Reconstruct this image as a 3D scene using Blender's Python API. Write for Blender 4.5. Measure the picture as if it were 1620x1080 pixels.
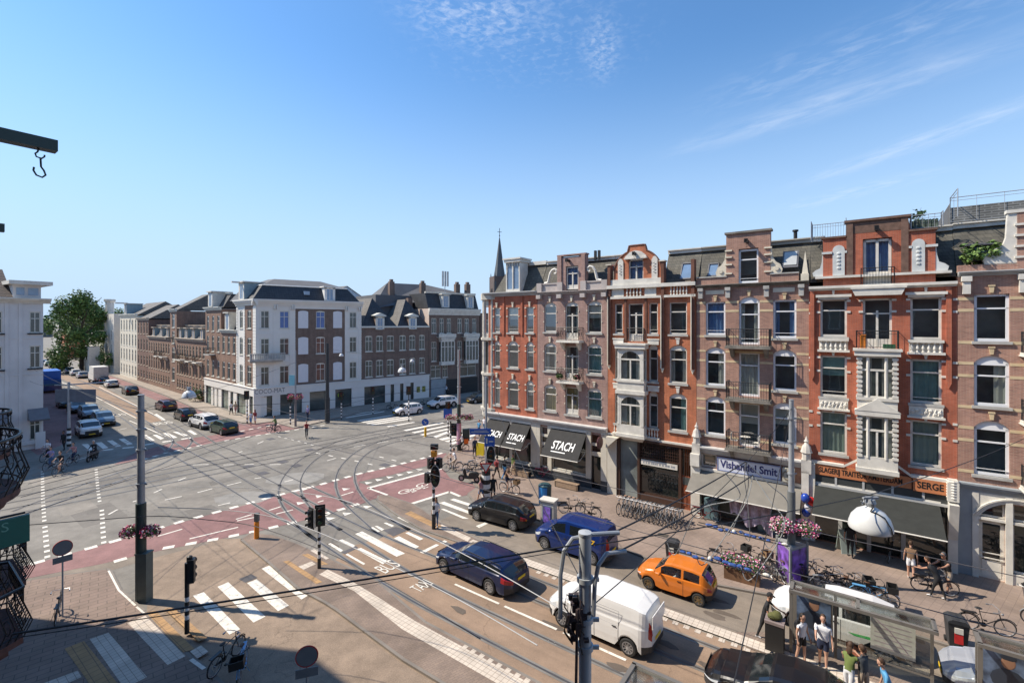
import bpy, bmesh, math, random
from mathutils import Vector, Matrix
random.seed(7)
for o in list(bpy.data.objects): bpy.data.objects.remove(o)
S = bpy.context.scene
COL = S.collection
R = math.radians
# ---------------------------------------------------------------- camera
CAMH = 12.2; FPX = 740.0; HY = 511.0; CX = 810.0
cd = bpy.data.cameras.new('camera'); cam = bpy.data.objects.new('camera', cd); COL.objects.link(cam)
cam.location = (0, 0, CAMH); cam.rotation_euler = (R(90), 0, 0)
cd.sensor_width = 36; cd.lens = 36 * FPX / 1620; cd.shift_y = -(540 - HY) / 1620
cd.clip_start = 0.1; cd.clip_end = 6000
S.camera = cam
S.render.resolution_x = 1024; S.render.resolution_y = 682
# ---------------------------------------------------------------- sky, clouds and sun
SUN_EL, SUN_AZ = R(48), math.atan2(0.15, -1.0)     # direction towards the sun in the ground plane
w = bpy.data.worlds.new('World'); S.world = w; w.use_nodes = True
nt = w.node_tree; nt.nodes.clear()
def N(nt, t, **k):
    n = nt.nodes.new(t)
    for a, b in k.items(): setattr(n, a, b)
    return n
wo = N(nt, 'ShaderNodeOutputWorld'); bg = N(nt, 'ShaderNodeBackground')
sky = N(nt, 'ShaderNodeTexSky', sky_type='NISHITA'); sky.sun_disc = False
sky.sun_elevation = SUN_EL; sky.sun_rotation = math.pi / 2 - SUN_AZ
sky.altitude = 0; sky.air_density = 1.15; sky.dust_density = 0.35; sky.ozone_density = 1.6
tc = N(nt, 'ShaderNodeTexCoord'); sp = N(nt, 'ShaderNodeSeparateXYZ'); nt.links.new(tc.outputs['Generated'], sp.inputs[0])
mx = N(nt, 'ShaderNodeMath', operation='MAXIMUM'); mx.inputs[1].default_value = 0.03; nt.links.new(sp.outputs[2], mx.inputs[0])
cb = N(nt, 'ShaderNodeCombineXYZ')
for i in (0, 1):
    d = N(nt, 'ShaderNodeMath', operation='DIVIDE'); nt.links.new(sp.outputs[i], d.inputs[0]); nt.links.new(mx.outputs[0], d.inputs[1]); nt.links.new(d.outputs[0], cb.inputs[i])
def cloud(cx, cy, rx, ry, rot, sx, sy, detail, lo, hi, amt, stretch=0.0):
    """a wispy cloud layer on the dome: noise inside a soft ellipse centred at (cx,cy)=(x/z,y/z)"""
    mp = N(nt, 'ShaderNodeMapping'); mp.vector_type = 'TEXTURE'
    mp.inputs['Location'].default_value = (cx, cy, 0); mp.inputs['Rotation'].default_value = (0, 0, rot); mp.inputs['Scale'].default_value = (rx, ry, 1)
    nt.links.new(cb.outputs[0], mp.inputs[0])
    ln = N(nt, 'ShaderNodeVectorMath', operation='LENGTH'); nt.links.new(mp.outputs[0], ln.inputs[0])
    fall = N(nt, 'ShaderNodeMapRange'); fall.inputs[1].default_value = 1.0; fall.inputs[2].default_value = 0.0; fall.interpolation_type = 'SMOOTHSTEP'
    nt.links.new(ln.outputs['Value'], fall.inputs[0])
    m2 = N(nt, 'ShaderNodeMapping'); m2.inputs['Scale'].default_value = (sx, sy, 1); nt.links.new(mp.outputs[0], m2.inputs[0])
    no = N(nt, 'ShaderNodeTexNoise'); no.inputs['Scale'].default_value = 1; no.inputs['Detail'].default_value = detail; no.inputs['Roughness'].default_value = 0.62; no.inputs['Distortion'].default_value = 0.5
    nt.links.new(m2.outputs[0], no.inputs['Vector'])
    r = N(nt, 'ShaderNodeMapRange'); r.inputs[1].default_value = lo; r.inputs[2].default_value = hi; nt.links.new(no.outputs[0], r.inputs[0])
    m = N(nt, 'ShaderNodeMath', operation='MULTIPLY'); nt.links.new(r.outputs[0], m.inputs[0]); nt.links.new(fall.outputs[0], m.inputs[1])
    m3 = N(nt, 'ShaderNodeMath', operation='MULTIPLY'); m3.inputs[1].default_value = amt; nt.links.new(m.outputs[0], m3.inputs[0])
    return m3.outputs[0]
layers = [cloud(-0.12, 1.50, 0.36, 0.30, 0.15, 9, 9, 8, 0.44, 0.80, 0.55), cloud(0.05, 1.65, 0.6, 0.5, 0.15, 16, 14, 8, 0.5, 0.85, 0.25),
          cloud(0.33, 1.72, 0.10, 0.34, -0.2, 4, 12, 7, 0.42, 0.85, 0.5),
          cloud(1.42, 2.15, 1.1, 0.26, R(-52), 4, 2.4, 8, 0.34, 0.95, 0.48),
          cloud(2.25, 2.6, 1.2, 0.21, R(-78), 5, 2.4, 8, 0.34, 0.95, 0.5),
          cloud(1.25, 1.75, 0.8, 0.3, R(-50), 6, 5.0, 8, 0.45, 0.9, 0.3),
          cloud(2.6, 3.6, 0.9, 0.3, R(-70), 5, 3.0, 8, 0.42, 0.9, 0.4)]
acc = layers[0]
for l in layers[1:]:
    a = N(nt, 'ShaderNodeMath', operation='ADD'); a.use_clamp = True; nt.links.new(acc, a.inputs[0]); nt.links.new(l, a.inputs[1]); acc = a.outputs[0]
hz = N(nt, 'ShaderNodeMapRange'); hz.inputs[1].default_value = -0.02; hz.inputs[2].default_value = 0.52; hz.inputs[3].default_value = 1; hz.inputs[4].default_value = 0; hz.interpolation_type = 'SMOOTHSTEP'
nt.links.new(sp.outputs[2], hz.inputs[0])
hm = N(nt, 'ShaderNodeMix', data_type='RGBA'); nt.links.new(hz.outputs[0], hm.inputs['Factor']); tn = N(nt, 'ShaderNodeMix', data_type='RGBA', blend_type='MULTIPLY'); tn.inputs['Factor'].default_value = 1; nt.links.new(sky.outputs[0], tn.inputs['A']); tn.inputs['B'].default_value = (0.72, 1.08, 1.36, 1)
nt.links.new(tn.outputs['Result'], hm.inputs['A']); hm.inputs['B'].default_value = (4.1, 5.4, 7.1, 1)
mix = N(nt, 'ShaderNodeMix', data_type='RGBA'); nt.links.new(acc, mix.inputs['Factor']); nt.links.new(hm.outputs['Result'], mix.inputs['A'])
mix.inputs['B'].default_value = (7.2, 7.6, 8.3, 1)
nt.links.new(mix.outputs['Result'], bg.inputs[0]); bg.inputs[1].default_value = 0.102
nt.links.new(bg.outputs[0], wo.inputs[0])
sl = bpy.data.lights.new('sun', 'SUN'); sl.energy = 4.7; sl.angle = R(0.53); sl.color = (1.0, 0.90, 0.76)
so = bpy.data.objects.new('sun', sl); COL.objects.link(so)
sd = Vector((math.cos(SUN_AZ) * math.cos(SUN_EL), math.sin(SUN_AZ) * math.cos(SUN_EL), math.sin(SUN_EL)))
so.rotation_euler = sd.to_track_quat('Z', 'Y').to_euler(); so.location = (-40, 10, 60)
S.view_settings.view_transform = 'Standard'; S.view_settings.look = 'None'; S.view_settings.gamma = 1
S.view_settings.use_curve_mapping = False; S.view_settings.exposure = 0.5
S.render.engine = 'CYCLES'; S.cycles.max_bounces = 6; S.cycles.transparent_max_bounces = 12
# ---------------------------------------------------------------- place frames
def G(px, py, z=0.0):
    """photo pixel -> point at height z (survey of the photograph)"""
    t = (CAMH - z) * FPX / (py - HY); return Vector(((px - CX) / FPX * t, t, z))
U = Vector((.8097, -.5869, 0)); NV = Vector((.5869, .8097, 0))     # along / across the near street
def SN(s, n, z=0.0): return U * s + NV * n + Vector((0, 0, z))
ANG_U = math.atan2(U.y, U.x)
C0 = Vector((-32.83, 59.99, 0)); UB = Vector((.756, .6546, 0)); ANG_B = math.atan2(UB.y, UB.x)
UL = Vector((.765, -.644, 0)); ANG_L = math.atan2(UL.y, UL.x)       # far street facades, towards the viewer
SPLIT = set('stone_trim white_side_pier pilaster carved_panel brick_pilaster brick_buttress stone_shaft console plinth scroll stone_band stone_panel parapet coping chimney_pipe display_counter side_pier gable_band shop_pier blind_panel chimney quoin louvred_opening bracket post'.split())
# ---------------------------------------------------------------- mesh builder
class MB:
    def __init__(s): s.v = []; s.f = []; s.m = []; s.k = 0
    def add(s, vs, fs, m=None):
        b = len(s.v); s.v += [tuple(v) for v in vs]; s.f += [tuple(b + i for i in f) for f in fs]; s.m += [s.k if m is None else m] * len(fs); return s
    def box(s, x0, x1, y0, y1, z0, z1, m=None):
        if x0 > x1: x0, x1 = x1, x0
        if y0 > y1: y0, y1 = y1, y0
        if z0 > z1: z0, z1 = z1, z0
        return s.add([(x0,y0,z0),(x1,y0,z0),(x1,y1,z0),(x0,y1,z0),(x0,y0,z1),(x1,y0,z1),(x1,y1,z1),(x0,y1,z1)],
                     [(3,2,1,0),(4,5,6,7),(0,1,5,4),(1,2,6,5),(2,3,7,6),(3,0,4,7)], m)
    def quad(s, a, b, c, d, m=None): return s.add([a,b,c,d], [(0,1,2,3)], m)
    def plate(s, pts, y0, y1, m=None):
        """polygon in xz, given counter-clockwise seen from -y, extruded y0..y1"""
        n = len(pts)
        return s.add([(x,y0,z) for x,z in pts] + [(x,y1,z) for x,z in pts],
            [tuple(range(n)), tuple(range(2*n-1,n-1,-1))] + [(i,n+i,n+(i+1)%n,(i+1)%n) for i in range(n)], m)
    def slab(s, pts, z0, z1, m=None):
        """polygon in xy extruded z0..z1"""
        ar = sum(pts[i][0]*pts[(i+1)%len(pts)][1]-pts[(i+1)%len(pts)][0]*pts[i][1] for i in range(len(pts)))
        if ar < 0: pts = pts[::-1]
        n = len(pts)
        return s.add([(p[0],p[1],z0) for p in pts] + [(p[0],p[1],z1) for p in pts],
            [tuple(range(n-1,-1,-1)), tuple(range(n,2*n))] + [(i,(i+1)%n,n+(i+1)%n,n+i) for i in range(n)], m)
    def tube(s, pts, r, n=6, m=None, cap=True):
        pts = [Vector(p) for p in pts]; rr = r if isinstance(r, (list, tuple)) else [r]*len(pts)
        b = []; fs = []; up = None
        for i, p in enumerate(pts):
            d = (pts[min(i+1,len(pts)-1)] - pts[max(i-1,0)])
            d = d.normalized() if d.length > 1e-9 else Vector((0,0,1))
            if up is None: up = Vector((0,0,1)) if abs(d.z) < .9 else Vector((1,0,0))
            a = d.cross(up); a = a.normalized() if a.length > 1e-6 else d.orthogonal().normalized()
            c = a.cross(d).normalized(); up = c
            b += [p + (a*math.cos(2*math.pi*k/n) + c*math.sin(2*math.pi*k/n))*rr[i] for k in range(n)]
        for i in range(len(pts)-1):
            for k in range(n): fs.append((i*n+k, i*n+(k+1)%n, (i+1)*n+(k+1)%n, (i+1)*n+k))
        if cap: fs += [tuple(range(n-1,-1,-1)), tuple((len(pts)-1)*n+k for k in range(n))]
        return s.add(b, [f[::-1] for f in fs], m)
    def lathe(s, prof, c=(0,0,0), n=16, axis='z', m=None, a0=0, a1=2*math.pi):
        full = abs(a1-a0-2*math.pi) < 1e-6; k = n if full else n+1; b = []
        for r, h in prof:
            for i in range(k):
                a = a0 + (a1-a0)*i/n; p = (r*math.cos(a), r*math.sin(a), h)
                if axis == 'y': p = (p[0], p[2], p[1])
                if axis == 'x': p = (p[2], p[0], p[1])
                b.append((p[0]+c[0], p[1]+c[1], p[2]+c[2]))
        fs = []
        for j in range(len(prof)-1):
            for i in range(n):
                fs.append((j*k+i, j*k+(i+1)%k, (j+1)*k+(i+1)%k, (j+1)*k+i))
        if axis == 'y': fs = [f[::-1] for f in fs]
        return s.add(b, fs, m)
    def ball(s, c, r, n=10, m=None, q=6):
        rx, ry, rz = r if isinstance(r, (tuple, list)) else (r,r,r)
        b = []; fs = []
        for j in range(q+1):
            t = math.pi*j/q
            for i in range(n):
                a = 2*math.pi*i/n; b.append((c[0]+rx*math.sin(t)*math.cos(a), c[1]+ry*math.sin(t)*math.sin(a), c[2]+rz*math.cos(t)))
        for j in range(q):
            for i in range(n): fs.append((j*n+i, (j+1)*n+i, (j+1)*n+(i+1)%n, j*n+(i+1)%n))
        return s.add(b, fs, m)
    def xf(s, M):
        s.v = [tuple(M @ Vector(v)) for v in s.v]; return s
    def join(s, o, m=None):
        b = len(s.v); s.v += o.v; s.f += [tuple(b+i for i in f) for f in o.f]; s.m += (o.m if m is None else [m]*len(o.f)); return s
    def mesh(s, name, mats, smooth=False, ang=35):
        me = bpy.data.meshes.new(name); me.from_pydata(s.v, [], s.f)
        for x in (mats if isinstance(mats, (list, tuple)) else [mats]): me.materials.append(x)
        me.polygons.foreach_set('material_index', s.m)
        if smooth:
            me.polygons.foreach_set('use_smooth', [True]*len(s.f)); me.set_sharp_from_angle(angle=R(ang))
        me.update(); return me
    def split(s, tol=.03):
        n = len(s.v); par = list(range(n))
        def fd(a):
            while par[a] != a: par[a] = par[par[a]]; a = par[a]
            return a
        for f in s.f:
            for i in f[1:]: par[fd(i)] = fd(f[0])
        bb = {}
        for i, v in enumerate(s.v):
            r = fd(i); b = bb.get(r)
            if b is None: bb[r] = [*v, *v]
            else:
                for k in range(3): b[k] = min(b[k], v[k]); b[k+3] = max(b[k+3], v[k])
        ks = list(bb)
        for a in range(len(ks)):
            A = bb[ks[a]]
            for c in range(a+1, len(ks)):
                Bx = bb[ks[c]]
                if all(A[k]-tol <= Bx[k+3] and Bx[k]-tol <= A[k+3] for k in range(3)): par[fd(ks[a])] = fd(ks[c])
        out = {}
        for f, m in zip(s.f, s.m): out.setdefault(fd(f[0]), []).append((f, m))
        res = []
        for fs in out.values():
            q = MB(); mp = {}
            for f, m in fs:
                for i in f:
                    if i not in mp: mp[i] = len(q.v); q.v.append(s.v[i])
                q.f.append(tuple(mp[i] for i in f)); q.m.append(m)
            res.append(q)
        return res
    def build(s, name, mats, parent=None, label=None, smooth=False, ang=35):
        if name in SPLIT and not getattr(s, 'one', False):
            qs = s.split()
            if 1 < len(qs) <= 98:
                for q in qs: q.one = True; o = q.build(name, mats, parent, label, smooth, ang)
                return o
        o = bpy.data.objects.new(name, s.mesh(name, mats, smooth, ang)); COL.objects.link(o)
        if parent: o.parent = parent
        if label: o['label'] = label
        return o
def tag(o, label=None, cat=None, group=None, kind=None):
    if label: o['label'] = label
    if cat: o['category'] = cat
    if group: o['group'] = group
    if kind: o['kind'] = kind
    return o
def thing(name, label, cat, loc=(0,0,0), rz=0, group=None):
    o = bpy.data.objects.new(name, None); COL.objects.link(o); o.empty_display_size = .3
    o.location = loc; o.rotation_euler = (0,0,rz); return tag(o, label, cat, group)
def copy_tree(o, parent=None):
    c = o.copy(); COL.objects.link(c); c.parent = parent
    for ch in KIDS.get(o.name) or [x for x in o.children]: copy_tree(ch, c)
    return c
KIDS = {}
def struct(name, mb, m): return tag(mb.build(name, m), kind='structure')
# ---------------------------------------------------------------- materials
MATS = {}
def vary(nt, col, var, scale, detail=4, coord='Object'):
    tc = N(nt, 'ShaderNodeTexCoord'); no = N(nt, 'ShaderNodeTexNoise'); no.inputs['Scale'].default_value = scale; no.inputs['Detail'].default_value = detail
    nt.links.new(tc.outputs[coord], no.inputs['Vector'])
    mr = N(nt, 'ShaderNodeMapRange'); mr.inputs[1].default_value = .3; mr.inputs[2].default_value = .7; nt.links.new(no.outputs[0], mr.inputs[0])
    mx = N(nt, 'ShaderNodeMix', data_type='RGBA'); mx.inputs['A'].default_value = (*[c*(1-var) for c in col[:3]], 1); mx.inputs['B'].default_value = (*[min(1, c*(1+var)) for c in col[:3]], 1)
    nt.links.new(mr.outputs[0], mx.inputs['Factor']); return mx.outputs['Result'], no, tc
def mat(name, col, rough=.6, metal=0, var=.08, scale=2.5, bump=0, spec=.5, coat=0, emit=0):
    if name in MATS: return MATS[name]
    m = bpy.data.materials.new(name); m.use_nodes = True; nt = m.node_tree; b = nt.nodes['Principled BSDF']
    b.inputs['Roughness'].default_value = rough; b.inputs['Metallic'].default_value = metal; b.inputs['Specular IOR Level'].default_value = spec
    b.inputs['Coat Weight'].default_value = coat; b.inputs['Coat Roughness'].default_value = .05
    o, no, tc = vary(nt, col, var, scale); nt.links.new(o, b.inputs['Base Color'])
    if bump:
        bp = N(nt, 'ShaderNodeBump'); bp.inputs['Strength'].default_value = bump; bp.inputs['Distance'].default_value = .02
        n2 = N(nt, 'ShaderNodeTexNoise'); n2.inputs['Scale'].default_value = scale*8; nt.links.new(tc.outputs['Object'], n2.inputs['Vector'])
        nt.links.new(n2.outputs[0], bp.inputs['Height']); nt.links.new(bp.outputs[0], b.inputs['Normal'])
    if emit: b.inputs['Emission Color'].default_value = (*col[:3], 1); b.inputs['Emission Strength'].default_value = emit
    MATS[name] = m; return m
def brickmat(name, c1, c2, mortar, bw=.21, bh=.06, ms=.006, rough=.85, var=.14, flat=False, rot=0, off=.5, mscale=1.2, bump=.25):
    """masonry or paving: brick pattern in the object's own metres (wall: along/up, flat: x/y)"""
    m = bpy.data.materials.new(name); m.use_nodes = True; nt = m.node_tree; b = nt.nodes['Principled BSDF']; b.inputs['Roughness'].default_value = rough
    tc = N(nt, 'ShaderNodeTexCoord'); sp = N(nt, 'ShaderNodeSeparateXYZ'); nt.links.new(tc.outputs['Object'], sp.inputs[0]); cb = N(nt, 'ShaderNodeCombineXYZ')
    if flat: nt.links.new(sp.outputs[0], cb.inputs[0]); nt.links.new(sp.outputs[1], cb.inputs[1])
    else:
        ad = N(nt, 'ShaderNodeMath', operation='ADD'); nt.links.new(sp.outputs[0], ad.inputs[0]); nt.links.new(sp.outputs[1], ad.inputs[1])
        nt.links.new(ad.outputs[0], cb.inputs[0]); nt.links.new(sp.outputs[2], cb.inputs[1])
    mp = N(nt, 'ShaderNodeMapping'); mp.inputs['Rotation'].default_value = (0,0,rot); nt.links.new(cb.outputs[0], mp.inputs[0])
    bt = N(nt, 'ShaderNodeTexBrick'); bt.offset = off; bt.inputs['Scale'].default_value = 1; bt.inputs['Brick Width'].default_value = bw; bt.inputs['Row Height'].default_value = bh
    bt.inputs['Mortar Size'].default_value = ms; bt.inputs['Color1'].default_value = (*c1,1); bt.inputs['Color2'].default_value = (*c2,1); bt.inputs['Mortar'].default_value = (*mortar,1)
    nt.links.new(mp.outputs[0], bt.inputs['Vector'])
    no = N(nt, 'ShaderNodeTexNoise'); no.inputs['Scale'].default_value = mscale; no.inputs['Detail'].default_value = 5; nt.links.new(tc.outputs['Object'], no.inputs['Vector'])
    mr = N(nt, 'ShaderNodeMapRange'); mr.inputs[1].default_value = .3; mr.inputs[2].default_value = .7; mr.inputs[3].default_value = 1-var; mr.inputs[4].default_value = 1+var; nt.links.new(no.outputs[0], mr.inputs[0])
    hs = N(nt, 'ShaderNodeHueSaturation'); nt.links.new(mr.outputs[0], hs.inputs['Value']); nt.links.new(bt.outputs[0], hs.inputs['Color'])
    mq = N(nt, 'ShaderNodeMapping'); mq.inputs['Scale'].default_value = (.6,.6,1) if flat else (3.2,3.2,.35); nt.links.new(tc.outputs['Object'], mq.inputs[0])
    nq = N(nt, 'ShaderNodeTexNoise'); nq.inputs['Scale'].default_value = 1; nq.inputs['Detail'].default_value = 7; nq.inputs['Roughness'].default_value = .65; nt.links.new(mq.outputs[0], nq.inputs['Vector'])
    mw = N(nt, 'ShaderNodeMapRange'); mw.inputs[1].default_value = .32; mw.inputs[2].default_value = .62; mw.inputs[3].default_value = .80; mw.inputs[4].default_value = 1.06; nt.links.new(nq.outputs[0], mw.inputs[0])
    h3 = N(nt, 'ShaderNodeHueSaturation'); nt.links.new(mw.outputs[0], h3.inputs['Value']); nt.links.new(hs.outputs[0], h3.inputs['Color']); nt.links.new(h3.outputs[0], b.inputs['Base Color'])
    bp = N(nt, 'ShaderNodeBump'); bp.inputs['Strength'].default_value = bump; bp.inputs['Distance'].default_value = .01; bp.invert = True
    nt.links.new(bt.outputs['Fac'], bp.inputs['Height']); nt.links.new(bp.outputs[0], b.inputs['Normal'])
    MATS[name] = m; return m
def groundmat(name, col, var=.16, grit=.2, rough=.9, streak=None):
    """worn asphalt: broad stains, streaks and fine grit"""
    m = bpy.data.materials.new(name); m.use_nodes = True; nt = m.node_tree; b = nt.nodes['Principled BSDF']; b.inputs['Roughness'].default_value = rough
    o, no, tc = vary(nt, col, var, .25, 6)
    n2 = N(nt, 'ShaderNodeTexNoise'); n2.inputs['Scale'].default_value = 26; n2.inputs['Detail'].default_value = 3; nt.links.new(tc.outputs['Object'], n2.inputs['Vector'])
    n3 = N(nt, 'ShaderNodeTexNoise'); n3.inputs['Scale'].default_value = 1.7; n3.inputs['Detail'].default_value = 7; n3.inputs['Roughness'].default_value = .7; nt.links.new(tc.outputs['Object'], n3.inputs['Vector'])
    ad = N(nt, 'ShaderNodeMath', operation='ADD'); nt.links.new(n2.outputs[0], ad.inputs[0]); nt.links.new(n3.outputs[0], ad.inputs[1])
    mr = N(nt, 'ShaderNodeMapRange'); mr.inputs[1].default_value = .65; mr.inputs[2].default_value = 1.35; mr.inputs[3].default_value = 1-grit; mr.inputs[4].default_value = 1+grit; nt.links.new(ad.outputs[0], mr.inputs[0])
    hs = N(nt, 'ShaderNodeHueSaturation'); nt.links.new(mr.outputs[0], hs.inputs['Value']); nt.links.new(o, hs.inputs['Color'])
    # cracks and old sealed joints
    vo = N(nt, 'ShaderNodeTexVoronoi'); vo.feature = 'DISTANCE_TO_EDGE'; vo.inputs['Scale'].default_value = .11; 
    wv = N(nt, 'ShaderNodeTexNoise'); wv.inputs['Scale'].default_value = .6; wv.inputs['Detail'].default_value = 6; nt.links.new(tc.outputs['Object'], wv.inputs['Vector'])
    vm = N(nt, 'ShaderNodeVectorMath', operation='MULTIPLY_ADD'); vm.inputs[1].default_value = (3,3,3); nt.links.new(wv.outputs['Color'], vm.inputs[0]); nt.links.new(tc.outputs['Object'], vm.inputs[2]); nt.links.new(vm.outputs[0], vo.inputs['Vector'])
    cr = N(nt, 'ShaderNodeMapRange'); cr.inputs[1].default_value = 0; cr.inputs[2].default_value = .004; cr.inputs[3].default_value = .72; cr.inputs[4].default_value = 1; nt.links.new(vo.outputs['Distance'], cr.inputs[0])
    h2 = N(nt, 'ShaderNodeHueSaturation'); nt.links.new(cr.outputs[0], h2.inputs['Value']); nt.links.new(hs.outputs[0], h2.inputs['Color']); nt.links.new(h2.outputs[0], b.inputs['Base Color'])
    mr5 = N(nt, 'ShaderNodeMapping'); mr5.inputs['Rotation'].default_value = (0,0,-(streak or 0)); nt.links.new(tc.outputs['Object'], mr5.inputs[0])
    mp5 = N(nt, 'ShaderNodeMapping'); mp5.inputs['Scale'].default_value = (.06,1.1,1) if streak is not None else (.9,.9,1); nt.links.new(mr5.outputs[0], mp5.inputs[0])
    n5 = N(nt, 'ShaderNodeTexNoise'); n5.inputs['Scale'].default_value = 1; n5.inputs['Detail'].default_value = 6; n5.inputs['Roughness'].default_value = .7; nt.links.new(mp5.outputs[0], n5.inputs['Vector'])
    m5 = N(nt, 'ShaderNodeMapRange'); m5.inputs[1].default_value = .3; m5.inputs[2].default_value = .7; m5.inputs[3].default_value = .80; m5.inputs[4].default_value = 1.12; nt.links.new(n5.outputs[0], m5.inputs[0])
    h5 = N(nt, 'ShaderNodeHueSaturation'); nt.links.new(m5.outputs[0], h5.inputs['Value']); nt.links.new(h2.outputs[0], h5.inputs['Color']); nt.links.new(h5.outputs[0], b.inputs['Base Color'])
    bp = N(nt, 'ShaderNodeBump'); bp.inputs['Strength'].default_value = .3; bp.inputs['Distance'].default_value = .01; nt.links.new(n2.outputs[0], bp.inputs['Height']); nt.links.new(bp.outputs[0], b.inputs['Normal'])
    MATS[name] = m; return m
def glassmat(name, tint=(.55,.62,.6), refl=.10, rough=.02):
    m = bpy.data.materials.new(name); m.use_nodes = True; nt = m.node_tree; nt.nodes.clear()
    out = N(nt, 'ShaderNodeOutputMaterial'); tr = N(nt, 'ShaderNodeBsdfTransparent'); tr.inputs[0].default_value = (*tint,1)
    gl = N(nt, 'ShaderNodeBsdfGlossy'); gl.inputs['Roughness'].default_value = rough; gl.inputs[0].default_value = (.95,.97,1,1)
    fr = N(nt, 'ShaderNodeLayerWeight'); fr.inputs[0].default_value = .25
    mr = N(nt, 'ShaderNodeMapRange'); mr.inputs[3].default_value = refl; mr.inputs[4].default_value = .75; nt.links.new(fr.outputs['Fresnel'], mr.inputs[0])
    tc = N(nt, 'ShaderNodeTexCoord'); no = N(nt, 'ShaderNodeTexNoise'); no.inputs['Scale'].default_value = .8; nt.links.new(tc.outputs['Object'], no.inputs['Vector'])
    bp = N(nt, 'ShaderNodeBump'); bp.inputs['Strength'].default_value = .04; bp.inputs['Distance'].default_value = .05; nt.links.new(no.outputs[0], bp.inputs['Height']); nt.links.new(bp.outputs[0], gl.inputs['Normal'])
    mi = N(nt, 'ShaderNodeMixShader'); nt.links.new(mr.outputs[0], mi.inputs[0]); nt.links.new(tr.outputs[0], mi.inputs[1]); nt.links.new(gl.outputs[0], mi.inputs[2]); nt.links.new(mi.outputs[0], out.inputs[0])
    MATS[name] = m; return m
white = mat('white_paint', (.66,.63,.56), .6, var=.13, scale=2.2)
white2 = mat('white_stucco', (.72,.72,.70), .8, var=.09, scale=.9)
cream = mat('cream_stone', (.66,.60,.48), .8, var=.12, scale=2)
buff = mat('buff_stone', (.60,.47,.29), .8, var=.15, scale=3)
stone = mat('grey_stone', (.42,.41,.38), .85, var=.2, scale=2)
lead = mat('grey_cornice', (.45,.45,.44), .7, var=.1, scale=1)
darkm = mat('dark_iron', (.02,.022,.025), .45, .2, var=.1)
blackm = mat('matt_black', (.015,.015,.016), .6)
dkgreen = mat('dark_green_paint', (.02,.045,.04), .4)
steel = mat('galvanised_steel', (.34,.36,.38), .5, .3, var=.14, scale=1.4)
steel2 = mat('painted_grey_metal', (.30,.31,.31), .5, .1, var=.1)
inner = mat('dark_interior', (.19,.215,.205), .9, var=.5, scale=.7)
curt_w = mat('white_curtain', (.74,.72,.66), .95, var=.1)
curt_g = mat('sea_green_curtain', (.30,.50,.48), .95, var=.1)
curt_b = mat('blue_curtain', (.20,.36,.66), .9, var=.1)
curt_y = mat('ochre_blind', (.50,.40,.17), .95, var=.1)
glass = glassmat('window_glass', (.80,.85,.83), .16)
shopglass = glassmat('shop_glass', (.5,.52,.5), .07)
br_red = brickmat('red_brick', (.48,.125,.060), (.38,.095,.048), (.38,.21,.15), var=.2)
br_or = brickmat('orange_red_brick', (.52,.155,.066), (.41,.118,.05), (.40,.23,.15), var=.2)
br_pur = brickmat('purple_brown_brick', (.39,.23,.19), (.29,.17,.145), (.45,.36,.31))
br_brn = brickmat('brown_brick', (.41,.215,.155), (.29,.15,.112), (.47,.36,.29))
br_brn2 = brickmat('dull_brown_brick', (.20,.135,.105), (.155,.105,.085), (.21,.17,.14))
br_far = brickmat('far_brown_brick', (.27,.16,.115), (.205,.12,.088), (.28,.21,.16))
slate = brickmat('dark_slate', (.075,.078,.08), (.055,.058,.06), (.035,.035,.035), .28, .2, .012, .75, .25)
slate_g = brickmat('weathered_slate', (.135,.125,.10), (.10,.095,.08), (.06,.058,.05), .28, .2, .012, .85, .25)
tiles_g = brickmat('grey_roof_tiles', (.17,.16,.145), (.14,.13,.12), (.08,.075,.07), .25, .3, .02, .85, .12)
# ================================================================ GROUND
asph = groundmat('crossing_asphalt', (.205,.188,.162), .2, .22)
asph_tan = groundmat('tan_asphalt', (.26,.195,.142), .10, .34)
bed = groundmat('tram_bed_asphalt', (.275,.19,.13), .14, .22, streak=ANG_U)
redp = groundmat('red_cycle_asphalt', (.24,.130,.122), .2, .22)
oldgrey = groundmat('worn_grey_asphalt', (.215,.178,.14), .18, .2, streak=ANG_U)
pav = brickmat('pavement_tiles', (.27,.205,.165), (.245,.185,.15), (.185,.14,.115), .3, .3, .008, .9, .14, True, ANG_U, .5, .5, .3)
pav2 = brickmat('corner_paving', (.25,.18,.145), (.225,.165,.13), (.13,.10,.08), .6, .30, .014, .9, .12, True, -ANG_B, .5, .5, .3)
pavl = brickmat('beige_pavement', (.34,.29,.24), (.31,.26,.21), (.2,.17,.14), .3, .3, .01, .9, .1, True, ANG_L, .5, .4, .2)
plat = brickmat('platform_paving', (.235,.175,.135), (.20,.15,.12), (.14,.11,.09), .2, .1, .006, .9, .16, True, ANG_U, .5, .6, .2)
kerbm = mat('kerb_stone', (.20,.175,.15), .9, var=.2, scale=1)
wline = mat('road_white', (.70,.66,.58), .8, var=.12, scale=4)
_nt = wline.node_tree; _b = _nt.nodes['Principled BSDF']; _l = _b.inputs['Base Color'].links[0].from_socket      # rubbed paint: the road shows through in specks
_tc = N(_nt, 'ShaderNodeTexCoord'); _n = N(_nt, 'ShaderNodeTexNoise'); _n.inputs['Scale'].default_value = 5.5; _n.inputs['Detail'].default_value = 9; _n.inputs['Roughness'].default_value = .75; _nt.links.new(_tc.outputs['Object'], _n.inputs['Vector'])
_m = N(_nt, 'ShaderNodeMapRange'); _m.inputs[1].default_value = .53; _m.inputs[2].default_value = .66; _m.inputs[4].default_value = .8; _nt.links.new(_n.outputs[0], _m.inputs[0])
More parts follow.
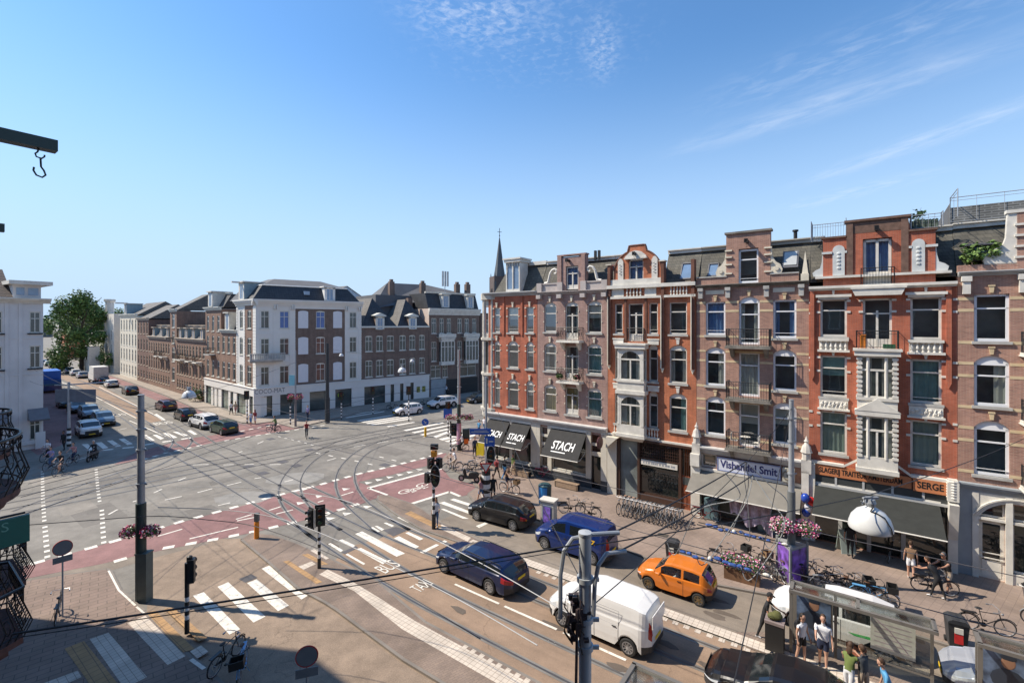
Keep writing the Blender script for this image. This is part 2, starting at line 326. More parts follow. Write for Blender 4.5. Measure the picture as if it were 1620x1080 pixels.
_x = N(_nt, 'ShaderNodeMix', data_type='RGBA'); _nt.links.new(_m.outputs[0], _x.inputs['Factor']); _nt.links.new(_l, _x.inputs['A']); _x.inputs['B'].default_value = (.30,.26,.21,1); _nt.links.new(_x.outputs['Result'], _b.inputs['Base Color'])
wtile = brickmat('white_tiles', (.60,.52,.43), (.55,.48,.40), (.30,.24,.19), .2, .2, .009, .8, .1, True, -ANG_U, 0, 1.5, .2)
otile = brickmat('ochre_tactile_tiles', (.42,.25,.11), (.38,.23,.11), (.22,.14,.08), .3, .3, .014, .85, .12, True, -ANG_U, 0, 1.5, .2)
railm = mat('rail_steel', (.13,.125,.125), .35, .5, var=.3, scale=.6)
railg = mat('rail_groove_edge', (.185,.172,.155), .8, var=.25, scale=.8)
g = MB(); g.add([(-1800,-600,0),(1800,-600,0),(1800,2600,0),(-1800,2600,0)], [(0,1,2,3)]); struct('ground', g, asph)
def sheet(mb, pts, z):
    pts = [tuple(G(*p, z)[:2]) if len(p) == 2 else (p[0], p[1]) for p in pts]
    ar = sum(pts[i][0]*pts[(i+1)%len(pts)][1]-pts[(i+1)%len(pts)][0]*pts[i][1] for i in range(len(pts)))
    if ar < 0: pts = pts[::-1]
    mb.add([(x,y,z) for x,y in pts], [tuple(range(len(pts)))])
def sn3(s, n): p = SN(s, n); return (p.x, p.y, 0)
def line(mb, a, b, w, z):
    a = G(*a, z) if len(a) == 2 else Vector((a[0],a[1],z)); b = G(*b, z) if len(b) == 2 else Vector((b[0],b[1],z)); a.z = b.z = z
    d = (b-a).normalized(); q = Vector((-d.y, d.x, 0))*w/2
    mb.add([a-q, b-q, b+q, a+q], [(0,1,2,3)])
def ribbon(mb, pts, w, z, gx=False):
    P = [G(*p, z) if not isinstance(p, Vector) else p for p in pts]
    P = [Vector((p.x,p.y,z)) for p in P]
    # smooth (Catmull-Rom)
    Q = []
    for i in range(len(P)-1):
        p0 = P[max(i-1,0)]; p1 = P[i]; p2 = P[i+1]; p3 = P[min(i+2,len(P)-1)]
        k = max(2, int((p2-p1).length/1.2))
        for j in range(k):
            t = j/k; Q.append(.5*((2*p1)+(p2-p0)*t+(2*p0-5*p1+4*p2-p3)*t*t+(3*p1-p0-3*p2+p3)*t**3))
    Q.append(P[-1]); L = []; Rr = []
    for i, p in enumerate(Q):
        d = (Q[min(i+1,len(Q)-1)]-Q[max(i-1,0)]).normalized(); q = Vector((-d.y,d.x,0))*w/2; L.append(p+q); Rr.append(p-q)
    n = len(Q); mb.add(Rr+L, [(i,i+1,n+i+1,n+i) for i in range(n-1)]); return Q
# roads around the crossing
m = MB(); sheet(m, [sn3(-17,7),sn3(60,7),sn3(60,11.7),sn3(-10,11.7),(385,851),(330,852),(300,860),(240,872),(232,971),(300,1040),(325,1058)], .004); struct('road', m, asph_tan)
m = MB(); sheet(m, [(505,905),(560,862),(600,852),(640,832),sn3(-16,19.4),sn3(60,19.4),sn3(60,13.1),sn3(-18,13.1)], .004)
sheet(m, [(80,592),(98,589),(150,605),(262,664),(240,668),(215,662),(150,628),(120,611)], .004); struct('tram_bed', m, bed)
m = MB(); sheet(m, [(700,838),(690,826),(745,800),(790,812),sn3(-16,23.9),sn3(60,23.9),sn3(60,20.05),sn3(-17,20.05)], .004)
sheet(m, [(-40,950),(60,925),(165,905),(250,880),(330,860),(330,853),(235,868),(100,904),(30,918),(-60,935)], .0045); struct('road_lane', m, oldgrey)
m = MB()      # red cycle paths
sheet(m, [(-40,913),(20,900),(60,889.5),(143,866),(181,856),(210,848),(278,828),(337,812),(388,798.5),(435,785),(500,768.5),(537,758.5),(572,749),(620,738),(663,727.5),(705,716),
          (712,722),(700,728.5),(675,736.5),(620,750.5),(566,762),(584,768),(611,783),(588,790),(577,795),(545,805),(513,813),(483,822),(433,834),(404,841),(338,854),(235,874),(160,891.5),(100,903),(30,917),(-40,934)], .008)
sheet(m, [(584,771.2),(700,740.2),(712,756),(760,769),(750,780),(728,785),(711,777.8),(652,796.5),(612,783)], .008)
sheet(m, [(140,588),(176,595),(200,603.5),(262,627),(317,650),(350,662),(386,671),(440,664),(478,671.5),(473,677.5),(433,684),(387,691),(355,696.5),(322,703),(262,716),(236,724),(180,735),(215,715),(258,704),(300,693),(345,687),(372,681),(345,671),(300,655),(240,630),(200,612),(140,592)], .008)
sheet(m, [(70,615),(95,612),(150,650),(105,700),(60,720),(20,690)], .008)
struct('cycle_path', m, redp)
# kerbs and pavements (raised)
def raised(name, pts, z, m, kerb=True, kz=None):
    P = [tuple(G(*p, z)[:2]) if len(p) == 2 else (p[0], p[1]) for p in pts]
    o = MB(); o.slab(P, -.05, z)
    r = struct(name, o, m)
    if kerb:
        ar = sum(P[i][0]*P[(i+1)%len(P)][1]-P[(i+1)%len(P)][0]*P[i][1] for i in range(len(P)))
        k = MB(); sg = 1 if ar > 0 else -1
        for i in range(len(P)):
            a = Vector((*P[i],0)); b = Vector((*P[(i+1)%len(P)],0)); d = (b-a)
            if d.length > 75 or d.length < .01 or P[i][1] > 200: continue
            d.normalize(); q = Vector((d.y,-d.x,0))*sg*.12
            k.slab([(a.x,a.y),(b.x,b.y),(b.x+q.x,b.y+q.y),(a.x+q.x,a.y+q.y)], 0, z-.004)
        struct('kerb', k, kerbm)
    return r
raised('pavement', [(849,819),(812,806),(778,804),(752,793),(742,780),(757,770),(740,752),(712,739),(700,727),(714,712),(748,694),(764,676),sn3(-29,36),sn3(60,32.4),sn3(60,24),sn3(-2,24),(1132,922),(987,866)], .1, pav)
raised('pavement', [sn3(-37,0),(-160,965),(-40,938),(50,917),(93,910.5),(167,900),(172,902),(188,933),(215,957.5),(232,973),(300,1040),(325,1058),sn3(-12,7),sn3(60,7),sn3(60,-.6),sn3(-37,-.6)], .1, pav2)
bl = lambda x, y: tuple((C0 + UB*x + Vector((-UB.y, UB.x, 0))*y))
ll = lambda x, y: tuple((C0 - UL*x + Vector((UL.y, -UL.x, 0))*-y))          # x away along the far street, y out into it
raised('pavement', [(405,669),(385,668),(350,657),(317,648),(290,636.5),(262,624.5),(230,612.5),(200,601.5),(150,585),ll(150,0),ll(75,0),ll(30,0),ll(-1,-1)], .1, pavl)
raised('pavement', [(467,676),(430,666),(404.5,669.5),bl(-1,3),bl(70,3),bl(70,-4.6),bl(34,-4.6),bl(12,-5)], .098, pavl)
raised('traffic_island', [(384,852),(396,843),(430,846),(470,860),(505,876),(540,893),(590,915),sn3(-14,13.25),sn3(60,13.25),sn3(60,11.6),sn3(-2,11.6),(641,1040),(573,990),(535,962),(516,950),(472,927),(430,890)], .09, plat)
raised('traffic_island', [(600,783),(613,784),(652,797),(668,806),(700,829),(726,838),sn3(-16,19.95),sn3(-16,19.45),(670,836),(628,812),(598,790)], .06, plat)
m = MB(); m.slab([tuple(SN(*q)[:2]) for q in ((-3.2,19.42),(60,19.42),(60,20.75),(-2.8,20.75),(-3.8,20.0))], 0, .045); struct('bus_platform', m, plat)
# white and ochre tile strips on the platform edge
m = MB(); Z = .094
def snq(mb, s0, s1, n0, n1, z): mb.add([SN(s0,n0,z),SN(s1,n0,z),SN(s1,n1,z),SN(s0,n1,z)], [(0,1,2,3)])
sheet(m, [(505,908),(518,900),(547,914),(562,922),(600,945),sn3(-14.4,13.1),sn3(-14.4,12.45),(575,946),(560,934),(542,925.5)], Z)
snq(m, -14.4, 40, 12.45, 13.1, Z)
k = -11.8
while k < 40: snq(m, k, k+.2, 13.1, 13.24, Z); k += .4
struct('white_tile_strip', m, wtile)
m = MB(); snq(m, -17.2, 40, 19.45, 20.0, .064); k = -12.5
sheet(m, [(690,833),(699,829),(745,850),(740,856)], .064)
while k < 40: snq(m, k, k+.22, 19.2, 19.45, .012); k += .44
struct('white_tile_strip', m, wtile)
m = MB()
for q in ([(201.7,985),(230,973),(294,1037),(265,1051)],[(141.7,1010),(171.7,1000),(232.5,1070),(197,1088)],[(60,1083),(123,1060),(129,1070),(80,1092)],[(300,1030),(318,1020),(330,1030),(312,1041)]): sheet(m, q, .104)
sheet(m, [(471,896),(492.5,887.5),(500,891.7),(478,901.7)], .095); sheet(m, [(491,870.5),(497,868),(521,882.5),(516,884.5)], .095)
struct('white_tile_strip', m, wtile)
m = MB()
for q in ([(231,968),(246,965),(308,1026),(290,1031)],[(260,962),(274,960),(328,1008),(314,1014)],[(102,1025),(133,1013),(190,1085),(145,1085)]): sheet(m, q, .108)
for q in ([(448,887.5),(457,886),(510,920),(500,923)],[(477.5,877),(487,875),(520,892),(510,893)]): sheet(m, q, .098)
for q in ([(640,812),(650,808),(700,832),(690,836)],): sheet(m, q, .0645)
struct('ochre_tile_strip', m, otile)
# painted markings
m = MB(); Z = .013
quads = """414 899 429 892.5 491.7 939 476.7 947.5|390.8 921.7 406 915.5 457 957 440 966|344 927.5 361 920 420 974.5 401 984|305 941.7 322.5 936 380 994.5 363 1003
561.7 844 573 840 640.8 875 627.5 880|519 860 523 858 543 870 539 872.5|536 854 541.7 852.5 562.5 862.5 558 865|563 868 571 866 613 886.7 606 892|546.7 876.7 550 875 578 891 575 893
623 851 631 847.5 663 864 657 867.5|641 842.5 646.7 841 670 851.7 664 854|606.7 826.7 611 826 624 831 620 833|592.5 831.7 596.7 831 608 836.7 604 839|586 834 590 833 601.7 840 597.5 841|664 872.5 690 860 695 861.7 669 875|628 818 636.7 816 670 836 669 837|696 858 703 854 708 856 700 860
694 795 703 793 747.5 810 746.7 814|711.7 790 718 788 748 797.5 746.7 801.7|697.5 805 701.7 804 741.7 820 733 820|752.8 831.5 769 825 773 827 758 834.6
150.8 700 160.8 699 171.7 708 163 710|169 696.7 178 696 191.7 705 183 706.7|187.5 694 196.7 693 210 701.7 201.7 703.7|129 702.5 139 701.7 148 711 141.7 712.5|225 688 231.7 687.5 245 696 238 697.5|241 687.5 248 687 260 693 254 695|257.5 685 265 684 281 691.7 273 693|273 683 280 682.5 297.5 688 291.7 690|296 681 301.7 680 312.5 686.7 307.5 687.5|242.5 656 248 654 262.5 664 256.7 665
685 690 713 680 716 682 690 692.5|694 694 753 681 756 683 700 696.5|703 697.5 758 685 761 687 709 699|711 700.5 745 692 748 694 717 702.5
638 680 700 667.5 703 669 643 681.5|651 683.5 711 671.3 714 672.5 656 685|664 687 708 677.5 711 679 669 688.5|611 674 655 667 657 668 615 675.3
564 665 627 654.8 630 656 568 666.2|571 667 643 656.2 646 657.2 575 668.2|578 669 647 658.7 650 659.7 582 670.2|585 671 650 661.2 653 662.2 589 672.2|540 657.5 600 647.8 602 648.7 543 658.6|546 660 607 650 609 651 549 661"""
for q in quads.replace('\n','|').split('|'):
    a = list(map(float, q.split())); sheet(m, [(a[i],a[i+1]) for i in range(0,8,2)], Z)
lines = """655 525 790 492|375 592 515 555|65 662 225 628|570 715 685 688|1055 760 1165 725|1120 795 1280 755|915 460 980 450|820 327 910 325|1060 327 1165 325|1200 490 1280 470|190 480 265 450|945 130 1000 105|765 215 800 200|300 1030 760 920|740 845 890 800|750 860 910 828|0 1005 230 938|330 330 480 325|620 330 720 326"""
for q in lines.split('|'):
    a = list(map(float, q.split())); line(m, (250+a[0]/6,680+a[1]/6), (250+a[2]/6,680+a[3]/6), .13, Z)
for q in "243.3 779.2 256 773.3|171.7 813.3 186 805.3|210 793.3 217.5 791|517.5 728.3 531.7 724.2|540 783.3 559 777.5|503 794 511.7 791.3|148 626 215 661|156.7 611.7 243 655|91.7 601.7 118 613|100 733 137 723|205 665 262 690|187 680 200 677".split('|'):
    a = list(map(float, q.split())); line(m, a[:2], a[2:], .13, Z)
for a, b, w_ in (((581.7,771.7),(700,740.3),.3),((582,771.3),(613,782.5),.2),((652,796),(711,777.5),.3),((711,777.5),(728,784.5),.25),((302,1042),(323,1057),.13)): line(m, a, b, w_, Z if b[1] != 1057 else .106)
for a, b in (((171.7,902),(188,933)),((188,933),(214,957)),((216,959),(230,971))): line(m, a, b, .08, .106)
k = -15.
while k < 40: snq(m, k, min(k+2.6,40), 16.08, 16.2, Z); k += 2.9
def dashes(path, per, ln, wd, z=.013):
    P = [G(*p, z) for p in path]; acc = 0
    for a, b in zip(P, P[1:]):
        L = (b-a).length; d = (b-a)/L; q = Vector((-d.y,d.x,0))*wd/2; t = -acc
        while t < L:
            if t >= 0: s = a+d*t; e = s+d*ln; m.add([s-q,e-q,e+q,s+q], [(0,1,2,3)])
            t += per
        acc = (L - (t-per)) % per; acc = per - (t - L) if t > L else 0
up = [(48,892),(143,866),(210,847),(278,827),(337,811),(388,797),(435,784),(500,768),(537,757.5),(572,748),(620,737),(663,726),(700,716)]
dashes(up, 1.02, .52, .36)
dashes([(180,888),(250,868),(338,853),(404,840),(483,821.5),(535,806.5),(575,794)], 1.02, .52, .36)
dashes([(355,697),(387,691.5),(433,684.5),(478,678),(515,672)], 1.0, .5, .32); dashes([(225,727),(262,716),(300,708),(322,703)], 1.0, .5, .32)
dashes([(380,682),(410,676),(440,671),(470,668)], 1.0, .5, .3)
dashes([(67,745),(68,790),(70,822)], .85, .3, .19); dashes([(71,832),(75,880)], .85, .32, .22)
dashes([(152,742),(155,775),(158,795)], .85, .3, .19); dashes([(161,806),(164,856)], .85, .32, .22)
dashes([(160,712),(200,708),(250,700),(290,694)], 1.6, .9, .5); dashes([(500,716),(530,722),(560,728),(590,735)], 1.7, .6, .15); dashes([(600,722),(620,727),(640,732)], 1.7, .6, .15)
dashes([(440,690),(470,697),(500,705)], 1.2, .5, .12); dashes([(520,713),(600,700),(680,690)], 2.4, 1.2, .12)
for x, y in ((250,435),(385,505),(205,570),(440,680),(490,715),(635,437),(850,378),(950,350),(1055,325),(1150,302),(1245,278),(1335,255),(645,670),(840,605)):
    c = G(440+x/6, 700+y/6, Z); d = U; e = NV
    m.add([c-d*.32-e*.05, c+d*.25-e*.28, c+d*.25+e*.28], [(0,1,2)])
# bicycle symbol in the waiting box
c = G(655,773,Z)
def ring(c, r, w_, sx=1.5):
    n = 18; b = []
    for rr in (r, r-w_):
        for i in range(n):
            a = 2*math.pi*i/n; b.append(c + U*math.cos(a)*rr + NV*math.sin(a)*rr*sx)
    m.add(b, [(i, n+i, n+(i+1)%n, (i+1)%n) for i in range(n)])
ring(c-U*.15-NV*.75, .36, .08); ring(c-U*.15+NV*.95, .36, .08)
for a, b in (((-.15,-.75),(.25,-.3)),((.25,-.3),(.3,.5)),((.3,.5),(-.15,.95)),((.25,-.3),(-.1,.1)),((-.1,.1),(.3,.5)),((.3,.5),(.5,.75)),((.5,.45),(.5,.95)),((-.1,.1),(-.15,-.75)),((.25,-.3),(.42,-.4)),((.42,-.6),(.42,-.15))):
    p = c+U*a[0]+NV*a[1]; q = c+U*b[0]+NV*b[1]; line(m, tuple(p), tuple(q), .09, Z)
struct('road_markings', m, wline)
# painted words BUS and TAXI, read by drivers coming from the right
def text_mesh(body, size, extrude=0, shear=0, offset=0, sp=1.0, sx=1.0):
    cu = bpy.data.curves.new('t', 'FONT'); cu.body = body; cu.size = size; cu.extrude = extrude; cu.shear = shear; cu.offset = offset; cu.space_character = sp
    cu.align_x = 'CENTER'; cu.align_y = 'CENTER'; cu.resolution_u = 3
    ob = bpy.data.objects.new('t', cu); COL.objects.link(ob); bpy.context.view_layer.update()
    me = bpy.data.meshes.new_from_object(ob.evaluated_get(bpy.context.evaluated_depsgraph_get()))
    bpy.data.objects.remove(ob); bpy.data.curves.remove(cu)
    if sx != 1: me.transform(Matrix.Diagonal((sx,1,1,1)))
    return me
def text(body, size, m_, parent=None, loc=(0,0,0), rot=(0,0,0), name='lettering', **k):
    me = text_mesh(body, size, **k); me.materials.clear(); me.materials.append(m_)
    o = bpy.data.objects.new(name, me); COL.objects.link(o); o.parent = parent; o.location = loc; o.rotation_euler = rot; return o
tw = ANG_U + math.pi/2
for body, px, py, sz, sx, off in (('BUS',614,896,1.35,.45,0),('TAXI',668,926,1.0,.42,0),('BUS',185,656.5,2.6,.42,.0),('BUS',258,669,2.6,.42,.0)):
    o = text(body, sz, wline, None, G(px,py,.0225), (0,0,(ANG_U if px > 400 else ANG_L)+math.pi/2), 'painted_word', offset=off, sx=sx); tag(o, kind='structure')
# tram rails
m = MB(); mg = MB()
def rail(pts):
    ribbon(m, pts, .075, .018); ribbon(mg, pts, .26, .0095)
for pts in ([(790,653),(750,660),(642,676.5),(592,683),(550,693),(525,701.7),(490,718),(468,732),(453,748),(442,768),(443,791.7),(461.7,820),(490,846.7),(513,862)],
            [(800,660),(700,673),(620,686),(590,692),(556.7,701.7),(520,713),(490,735),(476,758),(477,780),(492,803),(540,838),(572,857)],
            [(800,670),(700,682),(640,689),(616.7,693),(590,701.7),(565,713),(541,735),(531,758),(535,782),(549,800),(578,826.7),(605,846)],
            [(820,680),(720,686),(663,691),(615,701.7),(586.7,713),(568,730),(560.8,750),(566,773),(585,796.7),(615,816.7),(648,838)]):
    i = [14.0,15.42,17.28,18.72][[513,572,605,648].index(pts[-1][0])]
    rail([*pts, SN(-17,i+.15), SN(-12,i), SN(0,i), SN(20,i), SN(60,i)])
for pts in ([(20,575),(150,637),(230,690),(277.5,722.5),(313,743),(358,770),(418,806.7),(462,829),(505,856)],[(40,573),(190,644),(250,683),(295,711),(338,733),(365,746.7),(413,774),(441.7,786.7),(486.7,813),(540,838)],
            [(60,571),(210,640),(270,675),(316,704),(343,716.7),(388,740),(441.7,767),(500,798),(560,827),(605,848)],[(80,570),(230,637),(295,672),(343,701.7),(366.7,711.7),(413,733),(450,750),(540,791),(600,815),(648,838)]): rail(pts)
p0 = G(250,744); dd = (G(430,711.5)-p0).normalized(); qq = Vector((dd.y,-dd.x,0))
for off in (0,1.435,2.97,4.4): rail([p0+qq*off+dd*k for k in (-45,-15,0,12,25,40)])
rail([(225,668),(250,677),(268,688),(274,698),(262,714),(215,737),(120,770),(20,808)]); rail([(270,668),(290,680),(303,692),(300,704),(277,722),(230,745),(140,777),(20,820)])
struct('rail_bedding', mg, railg); struct('tram_rails', m, railm)
# manhole covers, gullies, repairs
m = MB()
for x, y in ((394,737),(416,748),(447,730),(469,736),(280,706),(428,694),(490,711),(609,735)):
    c = G(x,y,.011); m.add([c-U*.45-NV*.35, c+U*.45-NV*.35, c+U*.45+NV*.35, c-U*.45+NV*.35], [(0,1,2,3)])
sheet(m, [(377.5,915),(398,907.5),(407.5,913),(388,921)], .0115); sheet(m, [(606,838),(626,833),(645,838),(622,848)], .0115); sheet(m, [(540,873),(563,863),(567,866),(545,876)], .0115)
struct('manhole_covers', m, groundmat('patched_asphalt', (.10,.095,.10), .2, .1))
m = MB()
for x, y, r in ((386,787,2.2),(470,756,2.6)):
    c = G(x,y,.0105); m.add([c+Vector((math.cos(a*.7854)*r*(.8+.3*random.random()),math.sin(a*.7854)*r*.6,0)) for a in range(8)], [tuple(range(8))])
struct('asphalt_repairs', m, groundmat('pale_asphalt', (.26,.245,.22), .1, .1))

random.seed(31); md_ = [MB(), MB()]
for i in range(34):
    c = G(random.uniform(90,760), random.uniform(700,845), .0012+.00006*i); a = random.choice([ANG_U, ANG_U+1.57, math.atan2(dd.y,dd.x)]); d = Vector((math.cos(a),math.sin(a),0)); e = Vector((-d.y,d.x,0)); L_ = random.uniform(.6,3.2); w_ = random.uniform(.4,1.1); q = md_[i % 2]
    q.add([c-d*L_-e*w_, c+d*L_-e*w_*random.uniform(.8,1.1), c+d*L_+e*w_, c-d*L_*random.uniform(.85,1)+e*w_], [(0,1,2,3)])
struct('asphalt_repairs', md_[0], groundmat('dark_repair_asphalt', (.165,.15,.13), .16, .2)); struct('asphalt_repairs', md_[1], groundmat('light_repair_asphalt', (.235,.212,.18), .16, .2))
q = MB()
for i in range(26):
    c = G(random.uniform(300,1500), random.uniform(830,1060), .0125); k = [c+U*math.cos(t*.785)*random.uniform(.25,.7)+NV*math.sin(t*.785)*random.uniform(.1,.25) for t in range(8)]
    nn = c.dot(NV)
    if 13.6 < nn < 19.2 or 20.2 < nn < 23.5: q.add(k, [tuple(range(8))])
struct('oil_stains', q, groundmat('oil_dark_asphalt', (.12,.095,.075), .2, .15))
q = MB()
for s_ in range(-12,40,7): c = SN(s_,23.75,.013); q.add([c-U*.28-NV*.16,c+U*.28-NV*.16,c+U*.28+NV*.16,c-U*.28+NV*.16], [(0,1,2,3)])
for s_ in range(-10,40,5): c = SN(s_+1.3,26.3+.7*math.sin(s_),.104); q.add([c-U*.3-NV*.22,c+U*.3-NV*.22,c+U*.3+NV*.22,c-U*.3+NV*.22], [(0,1,2,3)])
for a_ in (25.15,): snq(q, -15, 60, a_, a_+.05, .104)  # one thin dark line along the pavement, parallel to the street
struct('drain_covers_and_dark_line', q, mat('cast_iron_and_dark_line', (.07,.06,.05), .7, var=.3, scale=6))
# ================================================================ FACADE KIT
def arc_pts(x0, x1, zs, rise, n=10):
    """points along a segmental arch from (x0,zs) up and over to (x1,zs)"""
    c = (x1-x0)/2; r = (c*c+rise*rise)/(2*rise); zc = zs+rise-r; a = math.asin(min(1,c/r)); xm = (x0+x1)/2
    if rise > c: a = math.pi - a
    return [(xm+r*math.sin(-a+2*a*i/n), zc+r*math.cos(-a+2*a*i/n)) for i in range(n+1)]
def wall(B, Lx, z0, z1, holes, m, depth=9.0, name='wall', rev=.2, x0=0):
    """front wall with real openings (x0,x1,z0,z1,rise) and reveals, plus the body behind it"""
    w = MB(); xs = sorted({x0, Lx, *[h[0] for h in holes], *[h[1] for h in holes]}); zs = sorted({z0, z1, *[h[2] for h in holes], *[h[3] for h in holes]})
    for i in range(len(xs)-1):
        for j in range(len(zs)-1):
            cx = (xs[i]+xs[i+1])/2; cz = (zs[j]+zs[j+1])/2
            if any(h[0] < cx < h[1] and h[2] < cz < h[3] for h in holes): continue
            w.quad((xs[i],0,zs[j]),(xs[i+1],0,zs[j]),(xs[i+1],0,zs[j+1]),(xs[i],0,zs[j+1]))
    for h in holes:
        a, b, c, d = h[:4]; rise = h[4] if len(h) > 4 else 0
        w.quad((a,0,c),(a,0,d-rise),(a,rev,d-rise),(a,rev,c)); w.quad((b,0,d-rise),(b,0,c),(b,rev,c),(b,rev,d-rise)); w.quad((b,0,c),(a,0,c),(a,rev,c),(b,rev,c))
        if rise:
            p = arc_pts(a, b, d-rise, rise, 8); h2 = len(p)//2
            w.add([(a,0,d)]+[(x,0,z) for x, z in p[:h2+1]], [tuple([0]+list(range(h2+1,0,-1)))[::1]])
            w.add([(b,0,d)]+[(x,0,z) for x, z in p[h2:]], [tuple([0]+list(range(len(p)-h2,0,-1)))])
            for (xa,za),(xb,zb) in zip(p,p[1:]): w.quad((xa,0,za),(xb,0,zb),(xb,rev,zb),(xa,rev,za))
        else: w.quad((a,0,d),(b,0,d),(b,rev,d),(a,rev,d))
    w.quad((Lx,0,z0),(Lx,depth,z0),(Lx,depth,z1),(Lx,0,z1)); w.quad((x0,depth,z0),(x0,0,z0),(x0,0,z1),(x0,depth,z1)); w.quad((Lx,depth,z0),(x0,depth,z0),(x0,depth,z1),(Lx,depth,z1))
    w.quad((x0,0,z1),(Lx,0,z1),(Lx,depth,z1),(x0,depth,z1))
    w.quad((x0,.8,z0),(Lx,.8,z0),(Lx,.8,z1),(x0,.8,z1)); 
    return w.build(name, m, B)
NWIN = [0]
def window(B, x0, x1, z0, z1, rise=0, style='sash', fm=None, cur=None, y=.13, sill=stone, fw=.075, name='window', head=None, lab=None, pm=None):
    """timber frame (part) > pane, sill, curtain (sub-parts)"""
    fm = fm or white; f = MB(); zt = z1-rise; d0, d1 = y-.045, y+.05
    f.box(x0, x0+fw, d0, d1, z0, zt); f.box(x1-fw, x1, d0, d1, z0, zt); f.box(x0, x1, d0-.01, d1, z0, z0+fw*1.3)
    if rise:
        p = arc_pts(x0, x1, zt, rise, 8); f.plate([(x0,zt-fw)]+[(x1,zt-fw)]+p[::-1], d0, d1)
    else: f.box(x0, x1, d0, d1, z1-fw, z1)
    w_ = x1-x0; h = zt-z0; xm = (x0+x1)/2; tz = z0+h*.70
    if style in ('sash','door','cross','narrow'): f.box(x0, x1, d0, d1, tz-.035, tz+.035)
    if style == 'cross': f.box(xm-.03, xm+.03, d0+.01, d1, z0, zt)
    if style == 'door': tz = z0+h*.76; f.box(xm-.05, xm+.05, d0, d1, z0, tz); f.box(x0, x1, d0+.02, d1, z0, z0+h*.2)
    if style == 'french': f.box(xm-.06, xm+.06, d0, d1, z0, zt); f.box(x0, x1, d0+.02, d1, z0, z0+h*.28)
    if style == 'sash' and NWIN[0] % 3 == 0: f.box(x0, x1, d0-.05, d0-.02, z0+h*.13, z0+h*.13+.025)
    W = f.build(name, fm, B, lab)
    p = MB(); p.quad((x0+.02,y,z0+.02),(x1-.02,y,z0+.02),(x1-.02,y,zt),(x0+.02,y,zt)); p.build('pane', pm or glass, W)
    NWIN[0] += 1
    if cur is None:
        k = random.random(); cur = ('dark' if k < .38 else 'sides' if k < .62 else 'full' if k < .78 else 'half')
    c = MB(); yb = y+.5
    c.box(x0-.15, x1+.15, yb, yb+.02, z0-.1, z1, 0)
    def drape(xa, xb, za, zb):
        n = max(4, int((xb-xa)/.07)); q = [(xa+(xb-xa)*i/n, y+.16+.035*math.sin(i*1.9+x0)) for i in range(n+1)]
        c.add([(x,yy,za) for x,yy in q]+[(x,yy,zb) for x,yy in q], [(i,i+1,n+2+i,n+1+i) for i in range(n)], 1)
    cm = curt_w
    if isinstance(cur, tuple): cur, cm = cur
    if cur == 'sides': drape(x0, x0+w_*.26, z0, z1); drape(x1-w_*.3, x1, z0, z1)
    if cur == 'right': drape(x0+w_*.6, x1, z0, z1)
    if cur == 'full': drape(x0, x1, z0, z1)
    if cur == 'half': c.box(x0, x1, y+.1, y+.11, z0+h*.52, z1, 1)
    if cur == 'low': c.box(x0, x1, y+.1, y+.11, z0, z0+h*.35, 1)
    c.build('curtain', [inner, cm], W)
    if sill: s = MB(); s.box(x0-.09, x1+.09, -.09, y-.03, z0-.13, z0); s.build('sill', sill, W)
    return W
def keystone(d, x0, x1, z, h=.32, w_=.14):
    xm = (x0+x1)/2; d.plate([(xm-w_*.4,z-.02),(xm+w_*.4,z-.02),(xm+w_*.6,z+h),(xm-w_*.6,z+h)], -.09, .02); d.box(xm-w_*.8, xm+w_*.8, -.11, .02, z+h, z+h+.07)
def blocks(d, x0, x1, zs, w_=.13, h=.09):
    for z in zs: d.box(x0-w_, x0+.01, -.035, .02, z, z+h); d.box(x1-.01, x1+w_, -.035, .02, z, z+h)
def railing(B, x0, x1, y0, z, h=.95, gap=.13, name='railing', m=None, both=True, curl=False, parent=None):
    r = MB(); pts = [(x0,0),(x0,y0),(x1,y0),(x1,0)]
    for (xa,ya),(xb,yb) in zip(pts,pts[1:]):
        if not both and ya != yb: continue
        for zz, t in ((z+h,.022),(z+h-.16,.012),(z+.08,.014)): r.tube([(xa,ya,zz),(xb,yb,zz)], t, 5)
        L = math.hypot(xb-xa, yb-ya); n = max(1, int(L/gap))
        for i in range(n+1):
            x = xa+(xb-xa)*i/n; yy = ya+(yb-ya)*i/n; r.tube([(x,yy,z),(x,yy,z+h)], .02 if i in (0,n) else .009, 4)
            if curl and i % 2 == 0 and i < n:
                dx = (xb-xa)/n; dy = (yb-ya)/n
                r.tube([(x+dx*(.5+.9*math.cos(a)),yy+dy*(.5+.9*math.cos(a)),z+h*.5+.22*math.sin(a)) for a in [j*.9 for j in range(8)]], .012, 4)
    return r.build(name, m or darkm, B)
def balcony(B, x0, x1, y0, z, curl=False, sm=None, h=.95, brk=True, lab=None):
    s = MB(); s.box(x0-.06, x1+.06, -y0, .0, z-.12, z); s.box(x0-.1, x1+.1, -y0-.04, .0, z-.17, z-.12)
    if brk:
        for x in (x0+.12, x1-.32): s.plate([(x,z-.17),(x,z-.17)], 0, 0) if False else s.add([(x,0,z-.17),(x+.2,0,z-.17),(x+.2,-y0*.8,z-.17),(x,-y0*.8,z-.17),(x,0,z-.75),(x+.2,0,z-.75),(x+.2,-.12,z-.72),(x,-.12,z-.72)], [(0,1,2,3),(4,7,6,5),(0,4,5,1),(1,5,6,2),(2,6,7,3),(3,7,4,0)])
    b = s.build('balcony', sm or stone, B, lab); railing(b, x0, x1, -y0+.03, z, h, curl=curl); return b
